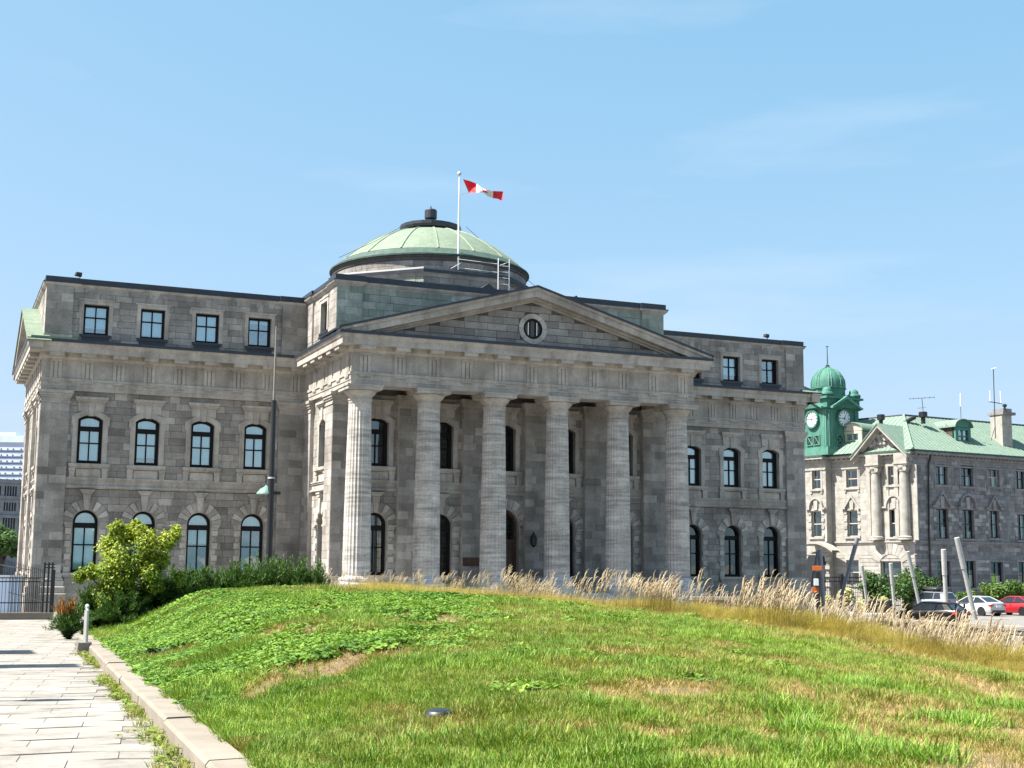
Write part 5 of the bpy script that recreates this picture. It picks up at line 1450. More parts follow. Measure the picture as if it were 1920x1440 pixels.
M['far_shade_blue'] = plain_mat('far_tower_panel', (0.19, 0.215, 0.31), 0.7, 0, 0.08, 0.3)  # blue-lilac shadow tone of the tower is put into the colour
M['far_white'] = plain_mat('far_tower_band', (0.58, 0.66, 0.80), 0.5, 0, 0.2, 0.12)
dd = 210.0
a, b = P(-330, 1075, dd), P(120, 1075, dd + 26); U = (b - a).xy
F = Frame((a.x, a.y, 0), (U.x, U.y)); W = U.length
ob_ = empty('office_block', (a.x, a.y, STREET_Z), label='grey low office block with groups of slit windows at the far left', cat='building')
zt = lambda y: P(20, y, dd + 20).z
mb = MB(); mb.fbox(F, 0, W, STREET_Z, zt(898), -18, 0); mb.build('wall', M['far_wall'], ob_)
for y in (900, 930, 966):
    mb = MB(); mb.fbox(F, -0.1, W + 0.1, zt(y + 5), zt(y), 0, 0.35); mb.build('ledge', M['far_wall'], ob_)
px_m = lambda q_: q_ * (dd + 20) / FPX
nwin = int(W / px_m(5.0))
wm = {}
for i in range(nwin):
    if i % 6 == 5: continue
    u = (i + 0.5) * W / nwin
    if u < W * 0.55: continue
    for (y0, y1, k_) in ((929, 911, 0), (958, 942, 1), (1000, 968, 2)):
        h = zt(y1) - zt(y0); w = px_m(2.9)
        if k_ not in wm:
            mb = MB(); mb.prism(WF, [(-w / 2, 0), (w / 2, 0), (w / 2, h)] + ([(w * 0.3, h + w * 0.25), (-w * 0.3, h + w * 0.25)] if k_ == 2 else []) + [(-w / 2, h)], -0.3, 0.03); wm[k_] = mb.mesh('window', M['dark_in'])
        q_ = Vector(F(u, zt(y0), 0)) - org(ob_); inst(wm[k_], 'window', ob_, q_, math.atan2(F.U.y, F.U.x))
dd = 430.0
a, b = P(-330, 1075, dd), P(46, 1075, dd); U = (b - a).xy
F = Frame((a.x, a.y, 0), (U.x, U.y)); W = U.length
tw = empty('tower_block', (a.x, a.y, STREET_Z), label='tall blue-grey tower block with pale window bands at the far left', cat='building')
zt = lambda y: P(20, y, dd).z
mb = MB(); mb.fbox(F, 0, W, STREET_Z, zt(826), -25, 0); mb.build('wall', M['far_shade_blue'], tw)
mb = MB(); mb.fbox(F, 0, W - 3.5, zt(826), zt(812), -20, -2); mb.fbox(F, 0, W - 7, zt(812), zt(805), -18, -4); mb.build('roof_plant', M['far_white'], tw)
mb = MB(); mb.lathe([(1.0, 0), (1.6, 0.9), (1.2, 1.5), (0.1, 1.7)], F(W - 1.5, zt(826), -6), 12); mb.build('roof_tank', M['far_white'], tw)
for i in range(8):
    y = 836 + i * 11.6
    mb = MB(); mb.fbox(F, 0, W + 0.02, zt(y + 5.5), zt(y), 0, 0.12); bd = mb.build('window_band', M['far_white'], tw)
    for k_ in range(5):
        u = W - 1.2 - k_ * 2.1 - rng.uniform(0, 0.8)
        mb = MB(); mb.fbox(F, u, u + 0.45, zt(y + 4.5), zt(y + 2.2), 0.12, 0.16); mb.build('pane', M['dark_in'], bd)

# ================================================================ flagpole, flag, roof floodlights
FPY = 8.95
b0 = Vector((-0.42, FPY, 17.4)); t0 = P(864.5, 328, (Vector((-0.42, FPY, 22)) - CAMP).dot(CF)); t0 = Vector((b0.x, b0.y, t0.z))
fp = empty('flagpole', b0, label='white flagpole rising in front of the green dome', cat='flagpole')
mb = MB(); mb.tube([b0, b0.lerp(t0, 0.45), t0], [0.06, 0.05, 0.03], 10); mb.build('pole', M['white'], fp, smooth=True)
mb = MB(); mb.lathe([(0.02, 0), (0.11, 0.05), (0.13, 0.14), (0.09, 0.22), (0.01, 0.26)], t0, 12); mb.build('truck', M['pole_grey'], fp, smooth=True)
mb = MB(); mb.tube([t0 + Vector((0.05, 0, -0.2)), b0 + Vector((0.1, -0.05, 1.0))], 0.008, 4); mb.build('halyard', M['white'], fp)
# the flag: red, white, red with a red leaf; streaming to the right, twisted by the wind
m, nt, bs_ = newmat('flag_cloth')
uv = nd(nt, 'ShaderNodeUVMap'); sx = nd(nt, 'ShaderNodeSeparateXYZ'); nt.links.new(uv.outputs['UV'], sx.inputs[0]); u_, v_ = sx.outputs['X'], sx.outputs['Y']
white_ = mth(nt, 'MULTIPLY', mth(nt, 'GREATER_THAN', u_, 0.25), mth(nt, 'LESS_THAN', u_, 0.75))
nt.links.new(mixrgb(nt, 'MIX', white_, (0.62, 0.012, 0.022), (0.80, 0.79, 0.78)), bs_.inputs['Base Color']); bs_.inputs['Roughness'].default_value = 0.7
M['flag'] = m
M['flag_red'] = plain_mat('flag_red', (0.55, 0.010, 0.02), 0.7, 0, 0.05)
fl = empty('flag', t0 + Vector((0.05, 0, -0.55)), label='red and white flag with a red maple leaf streaming from the flagpole', cat='flag')
dF = (Vector((-0.42, FPY, 22)) - CAMP).dot(CF)
up_c = [(868, 336), (880, 339), (893, 344), (900, 350), (906, 354), (914, 356), (925, 358), (935, 358.5), (943.5, 359)]
lo_c = [(879, 361.5), (886, 361.3), (893, 361), (899, 360.5), (906, 361.5), (914, 368), (924, 371.5), (934, 373), (942, 377)]
def flag_pt(u, v):
    x = u * 8; i = min(7, int(x)); f_ = x - i
    g_ = lambda c_: (c_[i][0] * (1 - f_) + c_[i + 1][0] * f_, c_[i][1] * (1 - f_) + c_[i + 1][1] * f_)
    a_, b_ = g_(up_c), g_(lo_c); px = a_[0] * (1 - v) + b_[0] * v; py = a_[1] * (1 - v) + b_[1] * v
    dep = 0.25 * math.sin(u * 7.5 + v * 2.2) + 0.12 * math.sin(u * 15 - v * 3) + 0.25 * math.sin(math.pi * v) * (0.6 - u)
    return P(px, py, dF + dep)
nu, nv = 40, 12
me = bpy.data.meshes.new('cloth'); o_ = org(fl)
me.from_pydata([tuple(flag_pt(i / nu, j / nv) - o_) for j in range(nv + 1) for i in range(nu + 1)], [], [(j * (nu + 1) + i, (j + 1) * (nu + 1) + i, (j + 1) * (nu + 1) + i + 1, j * (nu + 1) + i + 1) for j in range(nv) for i in range(nu)])
uvl = me.uv_layers.new(name='UVMap')
for lp_ in me.loops:
    k_ = lp_.vertex_index; uvl.data[lp_.index].uv = ((k_ % (nu + 1)) / nu, 1 - (k_ // (nu + 1)) / nv)
me.materials.append(M['flag']); me.polygons.foreach_set('use_smooth', [True] * len(me.polygons))
ob = bpy.data.objects.new('cloth', me); COL.objects.link(ob); ob.parent = fl
LEAF = [(0, 0.95), (0.16, 0.62), (0.36, 0.72), (0.28, 0.28), (0.48, 0.48), (0.55, 0.36), (0.80, 0.40), (0.72, 0.22), (0.82, 0.14), (0.46, -0.16), (0.50, -0.30), (0.06, -0.24), (0.05, -0.62)]
LEAF = LEAF + [(-x, y) for x, y in LEAF[::-1]][:-1]
for side in (-1, 1):
    mb = MB(); vs = [flag_pt(0.5 + x * 0.17, 0.5 - y * 0.42) + CF * side * 0.02 for x, y in LEAF]; c_ = flag_pt(0.5, 0.5) + CF * side * 0.02
    n = len(vs); mb.add(vs + [c_], [(i, (i + 1) % n, n) for i in range(n)]); mb.build('maple_leaf', M['flag_red'], fl)
mb = MB(); mb.tube([flag_pt(0.0, 1.0), t0 + Vector((0.02, 0, -1.15))], 0.01, 4); mb.build('tie', M['white'], fl)
for (px, py, ph, lab) in ((147, 515, 13, 'small dark floodlight on the roof edge of the left wing'), (1437, 630, 11, 'small dark floodlight on the roof edge of the right wing')):
    d = (Vector((-21 if px < 500 else 21, 8.4, 15)) - CAMP).dot(CF); c = P(px, py, d)
    o = empty('floodlight', Vector((c.x, c.y, 14.85)), label=lab, cat='floodlight', group='floodlights on the parapet')
    mb = MB(); mb.tube([(c.x + 0.08, c.y, 14.6), (c.x + 0.08, c.y, c.z)], 0.022, 6); mb.build('bracket', M['black'], o)
    mb = MB(); F = Frame((c.x, c.y, c.z), (1, 0.2)); mb.prism(F, [(-0.17, -0.06), (0.15, -0.10), (0.17, 0.11), (-0.12, 0.12)], -0.12, 0.12, bev=0.02); mb.build('lamp_box', M['black'], o)

# ================================================================ the copper-roofed building and clock tower on the right
M['cream_stone'] = stone_mat('cream_limestone', (0.27, 0.255, 0.23), (0.315, 0.30, 0.27), (0.36, 0.345, 0.31), grime=0.3, stain=(0.72, 0.68, 0.62))  # pale cream stone, smoother than the grey stone beside it
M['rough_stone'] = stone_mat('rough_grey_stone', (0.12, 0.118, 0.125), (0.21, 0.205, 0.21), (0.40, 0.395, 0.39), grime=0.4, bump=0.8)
M['sash'] = plain_mat('cream_sash', (0.42, 0.38, 0.31), 0.6, 0, 0.1)
M['verdigris'] = copper_mat('verdigris', (0.016, 0.075, 0.055), (0.040, 0.150, 0.112), (0.085, 0.225, 0.172))
M['roof_copper'] = copper_mat('roof_copper', (0.10, 0.16, 0.12), (0.135, 0.20, 0.155), (0.18, 0.245, 0.195))
M['clock'] = plain_mat('white_clock_face', (0.62, 0.64, 0.66), 0.5, 0, 0.04)
KD = 150.0
K = P(1718, 1100, KD); K.z = 0.0
az1, az2 = rad(-16), rad(84)
F1 = Frame(K, (-math.sin(az1), -math.cos(az1)))          # sunlit side, runs away to the left
F2 = Frame(K, (math.sin(az2), math.cos(az2)))            # shaded side, runs away to the right
def pick(F, px, py):
    r_ = ray(px, py); t = (F.o - CAMP).dot(F.N) / r_.dot(F.N); q = CAMP + r_ * t
    return (q - F.o).dot(F.U), q.z
A = empty('port_building', (K.x, K.y, STREET_Z), label='cream and grey stone building with pale green copper roof on the right', cat='building')
zE = pick(F1, 1712, 846)[1]; zBand = pick(F1, 1700, 1014)[1]; zFr = pick(F1, 1700, 872)[1]
uL = pick(F1, 1470, 900)[0]; uT0 = pick(F1, 1556, 900)[0]; uP = pick(F1, 1612, 900)[0]
LEN2 = 46.0
F1m, F1t, F1p = F1.off(-0.35), F1.off(0.75), F1.off(0.0)
wl_ = MB(); wl2 = MB()
def rects(F, lst): 
    out = []
    for (x0, y0, x1, y1) in lst:
        a, va = pick(F, x0, (y0 + y1) / 2); b, vb = pick(F, x1, (y0 + y1) / 2); xm = (x0 + x1) / 2
        out.append((a, b, pick(F, xm, y1)[1], pick(F, xm, y0)[1]))
    return out
W1t = rects(F1t, [(1523, 881, 1539, 917), (1522, 958, 1541, 1007)])
W1m = rects(F1m, [(1587, 881, 1608, 914), (1589, 957, 1609, 1006), (1588, 1050, 1611, 1096)])
W1p = rects(F1p, [(1666, 875, 1688, 909), (1667, 955, 1690, 1007), (1652, 1052, 1691, 1108)])
W2 = rects(F2, [(1754, 871, 1776, 909), (1801, 873, 1824, 912), (1852, 877, 1873, 913), (1904, 880, 1921, 917), (1950, 883, 1970, 920),
                (1755, 954, 1778, 1010), (1803, 956, 1826, 1010), (1855, 958, 1873, 1009), (1907, 965, 1926, 1013), (1955, 967, 1976, 1015),
                (1757, 1052, 1782, 1100), (1810, 1052, 1829, 1102), (1858, 1054, 1881, 1103), (1910, 1054, 1934, 1104), (1958, 1056, 1982, 1105)])
mk = lambda L: [op_rect(*q) for q in L]
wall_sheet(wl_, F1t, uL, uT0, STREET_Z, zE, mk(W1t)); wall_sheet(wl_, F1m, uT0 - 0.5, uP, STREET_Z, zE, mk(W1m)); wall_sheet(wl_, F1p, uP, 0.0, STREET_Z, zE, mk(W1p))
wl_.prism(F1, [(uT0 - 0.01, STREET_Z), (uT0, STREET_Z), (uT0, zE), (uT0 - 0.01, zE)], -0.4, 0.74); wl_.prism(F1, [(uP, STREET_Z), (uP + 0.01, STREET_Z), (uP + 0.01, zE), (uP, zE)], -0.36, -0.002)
wl_.build('wall', M['cream_stone'], A)
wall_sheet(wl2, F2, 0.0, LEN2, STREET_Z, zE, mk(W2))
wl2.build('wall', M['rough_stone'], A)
STONES.clear()
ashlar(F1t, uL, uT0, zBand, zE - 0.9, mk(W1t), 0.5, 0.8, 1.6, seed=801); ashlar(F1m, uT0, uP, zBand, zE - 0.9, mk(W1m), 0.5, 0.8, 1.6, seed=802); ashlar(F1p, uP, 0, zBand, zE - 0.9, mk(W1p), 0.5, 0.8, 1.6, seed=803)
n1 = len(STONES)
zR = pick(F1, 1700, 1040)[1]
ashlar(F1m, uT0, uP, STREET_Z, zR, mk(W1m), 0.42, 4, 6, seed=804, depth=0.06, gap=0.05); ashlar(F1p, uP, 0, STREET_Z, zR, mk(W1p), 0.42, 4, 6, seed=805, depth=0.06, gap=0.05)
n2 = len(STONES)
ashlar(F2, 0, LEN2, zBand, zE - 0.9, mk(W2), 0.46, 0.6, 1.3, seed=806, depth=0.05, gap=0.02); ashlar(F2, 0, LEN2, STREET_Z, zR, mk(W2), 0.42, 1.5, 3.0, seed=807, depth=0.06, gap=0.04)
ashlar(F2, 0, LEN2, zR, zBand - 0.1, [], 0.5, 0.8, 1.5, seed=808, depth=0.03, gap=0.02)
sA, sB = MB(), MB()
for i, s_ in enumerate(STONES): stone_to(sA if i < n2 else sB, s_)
sA.build('cream_stones', M['cream_stone'], A, kind='stuff'); sB.build('grey_stones', M['rough_stone'], A, kind='stuff')

def far_window(F, q, mats, mode=0, rail=True, blindk=0.0, hood=None, blocks=False, stone='cream_stone', paneM='glass_dark'):
    a, b, v0, v1 = q; w = (b - a) / 2; h = v1 - v0; c = (a + b) / 2
    o = empty('window', F(c, v0, 0), A, rz=math.atan2(F.U.y, F.U.x))
    mb = MB(); ol = lambda x, y0, y1: [(-x, y0), (x, y0), (x, y1), (-x, y1)]
    mb.ring(WF, ol(w - 0.11, 0.11, h - 0.1), ol(w, 0, h), -0.42, -0.28)
    mb.fbox(WF, -w + 0.11, w - 0.11, h * 0.5 - 0.05, h * 0.5 + 0.05, -0.40, -0.25)
    if mode == 1: mb.fbox(WF, -0.03, 0.03, 0.1, h - 0.1, -0.39, -0.27)
    inst(mb.mesh('frame', M[mats]), 'frame', o)
    mb = MB(); mb.fbox(WF, -w + 0.05, w - 0.05, 0.06, h - 0.05, -0.36, -0.35); inst(mb.mesh('pane', M[paneM]), 'pane', o)
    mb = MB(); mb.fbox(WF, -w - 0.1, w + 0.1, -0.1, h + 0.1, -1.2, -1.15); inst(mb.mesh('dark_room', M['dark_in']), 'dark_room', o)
    if blindk: 
        mb = MB(); mb.fbox(WF, -w + 0.1, w - 0.1, h * (1 - blindk), h - 0.06, -0.44, -0.43); inst(mb.mesh('blind', M['blind']), 'blind', o)
    mb = MB(); mb.ring(WF, ol(w, 0, h), ol(w + 0.22, -0.001, h + 0.22), -0.5, 0.07 if not blocks else 0.04); inst(mb.mesh('surround', M[stone]), 'surround', o)
    mb = MB(); mb.fbox(WF, -w - 0.35, w + 0.35, -0.24, 0, -0.3, 0.2)
    if not blocks:
        for s in (-1, 1): mb.fbox(WF, *sorted((s * (w + 0.02), s * (w + 0.28))), -0.55, -0.24, 0, 0.14)
    inst(mb.mesh('sill', M[stone]), 'sill', o)
    if blocks:
        n = 7
        for i in range(0, n):
            for s in (-1, 1):
                mb = MB(); e = 0.42 if i % 2 == 0 else 0.24
                mb.fbox(WF, *sorted((s * w, s * (w + e))), h * i / n, h * (i + 1) / n - 0.03, 0, 0.12 if i % 2 == 0 else 0.05, rng.random(), bev=0.03); inst(mb.mesh('quoin', M[stone]), 'quoin', o)
    if hood:
        R = w + 0.35; mb = MB(); h0 = h + 0.35
        if hood == 'arch':
            pin = arc_pts(0, h0, R - 0.22, R - 0.05, 14); pout = arc_pts(0, h0, R, R + 0.18, 14)
        else:
            pin = [(R - 0.22, h0), (0.0, h0 + R * 1.05), (-R + 0.22, h0)]; pout = [(R, h0), (0, h0 + R * 1.05 + 0.3), (-R, h0)]
        mb.ring(WF, pin, pout, 0, 0.30, closed=False)
        for s in (-1, 1): mb.fbox(WF, *sorted((s * (R - 0.25), s * (R + 0.32))), h0 - 0.2, h0, 0, 0.34)
        inst(mb.mesh('hood', M[stone]), 'hood', o)
        mb = MB(); mb.prism(WF, [(-0.22, h + 0.1), (0.22, h + 0.1), (0.3, h0 + R * 0.8), (-0.3, h0 + R * 0.8)], 0, 0.2, 0.7); inst(mb.mesh('keystone', M[stone]), 'keystone', o)
    return o
far_window(F1t, W1t[0], 'sash', blindk=0.3); far_window(F1t, W1t[1], 'sash', blindk=0.5, hood='arch', blocks=True)
far_window(F1m, W1m[0], 'sash'); far_window(F1m, W1m[1], 'sash', blindk=0.6, hood='point', blocks=True); far_window(F1m, W1m[2], 'sash', blindk=0.5)
far_window(F1p, W1p[0], 'sash'); far_window(F1p, W1p[1], 'sash', blindk=0.5, hood='arch'); far_window(F1p, W1p[2], 'sash', blindk=0.55)
for i, q in enumerate(W2):
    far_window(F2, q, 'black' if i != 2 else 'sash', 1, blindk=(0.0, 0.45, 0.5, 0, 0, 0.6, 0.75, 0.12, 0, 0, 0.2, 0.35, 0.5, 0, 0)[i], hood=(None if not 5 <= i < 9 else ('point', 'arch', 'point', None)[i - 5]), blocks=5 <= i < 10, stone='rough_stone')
# arched head over the ground window of the pavilion
a, b, v0, v1 = W1p[2]; w = (b - a) / 2 + 0.25; c = (a + b) / 2
mb = MB()
for i in range(9):
    a0, a1 = rad(25 + 130 * i / 9 + 0.6), rad(25 + 130 * (i + 1) / 9 - 0.6); r0, r1 = w * 1.02, w * 1.02 + 1.25; yo = v1 - w * 0.55
    mb.prism(F1p, [(c + r0 * math.cos(a0), yo + r0 * math.sin(a0)), (c + r1 * math.cos(a0), yo + r1 * math.sin(a0)), (c + r1 * math.cos(a1), yo + r1 * math.sin(a1)), (c + r0 * math.cos(a1), yo + r0 * math.sin(a1))], 0.0, 0.12, rng.random())
mb.build('arch_stones', M['cream_stone'], A, kind='stuff')
mb = MB(); u_, v_ = pick(F2, 1866, 1084); mb.fbox(F2, u_ - 0.55, u_ + 0.5, v_ - 0.45, v_ + 0.45, -0.33, -0.30); M['lime'] = plain_mat('lime_notice', (0.34, 0.55, 0.07), 0.6, 0, 0.1); mb.build('window_notice', M['lime'], A)
# courses, cornice
for (F, a, b, mt) in ((F1t, uL, uT0, 'cream_stone'), (F1m, uT0, uP, 'cream_stone'), (F1p, uP - 0.1, 0.2, 'cream_stone'), (F2, -0.1, LEN2, 'rough_stone')):
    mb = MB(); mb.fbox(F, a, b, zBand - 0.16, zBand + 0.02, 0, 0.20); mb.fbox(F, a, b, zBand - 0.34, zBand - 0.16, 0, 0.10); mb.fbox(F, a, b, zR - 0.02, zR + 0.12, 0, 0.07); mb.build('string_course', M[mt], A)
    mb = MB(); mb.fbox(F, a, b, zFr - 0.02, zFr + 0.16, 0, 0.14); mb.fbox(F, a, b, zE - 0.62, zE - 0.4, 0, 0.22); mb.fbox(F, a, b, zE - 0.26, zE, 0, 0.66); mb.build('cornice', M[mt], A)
    nd_ = int((b - a) / 0.62); mb = MB()
    for i in range(nd_):
        u = a + (i + 0.3) * (b - a) / nd_; mb.fbox(F, u, u + 0.3, zE - 0.4, zE - 0.262, 0.1, 0.5)
    mb.build('dentils', M[mt], A, kind='stuff')
    mb = MB(); mb.fbox(F, a, b, zE + 0.003, zE + 0.2, -0.4, 0.74); mb.build('gutter', M['copper_dark'], A)
# engaged columns and pediment of the pavilion
uc = [pick(F1p, 1647, 950)[0], pick(F1p, 1700, 950)[0]]
for u in uc:
    zb_, zt_ = zBand + 0.1, zFr - 0.1
    q = F1p(u, 0, 0.35)
    co = empty('column', (q[0], q[1], zb_), A)
    mb = MB(); mb.lathe([(0.60, 0.45), (0.60, (zt_ - zb_) * 0.4), (0.52, zt_ - zb_ - 0.75)], (q[0], q[1], zb_), 18); mb.build('shaft', M['cream_stone'], co, smooth=True)
    mb = MB(); mb.lathe([(0.80, 0.0), (0.80, 0.14), (0.70, 0.2), (0.76, 0.3), (0.62, 0.46)], (q[0], q[1], zb_), 18); mb.build('base', M['cream_stone'], co, smooth=True)
    mb = MB(); mb.lathe([(0.53, -0.75), (0.60, -0.6), (0.60, -0.5), (0.75, -0.2), (0.75, 0.0)], (q[0], q[1], zt_), 18)
    for s in (-1, 1): mb.prism(F1p, [(u + s * 0.55 + 0.26 * math.cos(t_ * 0.7), zt_ - 0.36 + 0.26 * math.sin(t_ * 0.7)) for t_ in range(9)], 0.5, 1.05)
    mb.build('capital', M['cream_stone'], co)
    mb = MB(); mb.fbox(F1p, u - 0.85, u + 0.85, zFr - 0.1, zE - 0.2, 0.0, 1.05); mb.fbox(F1p, u - 0.95, u + 0.95, zFr + 0.1, zFr + 0.26, 0.0, 1.15); mb.build('entablature_block', M['cream_stone'], A)
    for s in (-1, 1):
        mb = MB(); mb.fbox(F1p, u + s * 1.25 - 0.28, u + s * 1.25 + 0.28, zBand + 0.05, zFr, 0, 0.14, bev=0.03); mb.build('pilaster', M['cream_stone'], A)
ua, ub = pick(F1p, 1609, 848)[0], pick(F1p, 1706, 842)[0]; um, zA = pick(F1p, 1655, 795); um = (ua + ub) / 2
slp = (zA - zE) / (um - ua)
mb = MB(); mb.prism(F1p, [(ua + 0.6, zE - 0.1), (ub - 0.6, zE - 0.1), (um, zA - 0.5)], -0.3, 0.1); mb.build('pediment_panel', M['cream_stone'], A)
mb = MB()
for i in range(26):
    r = random.Random(i); u = um + r.uniform(-1.9, 1.9); v_ = zE + 0.3 + r.uniform(0, 1) * max(0.2, (zA - zE - 1.2) * (1 - abs(u - um) / 2.6)); s_ = r.uniform(0.14, 0.34)
    mb.prism(F1p, [(u + s_ * math.cos(k_ * 1.05 + i), v_ + s_ * math.sin(k_ * 1.05 + i)) for k_ in range(6)], 0.1, 0.1 + r.uniform(0.15, 0.35), r.random(), bev=0.05)
mb.build('carved_relief', M['cream_stone'], A, kind='stuff')
for s in (-1, 1):
    e = um - ua + 0.3
    def pb(t0, t1, n0, n1, mat_, nm):
        poly = [(um, zA - t0), (um + s * e, zA - slp * e - t0), (um + s * e, zA - slp * e - t1), (um, zA - t1)]
        mb = MB(); mb.prism(F1p, poly if s < 0 else poly[::-1], n0, n1); mb.build(nm, M[mat_], A)
    pb(0.10, 0.48, 0.0, 1.15, 'cream_stone', 'raking_cornice'); pb(0.48, 0.80, 0.0, 0.6, 'cream_stone', 'raking_mould'); pb(-0.02, 0.10, -7.5, 1.25, 'roof_copper', 'gable_roof')
# hipped copper roof with standing seams
dk = 6.2; zD = zE + 5.0
def rp(F, u, n, z): q = F(u, 0, n); return (q[0], q[1], z)
hipb = Vector(rp(F1, 0, 0.7, 0)) + (Vector(F2(0, 0, 0.7)) - Vector(F2(0, 0, 0))); 
n1v, n2v = F1.N, F2.N
def corner(d):      # point d metres inside both eaves (d < 0 outside)
    a_ = np.array([[n1v.x, n1v.y], [n2v.x, n2v.y]]); q = np.linalg.solve(a_, np.array([-d, -d])); return K.xy + Vector(q)
ce, ct = corner(-0.7), corner(dk)
e1 = Vector(rp(F1, uL, 0.7, 0)).xy; t1 = Vector(rp(F1, uL, -dk, 0)).xy; e2 = Vector(rp(F2, LEN2, 0.7, 0)).xy; t2 = Vector(rp(F2, LEN2, -dk, 0)).xy
V3 = lambda q, z: (q.x, q.y, z)
mb = MB(); z0_ = zE + 0.2
mb.add([V3(e1, z0_), V3(ce, z0_), V3(ct, zD), V3(t1, zD)], [(0, 1, 2, 3)], 0.6); mb.add([V3(ce, z0_), V3(e2, z0_), V3(t2, zD), V3(ct, zD)], [(0, 1, 2, 3)], 0.4)
mb.add([V3(t1, zD), V3(ct, zD), V3(t2, zD), V3(t2 + (t1 - ct) * 0.6, zD)], [(0, 1, 2, 3)], 0.5)
rf = mb.build('roof', M['roof_copper'], A)
for (ea, eb, ta, tb) in ((e1, ce, t1, ct), (ce, e2, ct, t2)):
    n_ = int((eb - ea).length / 0.62)
    for i in range(1, n_):
        f_ = i / n_; lo_ = ea.lerp(eb, f_); hi_ = ta.lerp(tb, 0).lerp(tb, 1) 
        d_ = (eb - ea).normalized(); nn = Vector((-d_.y, d_.x)); hi_ = lo_ + nn * (dk + 0.7)
        s0 = (hi_ - ta).dot((tb - ta).normalized()); L_ = (tb - ta).length; k_ = 1.0
        if s0 < 0: k_ = 1 - min(1, (-s0) / max(1e-3, abs((ea - ta).dot(d_)) )) if abs((ea - ta).dot(d_)) > 1e-3 else 0
        if s0 > L_: k_ = 1 - min(1, (s0 - L_) / max(1e-3, abs((eb - tb).dot(d_))))
        if k_ < 0.08: continue
        mb = MB(); mb.tube([V3(lo_, z0_ + 0.02), V3(lo_.lerp(hi_, k_), z0_ + (zD - z0_) * k_ + 0.02)], 0.035, 4, 0.9); mb.build('seam', M['roof_copper'], rf)
mb = MB(); mb.tube([V3(ce, z0_ + 0.05), V3(ct, zD + 0.05)], 0.16, 6, 1.0); mb.build('hip_roll', M['roof_copper'], rf)
mb = MB(); mb.tube([V3(t1, zD + 0.05), V3(ct, zD + 0.05), V3(t2, zD + 0.05)], 0.12, 6, 0.0); mb.build('deck_edge', M['flash'], rf)
# dormers with curved heads
def dormer(F, px0, px1, py_t, py_b, depth_in, depth_len, green, label=None):
    Fd = F.off(-depth_in); a, _ = pick(Fd, px0, (py_t + py_b) / 2); b, _ = pick(Fd, px1, (py_t + py_b) / 2); xm = (px0 + px1) / 2
    v1 = pick(Fd, xm, py_t)[1]; v0 = pick(Fd, xm, py_b)[1]; c = (a + b) / 2; w = (b - a) / 2; sp = v1 - w * 0.62
    o = empty('dormer', Fd(c, v0, 0), A)
    bm = 'verdigris' if green else 'sash'
    hd = [(c + w * math.cos(t_), sp + (v1 - sp) * math.sin(t_)) for t_ in [math.pi * i / 12 for i in range(13)]]
    mb = MB(); mb.ring(Fd, [(c - w * 0.58, v0 + 0.15), (c + w * 0.58, v0 + 0.15), (c + w * 0.58, sp - 0.35), (c - w * 0.58, sp - 0.35)], [(c - w * 0.88, v0), (c + w * 0.88, v0), (c + w * 0.88, sp - 0.05), (c - w * 0.88, sp - 0.05)], -0.3, 0.0)
    mb.prism(Fd, hd, -0.3, -0.02); mb.build('facing', M[bm], o)
    mb = MB()
    for (u0, u1, q0, q1) in ((c - 0.05, c + 0.05, v0 + 0.15, sp - 0.35), (c - w * 0.58, c + w * 0.58, (v0 + sp) / 2 - 0.14, (v0 + sp) / 2 - 0.02)): mb.fbox(Fd, u0, u1, q0, q1, -0.2, -0.1)
    mb.build('sash_bar', M[bm], o)
    mb = MB(); mb.fbox(Fd, c - w * 0.6, c + w * 0.6, v0 + 0.1, sp - 0.3, -0.24, -0.22); mb.build('pane', M['glass'], o)
    mb = MB(); mb.fbox(Fd, c - w * 0.62, c + w * 0.62, v0 + 0.1, sp - 0.3, -0.5, -0.45); mb.build('curtain', M['blind'], o)
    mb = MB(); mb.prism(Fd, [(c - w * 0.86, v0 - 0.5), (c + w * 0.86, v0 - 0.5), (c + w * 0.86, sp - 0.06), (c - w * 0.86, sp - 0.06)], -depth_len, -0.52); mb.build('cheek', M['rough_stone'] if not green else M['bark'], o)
    ho_ = [(c + w * 1.08 * math.cos(t_), sp - 0.04 + (v1 + 0.14 - sp) * math.sin(t_)) for t_ in [math.pi * i / 12 for i in range(13)]]
    mb = MB(); mb.ring(Fd, hd, ho_, -depth_len, 0.22, closed=False); mb.build('roof', M['roof_copper'], o)
dormer(F1m, 1578, 1618, 793, 842, 1.2, 6.0, False); dormer(F2, 1790, 1822, 787, 833, 1.6, 6.0, True)
# chimney, vents, aerials
def prism_at(F, px0, px1, y0, y1, n0, n1, mat_, nm, parent, exp=0.0):
    Fd = F.off(n1); a = pick(Fd, px0, (y0 + y1) / 2)[0]; b = pick(Fd, px1, (y0 + y1) / 2)[0]; xm = (px0 + px1) / 2
    mb = MB(); mb.fbox(Fd, a - exp, b + exp, pick(Fd, xm, y1)[1], pick(Fd, xm, y0)[1], n0 - n1 - exp, exp); return mb.build(nm, M[mat_], parent)
q = F2.off(-1.2); u_, v_ = pick(q, 1886, 850)
ch = empty('chimney', q(u_, v_, 0), A)
prism_at(F2, 1880, 1898, 776, 856, -3.0, -1.2, 'cream_stone', 'stack', ch); prism_at(F2, 1880, 1898, 773, 778, -3.0, -1.2, 'rough_stone', 'cap', ch, 0.28); prism_at(F2, 1881, 1897, 766, 773, -2.9, -1.3, 'rough_stone', 'top', ch)
mb = MB(); q = F2.off(-2.0)(pick(F2.off(-2.0), 1884, 766)[0], pick(F2.off(-2.0), 1884, 767)[1], 0); mb.lathe([(0.12, 0), (0.12, 0.25), (0.26, 0.3), (0.26, 0.55), (0.1, 0.62)], q, 10); mb.build('pot', M['black'], ch)
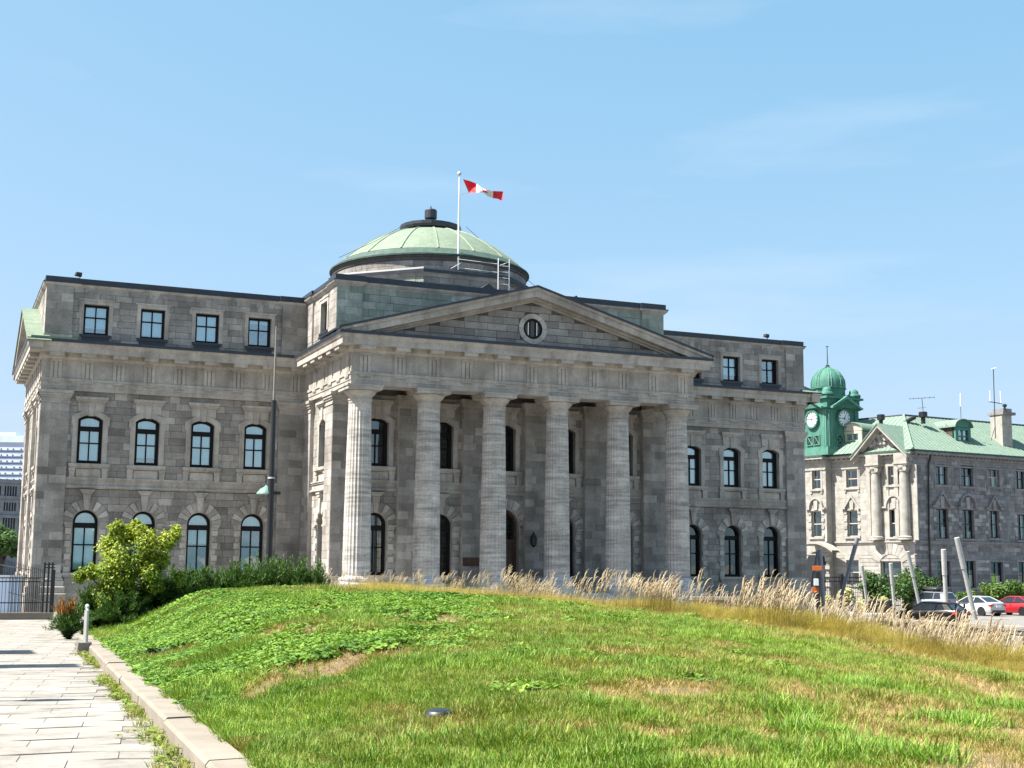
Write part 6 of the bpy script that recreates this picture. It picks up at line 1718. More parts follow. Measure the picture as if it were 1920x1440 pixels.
for (px, py, s_, lab) in ((1652, 793, 1.0, 'left roof vent behind the gable of the copper roof'), (1731, 788, 1.1, 'roof vent under the comb aerial on the copper roof'), (1711, 790, 0.7, 'slanted dark roof vent on the copper roof beside the aerial')):
    c = P(px, py, 159); o = empty('roof_vent', c, label=lab, cat='vent', group='vents on the copper roof')
    mb = MB()
    if s_ < 1: mb.tube([c + Vector((-1.1, 0, -0.2)), c + Vector((0.2, 0, 0.45)), c + Vector((0.35, 0, 0.45))], [0.22, 0.25, 0.25], 10)
    else: mb.lathe([(0.24 * s_, -0.4), (0.24 * s_, 0.30), (0.46 * s_, 0.36), (0.46 * s_, 0.95), (0.40 * s_, 1.0), (0.05, 1.04)], c, 14)
    mb.build('cowl', M['black'], o)
def aerial(name, label, base, segs):
    o = empty('aerial', P(*base), label=label, cat='aerial')
    for (p0, p1, r_, mt, nm) in segs:
        mb = MB(); mb.tube([P(*p0), P(*p1)], r_, 5); mb.build(nm, M[mt], o)
aerial('', 'comb-shaped television aerial standing on a roof vent', (1731, 772, 159), [((1731, 772, 159), (1728.5, 746, 159), 0.035, 'black', 'mast'), ((1705, 748, 159), (1752, 745, 159), 0.025, 'black', 'boom'), ((1720, 765.5, 159), (1736, 764, 159), 0.02, 'black', 'cross_bar')] + [((x, 748 - (x - 1705) * 0.06 - 2, 158.5), (x, 748 - (x - 1705) * 0.06 + 1.5, 159.5), 0.02, 'black', 'element') for x in (1705, 1713, 1722, 1734, 1743, 1752)])
aerial('', 'white whip aerial behind the dormer of the copper roof', (1801, 785, 160), [((1802, 785, 160), (1801, 762, 160), 0.03, 'black', 'mast'), ((1801, 762, 160), (1800.8, 737, 160), 0.06, 'white', 'whip')])
aerial('', 'tall aerial mast with two white whips beside the chimney', (1866, 830, 158), [((1866.5, 822, 158), (1862.5, 692, 158), 0.05, 'black', 'mast'), ((1854, 753, 158), (1879, 757, 158), 0.05, 'black', 'cross_arm'), ((1856.5, 753, 158), (1856, 732, 158), 0.06, 'white', 'whip'), ((1877, 756, 158), (1875.5, 733, 158), 0.06, 'white', 'whip'), ((1866, 800, 158), (1858, 826, 158), 0.03, 'black', 'stay'), ((1858.5, 692, 158), (1868, 689, 158), 0.04, 'white', 'top_vane')])
# rain pipe
mb = MB(); Fp = F2.off(0.25); pts_ = [Fp(*pick(Fp, x, y), 0) for x, y in ((1745, 846), (1744, 862), (1741, 868), (1741, 905), (1742, 1000), (1745, 1085))]; mb.tube(pts_, 0.10, 8); mb.build('rain_pipe', M['black'], A)
# entrance canopy of the tower bay, orange notices
Fc = F1t.off(1.6); u0, v0 = pick(Fc, 1511, 1028); u1, v1 = pick(Fc, 1560, 1030)
mb = MB(); n = 14; top_ = []
for i in range(n + 1):
    s_ = i / n; u = u0 + (u1 - u0) * s_; px = 1511 + 49 * s_; v_ = pick(Fc, px, 1022 + (-9 * math.sin(s_ * 2.5 + 0.35) + 14 * s_ ** 1.2))[1]; top_.append((u, v_))
mb.ring(F1t, [(u, v_ - 0.14) for u, v_ in top_], [(u, v_ + 0.10) for u, v_ in top_], 0, 1.6, closed=False); mb.build('entrance_canopy', M['cream_stone'], A)
mb = MB(); ud, vd = pick(F1t, 1531, 1080); mb.prism(F1t, [(ud - 1.5, STREET_Z), (ud + 1.5, STREET_Z)] + arc_pts(ud, vd + 1.2, 1.5, 1.7, 10), 0.02, 0.06); mb.build('entrance_arch', M['dark_in'], A)
for s in (-1, 1):
    mb = MB()
    for i in range(12):
        mb.fbox(F1t, *sorted((ud + s * 1.5, ud + s * (2.15 if i % 2 else 1.9))), STREET_Z + i * 0.5, STREET_Z + i * 0.5 + 0.46, 0.0, 0.3 if i % 2 else 0.12, rng.random(), bev=0.03)
    mb.build('entrance_quoins', M['cream_stone'], A, kind='stuff')

# ---- clock tower
_uT, _ = pick(F1t.off(0.3), 1553, 850); Tc = Vector(F1t(_uT, 0, 0.3)); TD = (Tc - CAMP).xy.dot(CF.xy) / CF.xy.length
aT = rad(84)
U2 = Vector((math.sin(aT), math.cos(aT), 0)); N2 = Vector((U2.y, -U2.x, 0)); U1 = -Vector((math.sin(aT - math.pi / 2), math.cos(aT - math.pi / 2), 0))
TS = 4.7 * TD / 150.5 * 1.0
T2 = Frame((Tc.x, Tc.y, 0), U2.xy)                    # right face, u from the near corner
T1 = Frame((Tc.x, Tc.y, 0), U1.xy)                    # left face, u negative up to the near corner
tc_ = Vector((Tc.x, Tc.y, 0)) + U2 * TS / 2 - U1 * TS / 2
zt = lambda y: CAMP.z + (1071 - y) / FPX * (TD + 2.0) * 1.004
T = empty('clock_tower', (tc_.x, tc_.y, STREET_Z), label='green copper clock tower with ribbed dome and white clock faces', cat='tower')
def sq(mb, e, z0, z1, t=0.5):
    a_ = tc_ - (U2 * (TS / 2 + e)) + (U1 * (TS / 2 + e)); cs_ = [tc_ + U2 * sx * (TS / 2 + e) + U1 * sy * (TS / 2 + e) for sx, sy in ((-1, 1), (1, 1), (1, -1), (-1, -1))]
    vs = [(c.x, c.y, z0) for c in cs_] + [(c.x, c.y, z1) for c in cs_]
    mb.add(vs, [(0, 1, 5, 4), (1, 2, 6, 5), (2, 3, 7, 6), (3, 0, 4, 7), (4, 5, 6, 7), (3, 2, 1, 0)], t); return mb
mb = MB(); sq(mb, 0.0, zE + 0.21, zt(768)); mb.build('shaft', M['verdigris'], T)
mb = MB(); sq(mb, 0.25, zE + 0.22, max(zt(846), zE + 0.9), 0.9); sq(mb, 0.12, max(zt(846), zE + 0.9) + 0.003, max(zt(846), zE + 0.9) + 0.3, 0.8); mb.build('base_course', M['verdigris'], T)
mb = MB(); sq(mb, 0.22, zt(771), zt(769)); sq(mb, 0.42, zt(768.8), zt(766)); sq(mb, 0.12, zt(765.8), zt(752)); sq(mb, 0.45, zt(751.8), zt(748)); sq(mb, 0.2, zt(747.8), zt(744)); mb.build('entablature', M['verdigris'], T)
for F, sg in ((T1, -1), (T2, 1)):
    c = sg * TS / 2
    zc = zt(788)
    for s in (-1, 1):
        for k_ in (1.95, 2.25):
            mb = MB(); mb.fbox(F, c + s * k_ - 0.13, c + s * k_ + 0.13, zt(842), zt(772), 0, 0.14, 0.8); mb.build('pilaster', M['verdigris'], T)
    mb = MB(); mb.prism(F, [(c - 2.2, zt(768)), (c + 2.2, zt(768)), (c, zt(748))], 0.1, 0.5, 0.3); mb.build('gable', M['verdigris'], T)
    for s in (-1, 1):
        poly = [(c, zt(748) + 0.1), (c + s * 2.35, zt(768) + 0.05), (c + s * 2.35, zt(768) - 0.18), (c, zt(748) - 0.22)]
        mb = MB(); mb.prism(F, poly if s < 0 else poly[::-1], 0.1, 0.85, 1.0); mb.build('gable_mould', M['verdigris'], T)
    o = empty('clock_face', F(c, zc, 0.2), T, rz=math.atan2(F.U.y, F.U.x))
    R = 0.93
    mb = MB(); mb.prism(WF, circ(R, 28), -0.2, 0.02); inst(mb.mesh('dial', M['clock']), 'dial', o)
    mb = MB(); mb.ring(WF, circ(R, 28), circ(R + 0.2, 28), -0.2, 0.12); inst(mb.mesh('rim', M['verdigris']), 'rim', o)
    mb = MB()
    for i in range(12):
        a_ = math.pi / 2 - i * math.pi / 6; d_ = (math.cos(a_), math.sin(a_)); p_ = (-d_[1], d_[0]); w = 0.05 if i % 3 else 0.07
        mb.prism(WF, [(d_[0] * r_ + p_[0] * k_, d_[1] * r_ + p_[1] * k_) for r_, k_ in ((0.62, -w), (0.84, -w), (0.84, w), (0.62, w))], 0.02, 0.03)
    inst(mb.mesh('numerals', M['black']), 'numerals', o)
    for (ang, L_, w, nm) in ((rad(90 - 24), 0.48, 0.055, 'hour_hand'), (rad(178), 0.74, 0.04, 'minute_hand')):
        d_ = (math.cos(ang), math.sin(ang)); p_ = (-d_[1], d_[0]); mb = MB()
        mb.prism(WF, [(d_[0] * r_ + p_[0] * k_, d_[1] * r_ + p_[1] * k_) for r_, k_ in ((-0.18, w), (-0.18, -w), (L_, -w * 0.5), (L_, w * 0.5))], 0.03, 0.05); inst(mb.mesh(nm, M['black']), nm, o)
    for s in (-1, 1):
        u = c + s * 0.62
        mb = MB(); mb.fbox(F, u - 0.42, u + 0.42, zt(836), zt(820), 0.0, 0.03); lo_ = mb.build('opening', M['dark_in'], T)
        mb = MB()
        for (a_, b_) in (((u - 0.4, zt(836)), (u + 0.4, zt(820))), ((u - 0.4, zt(820)), (u + 0.4, zt(836)))): mb.tube([F(*a_, 0.07), F(*b_, 0.07)], 0.05, 5, 1.0)
        mb.ring(F, [(u - 0.42, zt(836)), (u + 0.42, zt(836)), (u + 0.42, zt(820)), (u - 0.42, zt(820))], [(u - 0.54, zt(837.5)), (u + 0.54, zt(837.5)), (u + 0.54, zt(818.5)), (u - 0.54, zt(818.5))], 0, 0.12, 1.0)
        mb.build('cross_brace', M['verdigris'], T)
for sx in (-1, 1):
    for sy in (-1, 1):
        q = tc_ + U2 * sx * (TS / 2 - 0.35) + U1 * sy * (TS / 2 - 0.35)
        mb = MB(); mb.lathe([(0.85, zt(744)), (0.80, zt(741)), (0.6, zt(739.5)), (0.55, zt(736)), (0.50, zt(733)), (0.3, zt(730.5)), (0.02, zt(729.6))], (q.x, q.y, 0), 12); mb.build('corner_dome', M['verdigris'], T, smooth=True)
mb = MB(); mb.lathe([(2.05, zt(744)), (2.05, zt(730)), (2.22, zt(729)), (2.22, zt(727)), (2.05, zt(726))], (tc_.x, tc_.y, 0), 8, 0.4, rad(22.5 - 6)); mb.build('drum', M['verdigris'], T)
dprof = [(2.02, zt(726)), (2.02, zt(718)), (1.95, zt(711)), (1.75, zt(704)), (1.42, zt(697)), (0.95, zt(691)), (0.45, zt(687.5)), (0.2, zt(686.8))]
mb = MB(); mb.lathe(dprof, (tc_.x, tc_.y, 0), 32, 0.5); dm = mb.build('dome', M['verdigris'], T, smooth=True)
for i in range(8):
    a_ = rad(22.5 - 6 + 45 * i)
    for off in (-0.06, 0.06):
        mb = MB(); mb.tube([(tc_.x + (r_ + 0.03) * math.cos(a_ + off * 1.3), tc_.y + (r_ + 0.03) * math.sin(a_ + off * 1.3), z) for r_, z in dprof[:-1]], 0.065, 5, 1.0); mb.build('rib', M['verdigris'], dm)
mb = MB(); mb.lathe([(0.25, zt(687)), (0.32, zt(685)), (0.16, zt(683.5)), (0.24, zt(682)), (0.07, zt(680)), (0.045, zt(647)), (0.18, zt(646.5)), (0.18, zt(645.5)), (0.02, zt(645))], (tc_.x, tc_.y, 0), 10); mb.build('finial', M['copper_dark'], T)

# ================================================================ the street side on the right: wall, poles, fence, shrubs, cars
# stepped limestone block wall
XW = 7.7
sw = empty('block_wall', (XW, -22, STREET_Z), label='low cream limestone block wall at the right edge behind the tall grass', cat='wall')
M['block'] = stone_mat('cream_block', (0.17, 0.155, 0.13), (0.20, 0.185, 0.158), (0.235, 0.218, 0.19), grime=0.3, bump=0.3)
Fw = LF(XW)
mb = MB(); mb.fbox(Fw, 16.0, 40.0, STREET_Z - 0.2, -1.62, -0.8, -0.03); mb.build('core', M['joint'], sw)
def rowblocks(v0, v1, lo_, hi_, n, seed):
    r = random.Random(seed); u = 16.2
    while u < 38:
        L_ = r.uniform(lo_, hi_); mb = MB(); mb.fbox(Fw, u + 0.015, u + L_ - 0.03, v0 + 0.01, v1 - 0.012, -0.2, n + r.uniform(-0.02, 0.02), min(1, max(0, r.gauss(0.5, 0.2))), bev=0.02); mb.build('block', M['block'], sw); u += L_
rowblocks(-1.52, -1.38, 1.1, 1.7, 0.10, 1); rowblocks(-1.72, -1.545, 0.45, 0.8, -0.02, 2); rowblocks(-2.14, -1.73, 0.42, 0.75, 0.03, 3)
for k_ in range(4): rowblocks(-2.14 - 0.175 * (k_ + 1) + 0.03, -2.14 - 0.175 * k_ - 0.01, 0.7, 1.3, 0.05 + 0.02 * k_, 4 + k_)
# pale bench-like ledge and rail behind the grass
c = P(1341, 1119, 60); bn = empty('stone_bench', (c.x, c.y, gz(0, c.y)), label='long pale stone bench with brown front below the right end of the portico', cat='bench')
e0, e1 = P(1297, 1118, 60), P(1386, 1120, 60); zb_ = c.z
Fb = Frame((e0.x, e0.y, 0), (e1 - e0).xy); L_ = (e1 - e0).xy.length
M['brown_stone'] = plain_mat('brown_granite', (0.15, 0.11, 0.085), 0.7, 0, 0.2, 4)
mb = MB(); mb.fbox(Fb, 0, L_, zb_ - 0.16, zb_, -0.6, 0.05, bev=0.015); mb.build('seat', M['concrete'], bn)
mb = MB(); mb.fbox(Fb, 0.05, L_ - 0.05, STREET_Z, zb_ - 0.163, -0.55, 0.0); mb.build('plinth', M['brown_stone'], bn)
rl = empty('hand_rail', P(900, 1120, 47), label='thin pale metal rail running behind the tall grass in front of the portico', cat='railing')
RP = [(632, 1089, 44), (900, 1107, 46), (1100, 1124, 47.5), (1280, 1140, 48.5), (1425, 1152, 49)]
for dz in (0.0, -0.28):
    mb = MB(); mb.tube([P(*q) + Vector((0, 0, dz)) for q in RP], 0.012, 6); mb.build('rail', M['pole_grey'], rl)
for i in range(14):
    s_ = i / 13 * 4; k_ = min(3, int(s_)); f_ = s_ - k_; a_, b_ = P(*RP[k_]), P(*RP[k_ + 1]); q = a_.lerp(b_, f_)
    mb = MB(); mb.tube([q, Vector((q.x, q.y, STREET_Z))], 0.02, 6); mb.build('post', M['pole_grey'], rl)
# leaning light columns
LPS = [((1608, 1008), (1568, 1152), 93, 0.15, 'grey', 'leaning grey light pole tilted strongly to the right, left of the shrubs'),
       ((1616, 1060), (1628, 1150), 98, 0.12, 'white', 'short pale light pole in front of the round shrub'),
       ((1670, 1056), (1678, 1152), 97, 0.14, 'white', 'nearly upright pale light pole behind the off-road car'),
       ((1702, 1034), (1728, 1154), 96, 0.14, 'white', 'pale light pole leaning left in front of the sunlit wall corner'),
       ((1769, 1030), (1775, 1155), 100, 0.19, 'white', 'upright white light pole between the dark cars and the white car'),
       ((1794, 1008), (1828, 1158), 95, 0.19, 'white', 'tall white light pole leaning left before the white sedan'),
       ((1537, 1030), (1546, 1166), 84, 0.15, 'grey', 'grey light pole beside the right end of the columned building'),
       ((1534, 1036), (1517, 1130), 88, 0.13, 'grey', 'grey light pole leaning right that crosses another under the canopy')]
M['pole_white'] = plain_mat('pale_light_pole', (0.36, 0.36, 0.35), 0.45, 0, 0.12); M['pole_shade_grey'] = plain_mat('shade_grey_pole', (0.20, 0.20, 0.235), 0.45, 0, 0.12)  # the lilac grey has the shade on some poles put into the colour
for (tp, bt, d, w, mt, lab) in LPS:
    a_, b_ = P(*tp, d), P(*bt, d); s_ = (STREET_Z - a_.z) / (b_.z - a_.z); b_ = a_.lerp(b_, s_)
    o = empty('light_pole', b_, label=lab, cat='pole', group='leaning light poles on the plaza'); m_ = 'pole_white' if mt == 'white' else 'pole_shade_grey'
    mid = a_.lerp(b_, 0.36)
    mb = MB(); mb.tube([b_, mid], [w * 0.85, w * 0.80], 12); mb.build('tube', M[m_], o, smooth=True)
    mb = MB(); mb.tube([mid + (mid - a_).normalized() * 0.1, a_ + (a_ - b_).normalized() * 0.0], [w, w], 12); mb.build('sleeve', M[m_], o, smooth=True)
# black iron fence before the copper-roofed building
FD2 = 122.0
fb = P(1640, 1125, FD2); bf = empty('iron_fence', (fb.x, fb.y, STREET_Z), label='black iron fence with thick posts before the cream stone building', cat='fence')
e0, e1 = P(1528, 1090, FD2 - 4), P(1775, 1090, FD2 + 4); Ff = Frame((e0.x, e0.y, 0), (e1 - e0).xy); L_ = (e1 - e0).xy.length; zF = P(1640, 1083, FD2).z
for v_ in (zF, zF - 0.35, STREET_Z + 0.25):
    mb = MB(); mb.fbox(Ff, 0, L_, v_ - 0.04, v_ + 0.04, -0.04, 0.04); mb.build('rail', M['black'], bf)
for x in (1535, 1604, 1662, 1718, 1772):
    u = (P(x, 1090, FD2) - e0).dot(Ff.U); mb = MB(); mb.fbox(Ff, u - 0.17, u + 0.17, STREET_Z, zF + 0.3, -0.17, 0.17, bev=0.03); mb.build('post', M['black'], bf)
pm_ = None; n_ = int(L_ / 0.22)
mbp = MB(); mbp.box(-0.014, 0.014, -0.014, 0.014, 0.0, zF + 0.12 - STREET_Z); pm_ = mbp.mesh('picket', M['black'])
for i in range(n_): inst(pm_, 'picket', bf, Vector(Ff((i + 0.5) * L_ / n_, STREET_Z, 0)) - org(bf))
# dark sign pillar with orange and white notices
c = P(1535, 1165, 80); sg = empty('notice_post', (c.x, c.y, STREET_Z), label='black post with orange and white notices right of the columned building', cat='sign post')
mb = MB(); mb.tube([(c.x, c.y, STREET_Z), (c.x, c.y, P(1535, 1072, 80).z)], 0.13, 10); mb.build('post', M['black'], sg)
M['orange'] = plain_mat('orange_notice', (0.55, 0.13, 0.02), 0.6, 0, 0.1)
for (x0, y0, x1, y1, mt, nm) in ((1524, 1061, 1541, 1070, 'orange', 'orange_board'), (1526, 1085, 1535, 1098, 'white', 'white_board'), (1522, 1101, 1535, 1111, 'orange', 'orange_board')):
    a_, b_ = P(x0, y0, 79.7), P(x1, y1, 79.7); mb = MB(); F = Frame((a_.x, a_.y, 0), (P(x1, y0, 79.7) - a_).xy); mb.fbox(F, 0, (P(x1, y0, 79.7) - a_).xy.length, b_.z, a_.z, -0.06, 0.0, bev=0.01); mb.build(nm, M[mt], sg)
# shrubs
for (px, py, d, r_, lab, sd, mt) in ((1640, 1100, 116, 1.9, 'round green shrub between the two thick fence posts', 301, 'tree_leaf'), (1698, 1108, 114, 2.1, 'big round green shrub left of the grey-blue car', 302, 'tree_leaf'), (1722, 1095, 119, 2.2, 'tall dark shrub at the corner of the cream stone building', 303, 'juniper'), (1585, 1118, 117, 1.1, 'pale flowering shrub at the foot of the leaning grey pole', 304, 'cream_flower'), (1655, 1136, 108, 0.8, 'low yellow-white flowering shrub behind the off-road car', 305, 'cream_flower'), (1548, 1130, 106, 0.8, 'low yellow-white flowering shrub beside the black notice post', 306, 'cream_flower'), (1622, 1134, 107, 0.8, 'low yellow-white flowering shrub in the middle, behind the windscreen of the off-road car', 307, 'cream_flower'),
                                     (1862, 1112, 128, 1.5, 'green shrub against the grey wall behind the white sedan', 308, 'bright_leaf'), (1900, 1110, 128, 1.6, 'green shrub against the grey wall behind the red car', 309, 'bright_leaf'), (1935, 1112, 128, 1.6, 'green shrub at the right edge by the grey wall', 310, 'bright_leaf'), (1815, 1117, 128, 1.1, 'small green shrub below the grey wall left of the white sedan', 311, 'bright_leaf')):
    far_tree(px, py, d, r_, lab, sd, mt, n=2600, gz_=STREET_Z, name='shrub', size=0.13, shape=(1.0, 0.75))
# cars
def paint(name, c, coat=0.6, rough=0.35): return plain_mat(name, c, rough, 0.0, 0.03, 1.0, coat=coat)
M['tyre'] = plain_mat('tyre', (0.012, 0.012, 0.012), 0.85); M['rim'] = plain_mat('alloy_rim', (0.45, 0.45, 0.46), 0.3, 0.7, 0.1)
M['car_glass'] = plain_mat('car_glass', (0.012, 0.016, 0.022), 0.05, 0, 0.1, spec=0.9); M['tail'] = plain_mat('red_lamp', (0.45, 0.012, 0.015), 0.2); M['head'] = plain_mat('clear_lamp', (0.6, 0.62, 0.65), 0.1)
def loft(mb, secs, t=0.5, cap=True):
    k = len(secs[0]); vs = [q for s_ in secs for q in s_]; fs = []
    for i in range(len(secs) - 1):
        for j in range(k):
            fs.append((i * k + j, i * k + (j + 1) % k, (i + 1) * k + (j + 1) % k, (i + 1) * k + j))
    if cap: fs += [tuple(range(k))[::-1], tuple((len(secs) - 1) * k + j for j in range(k))]
    return mb.add(vs, fs, t)
def car(name, label, at_, fwd, col, kind='sedan', extra=None):
    q = Vector((at_.x, at_.y, STREET_Z)); o = empty(name, q, label=label, cat='car', rz=math.atan2(fwd[1], fwd[0]), group='cars parked beyond the grass')
    O = lambda mb, nm, mt, sm=False: inst(mb.mesh(nm, mt, smooth=sm), nm, o)
    if kind == 'sedan': S = [(-2.28, .42, .80, .70), (-2.22, .30, .98, .82), (-1.95, .22, 1.06, .88), (-1.2, .20, 1.0, .90), (0, .20, .95, .90), (1.0, .20, .96, .89), (1.6, .22, .90, .86), (2.1, .28, .76, .78), (2.25, .38, .62, .66)]; G = [(-1.85, 1.02), (-0.95, 1.43), (0.15, 1.46), (1.15, .96)]
    elif kind == 'suv': S = [(-2.2, .45, .95, .80), (-2.15, .32, 1.1, .88), (-1.6, .25, 1.1, .92), (0, .22, 1.05, .93), (1.1, .22, 1.05, .92), (1.7, .25, 1.0, .88), (2.15, .32, .85, .78), (2.25, .45, .7, .66)]; G = [(-2.12, 1.08), (-1.75, 1.60), (0.3, 1.64), (1.25, 1.06)]
    else: S = [(-2.2, .42, .84, .72), (-2.15, .30, 1.0, .84), (-1.7, .22, 1.05, .90), (-.6, .20, .98, .91), (.8, .20, .95, .90), (1.5, .22, .88, .87), (2.05, .28, .74, .78), (2.2, .38, .6, .66)]; G = [(-2.05, 1.0), (-1.55, 1.38), (0.1, 1.44), (1.1, .95)]
    secs = []
    for (x, zb_, zt_, w) in S:
        secs.append([(x, -w * 0.9, zb_), (x, -w, zb_ + 0.18), (x, -w, (zb_ + zt_) / 2 + 0.05), (x, -w * 0.95, zt_ - 0.10), (x, -w * 0.84, zt_), (x, w * 0.84, zt_), (x, w * 0.95, zt_ - 0.10), (x, w, (zb_ + zt_) / 2 + 0.05), (x, w, zb_ + 0.18), (x, w * 0.9, zb_)][::-1])
    mb = MB(); loft(mb, secs); O(mb, 'body', col, True)
    (xr, zr), (xa, za), (xb, zb2), (xf, zf_) = G; wb, wt = 0.80, 0.60
    lo_ = [(xr, -wb, zr), (xf, -wb, zf_), (xf, wb, zf_), (xr, wb, zr)]; hi_ = [(xa, -wt, za), (xb, -wt, zb2), (xb, wt, zb2), (xa, wt, za)]
    mb = MB(); mb.add(lo_ + hi_, [(0, 1, 5, 4), (2, 3, 7, 6)]); O(mb, 'door_window', M['car_glass'])
    mb = MB(); mb.add(lo_ + hi_, [(1, 2, 6, 5)]); O(mb, 'windscreen', M['car_glass'])
    mb = MB(); mb.add(lo_ + hi_, [(3, 0, 4, 7)]); O(mb, 'rear_window', M['car_glass'])
    mb = MB(); mb.add([(xa - 0.06, -wt - 0.02, za - 0.02), (xb + 0.06, -wt - 0.02, zb2 - 0.02), (xb + 0.06, wt + 0.02, zb2 - 0.02), (xa - 0.06, wt + 0.02, za - 0.02), (xa, -wt + 0.1, za + 0.045), (xb, -wt + 0.1, zb2 + 0.045), (xb, wt - 0.1, zb2 + 0.045), (xa, wt - 0.1, za + 0.045)], [(0, 1, 5, 4), (1, 2, 6, 5), (2, 3, 7, 6), (3, 0, 4, 7), (4, 5, 6, 7)]); O(mb, 'roof', col, True)
    mb = MB()
    for s in (-1, 1):
        for a_, b_ in (((xr, s * wb, zr), (xa, s * wt, za)), ((xf, s * wb, zf_), (xb, s * wt, zb2)), (((xa + xb) / 2 - 0.1, s * wb, (zr + zf_) / 2), ((xa + xb) / 2 - 0.15, s * wt, (za + zb2) / 2)), ((xa, s * wt, za), (xb, s * wt, zb2))): mb.tube([a_, b_], 0.045, 5)
        if kind != 'sedan': mb.add([(xr, s * wb * 1.005, zr), (xr + 0.55, s * wb * 1.005, zr), (xa + 0.35, s * wt * 1.01, za), (xa, s * wt * 1.01, za)], [(0, 1, 2, 3) if s < 0 else (3, 2, 1, 0)])
    O(mb, 'pillars', col)
    for x in (-1.38, 1.38):
        for s in (-1, 1):
            w_ = bpy.data.objects.new('wheel', None); COL.objects.link(w_); w_.parent = o; w_.location = (x, s * 0.80, 0.32)
            mb = MB(); n = 20; r0 = 0.32
            vs = [(r * math.cos(2 * math.pi * i / n), yy, r * math.sin(2 * math.pi * i / n)) for r, yy in ((0.21, -0.115), (0.30, -0.115), (r0, -0.08), (r0, 0.08), (0.30, 0.115), (0.21, 0.115)) for i in range(n)]
            mb.add(vs, [(k_ * n + i, k_ * n + (i + 1) % n, (k_ + 1) * n + (i + 1) % n, (k_ + 1) * n + i) for k_ in range(5) for i in range(n)]); inst(mb.mesh('tyre', M['tyre']), 'tyre', w_)
            mb = MB(); 
            for i in range(5):
                a_ = 2 * math.pi * i / 5; mb.prism(Frame((0, 0, 0), (s * -1, 0)), [(0.04 * math.cos(a_ + 1.57), 0.04 * math.sin(a_ + 1.57)), (0.2 * math.cos(a_ - 0.25), 0.2 * math.sin(a_ - 0.25)), (0.2 * math.cos(a_ + 0.25), 0.2 * math.sin(a_ + 0.25))][:3], 0.08, 0.11)
            mb.prism(Frame((0, 0, 0), (s * -1, 0)), circ(0.215, 16), -0.05, 0.07); inst(mb.mesh('rim', M['rim']), 'rim', w_)
            mb = MB(); mb.prism(Frame((x, s * 0.845, 0.34), (-s, 0)), circ(0.37, 20), -0.1, 0.075); O(mb, 'wheel_arch', M['black'])
    for s in (-1, 1):
        z_ = S[1][2] - 0.16
        mb = MB(); mb.box(-2.275, -2.02, *sorted((s * 0.46, s * 0.845)), z_ - 0.10, z_ + 0.07); O(mb, 'tail_light', M['tail'])
        mb = MB(); mb.box(2.05, 2.235, *sorted((s * 0.42, s * 0.70)), 0.58, 0.70); O(mb, 'headlight', M['head'])
        mb = MB(); mb.box(0.82, 0.98, *sorted((s * 0.86, s * 1.02)), 0.95, 1.07); O(mb, 'mirror', col)
        for z_ in (0.82,):
            mb = MB(); mb.box(-0.35, -0.17, *sorted((s * 0.89, s * 0.925)), z_, z_ + 0.03); O(mb, 'door_handle', col)
    mb = MB(); mb.box(-2.32, -2.2, -0.66, 0.66, 0.26, 0.44); mb.box(2.16, 2.3, -0.6, 0.6, 0.28, 0.42); O(mb, 'bumper_trim', M['black'])
    mb = MB(); mb.box(-2.315, -2.29, -0.26, 0.26, 0.66, 0.80); O(mb, 'number_plate', M['white'])
    if extra == 'spoiler':
        mb = MB(); mb.box(-2.25, -1.95, -0.66, 0.66, 1.20 if kind == 'sedan' else 1.36, 1.24 if kind == 'sedan' else 1.41)
        for s in (-0.5, 0.5): mb.box(-2.15, -2.05, s - 0.03, s + 0.03, 1.0, 1.22 if kind == 'sedan' else 1.37)
        O(mb, 'spoiler', M['black'])
    if extra == 'box':
        mb = MB(); secs = [[(x, 0.42 * k_ * math.cos(w_), 1.9 + 0.2 * k_ * math.sin(w_)) for w_ in [2 * math.pi * i / 10 for i in range(10)]] for x, k_ in ((-1.1, 0.4), (-0.9, 1.0), (0.6, 1.0), (1.0, 0.5))]
        loft(mb, secs); O(mb, 'roof_box', M['black'], True)
        mb = MB(); mb.box(-0.7, -0.62, -0.55, 0.55, 1.66, 1.74); mb.box(0.3, 0.38, -0.55, 0.55, 1.66, 1.74); O(mb, 'roof_bar', M['black'])
    return o
fy = (0.05, 1.0)
def onstreet(px, py): r_ = ray(px, py); return CAMP + r_ * ((STREET_Z - CAMP.z) / r_.z)
def street_at(px, d): q = P(px, 1150, d); return Vector((q.x, q.y, STREET_Z))
car('parked_car', 'white sedan parked behind the leaning white pole', street_at(1829, 104.5), (-0.10, 1.0), paint('white_paint', (0.42, 0.42, 0.42)))
car('parked_car', 'red car with black rear spoiler at the right edge', street_at(1905, 105.5), (-0.10, 1.0), paint('red_paint', (0.30, 0.008, 0.012)), 'sedan', 'spoiler')
car('parked_car', 'black hatchback with red rear lights in front of the silver car', street_at(1743, 84), (-0.35, 1.0), paint('black_paint_gloss', (0.006, 0.005, 0.005), 0.1, 0.25), 'hatch', 'spoiler')
car('parked_car', 'silver-grey car with a black roof box behind the black hatchback', street_at(1745, 113), (-0.25, 1.0), paint('silver_paint', (0.20, 0.215, 0.25)), 'suv', 'box')
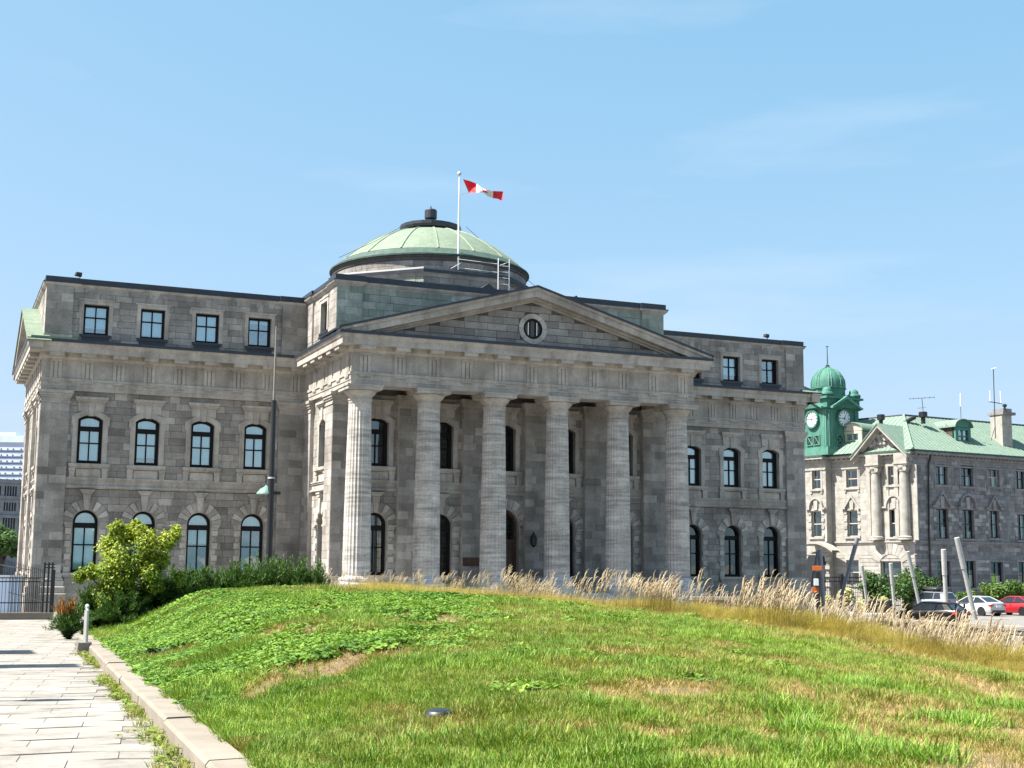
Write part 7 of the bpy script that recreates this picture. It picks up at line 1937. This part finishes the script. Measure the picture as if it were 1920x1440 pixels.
# open-sided off-road car
def offroad(px, d, label):
    q = street_at(px, d); vd = (q - CAMP).xy.normalized(); fw = Vector((-vd.y, vd.x)) + vd * 0.12
    o = empty('offroad_car', q, label=label, cat='car', rz=math.atan2(fw.y, fw.x), group='cars parked beyond the grass'); col = paint('pale_silver_paint', (0.34, 0.35, 0.36)); soft = plain_mat('black_soft_top', (0.012, 0.012, 0.013), 0.9)
    O = lambda mb, nm, mt, sm=False: inst(mb.mesh(nm, mt, smooth=sm), nm, o)
    mb = MB(); secs = [[(x, -w, z0), (x, w, z0), (x, w, z1 - 0.05), (x, w * 0.93, z1), (x, -w * 0.93, z1), (x, -w, z1 - 0.05)] for (x, z0, z1, w) in ((-1.85, .55, 1.14, .72), (-1.8, .50, 1.16, .76), (0.35, .48, 1.14, .76), (0.55, .50, 1.16, .72), (1.75, .55, 1.10, .60), (1.80, .6, 1.06, .58))]
    loft(mb, secs); O(mb, 'body', col)
    for s in (-1, 1):
        for (x, nm) in ((-1.2, 'rear'), (1.25, 'front')):
            mb = MB(); mb.prism(Frame((x, s * 0.72, 0), (-s, 0)), [(-0.62, 0.62), (0.62, 0.62), (0.50, 0.86), (0.32, 0.96), (-0.32, 0.96), (-0.50, 0.86)], -0.2, 0.16); O(mb, 'fender', soft)
            w_ = bpy.data.objects.new('wheel', None); COL.objects.link(w_); w_.parent = o; w_.location = (x, s * 0.76, 0.38)
            mb = MB(); mb.prism(Frame((0, 0, 0), (-s, 0)), circ(0.38, 22), -0.12, 0.12, bev=0.03); inst(mb.mesh('tyre', M['tyre']), 'tyre', w_)
            mb = MB(); mb.prism(Frame((0, 0, 0), (-s, 0)), circ(0.21, 16), 0.1, 0.135, bev=0.02); inst(mb.mesh('rim', M['rim']), 'rim', w_)
        mb = MB(); mb.tube([(0.55, s * 0.68, 1.14), (0.30, s * 0.62, 1.72)], 0.04, 6); mb.tube([(-0.30, s * 0.70, 1.14), (-0.35, s * 0.63, 1.72)], 0.045, 6); mb.tube([(0.55, s * 0.68, 1.16), (-0.30, s * 0.70, 1.16)], 0.03, 6); O(mb, 'door_frame', col)
        mb = MB(); F = Frame((0, s * 0.70, 0), (-s, 0)); X = lambda a_: -s * a_
        pl = [(X(-0.38), 1.14), (X(-1.84), 1.14), (X(-1.55), 1.72), (X(-0.42), 1.74)]; wi = [(X(-0.52), 1.22), (X(-1.60), 1.22), (X(-1.42), 1.62), (X(-0.54), 1.64)]
        if s > 0: pl, wi = pl, wi
        mb.ring(F, wi if s > 0 else wi[::-1], pl if s > 0 else pl[::-1], -0.03, 0.0); O(mb, 'soft_top_side', soft)
        mb = MB(); mb.prism(F, wi if s < 0 else wi[::-1], -0.025, -0.02); O(mb, 'door_window', M['glass_dark'])
    mb = MB(); mb.add([(0.30, -0.62, 1.74), (0.30, 0.62, 1.74), (-0.5, 0.64, 1.80), (-0.5, -0.64, 1.80), (-1.56, 0.62, 1.76), (-1.56, -0.62, 1.76), (-1.86, 0.70, 1.15), (-1.86, -0.70, 1.15)], [(0, 1, 2, 3), (3, 2, 4, 5), (5, 4, 6, 7)]); O(mb, 'soft_top', soft)
    mb = MB(); mb.tube([(0.55, -0.66, 1.16), (0.31, -0.6, 1.72), (0.31, 0.6, 1.72), (0.55, 0.66, 1.16)], 0.045, 6); O(mb, 'windscreen_frame', col)
    mb = MB(); mb.add([(0.54, -0.62, 1.18), (0.54, 0.62, 1.18), (0.32, 0.58, 1.70), (0.32, -0.58, 1.70)], [(0, 1, 2, 3)]); O(mb, 'windscreen', M['glass_dark'])
    mb = MB(); mb.box(1.86, 1.96, -0.72, 0.72, 0.50, 0.64); mb.box(-2.0, -1.9, -0.7, 0.7, 0.5, 0.62); O(mb, 'bumper', soft)
    mb = MB(); mb.box(0.6, 0.72, -0.92, -0.74, 1.16, 1.32); mb.box(0.6, 0.72, 0.74, 0.92, 1.16, 1.32); O(mb, 'mirror', soft)
offroad(1612, 71.5, 'pale silver off-road car with black soft top behind the tall grass')
# far low tree line closing the street
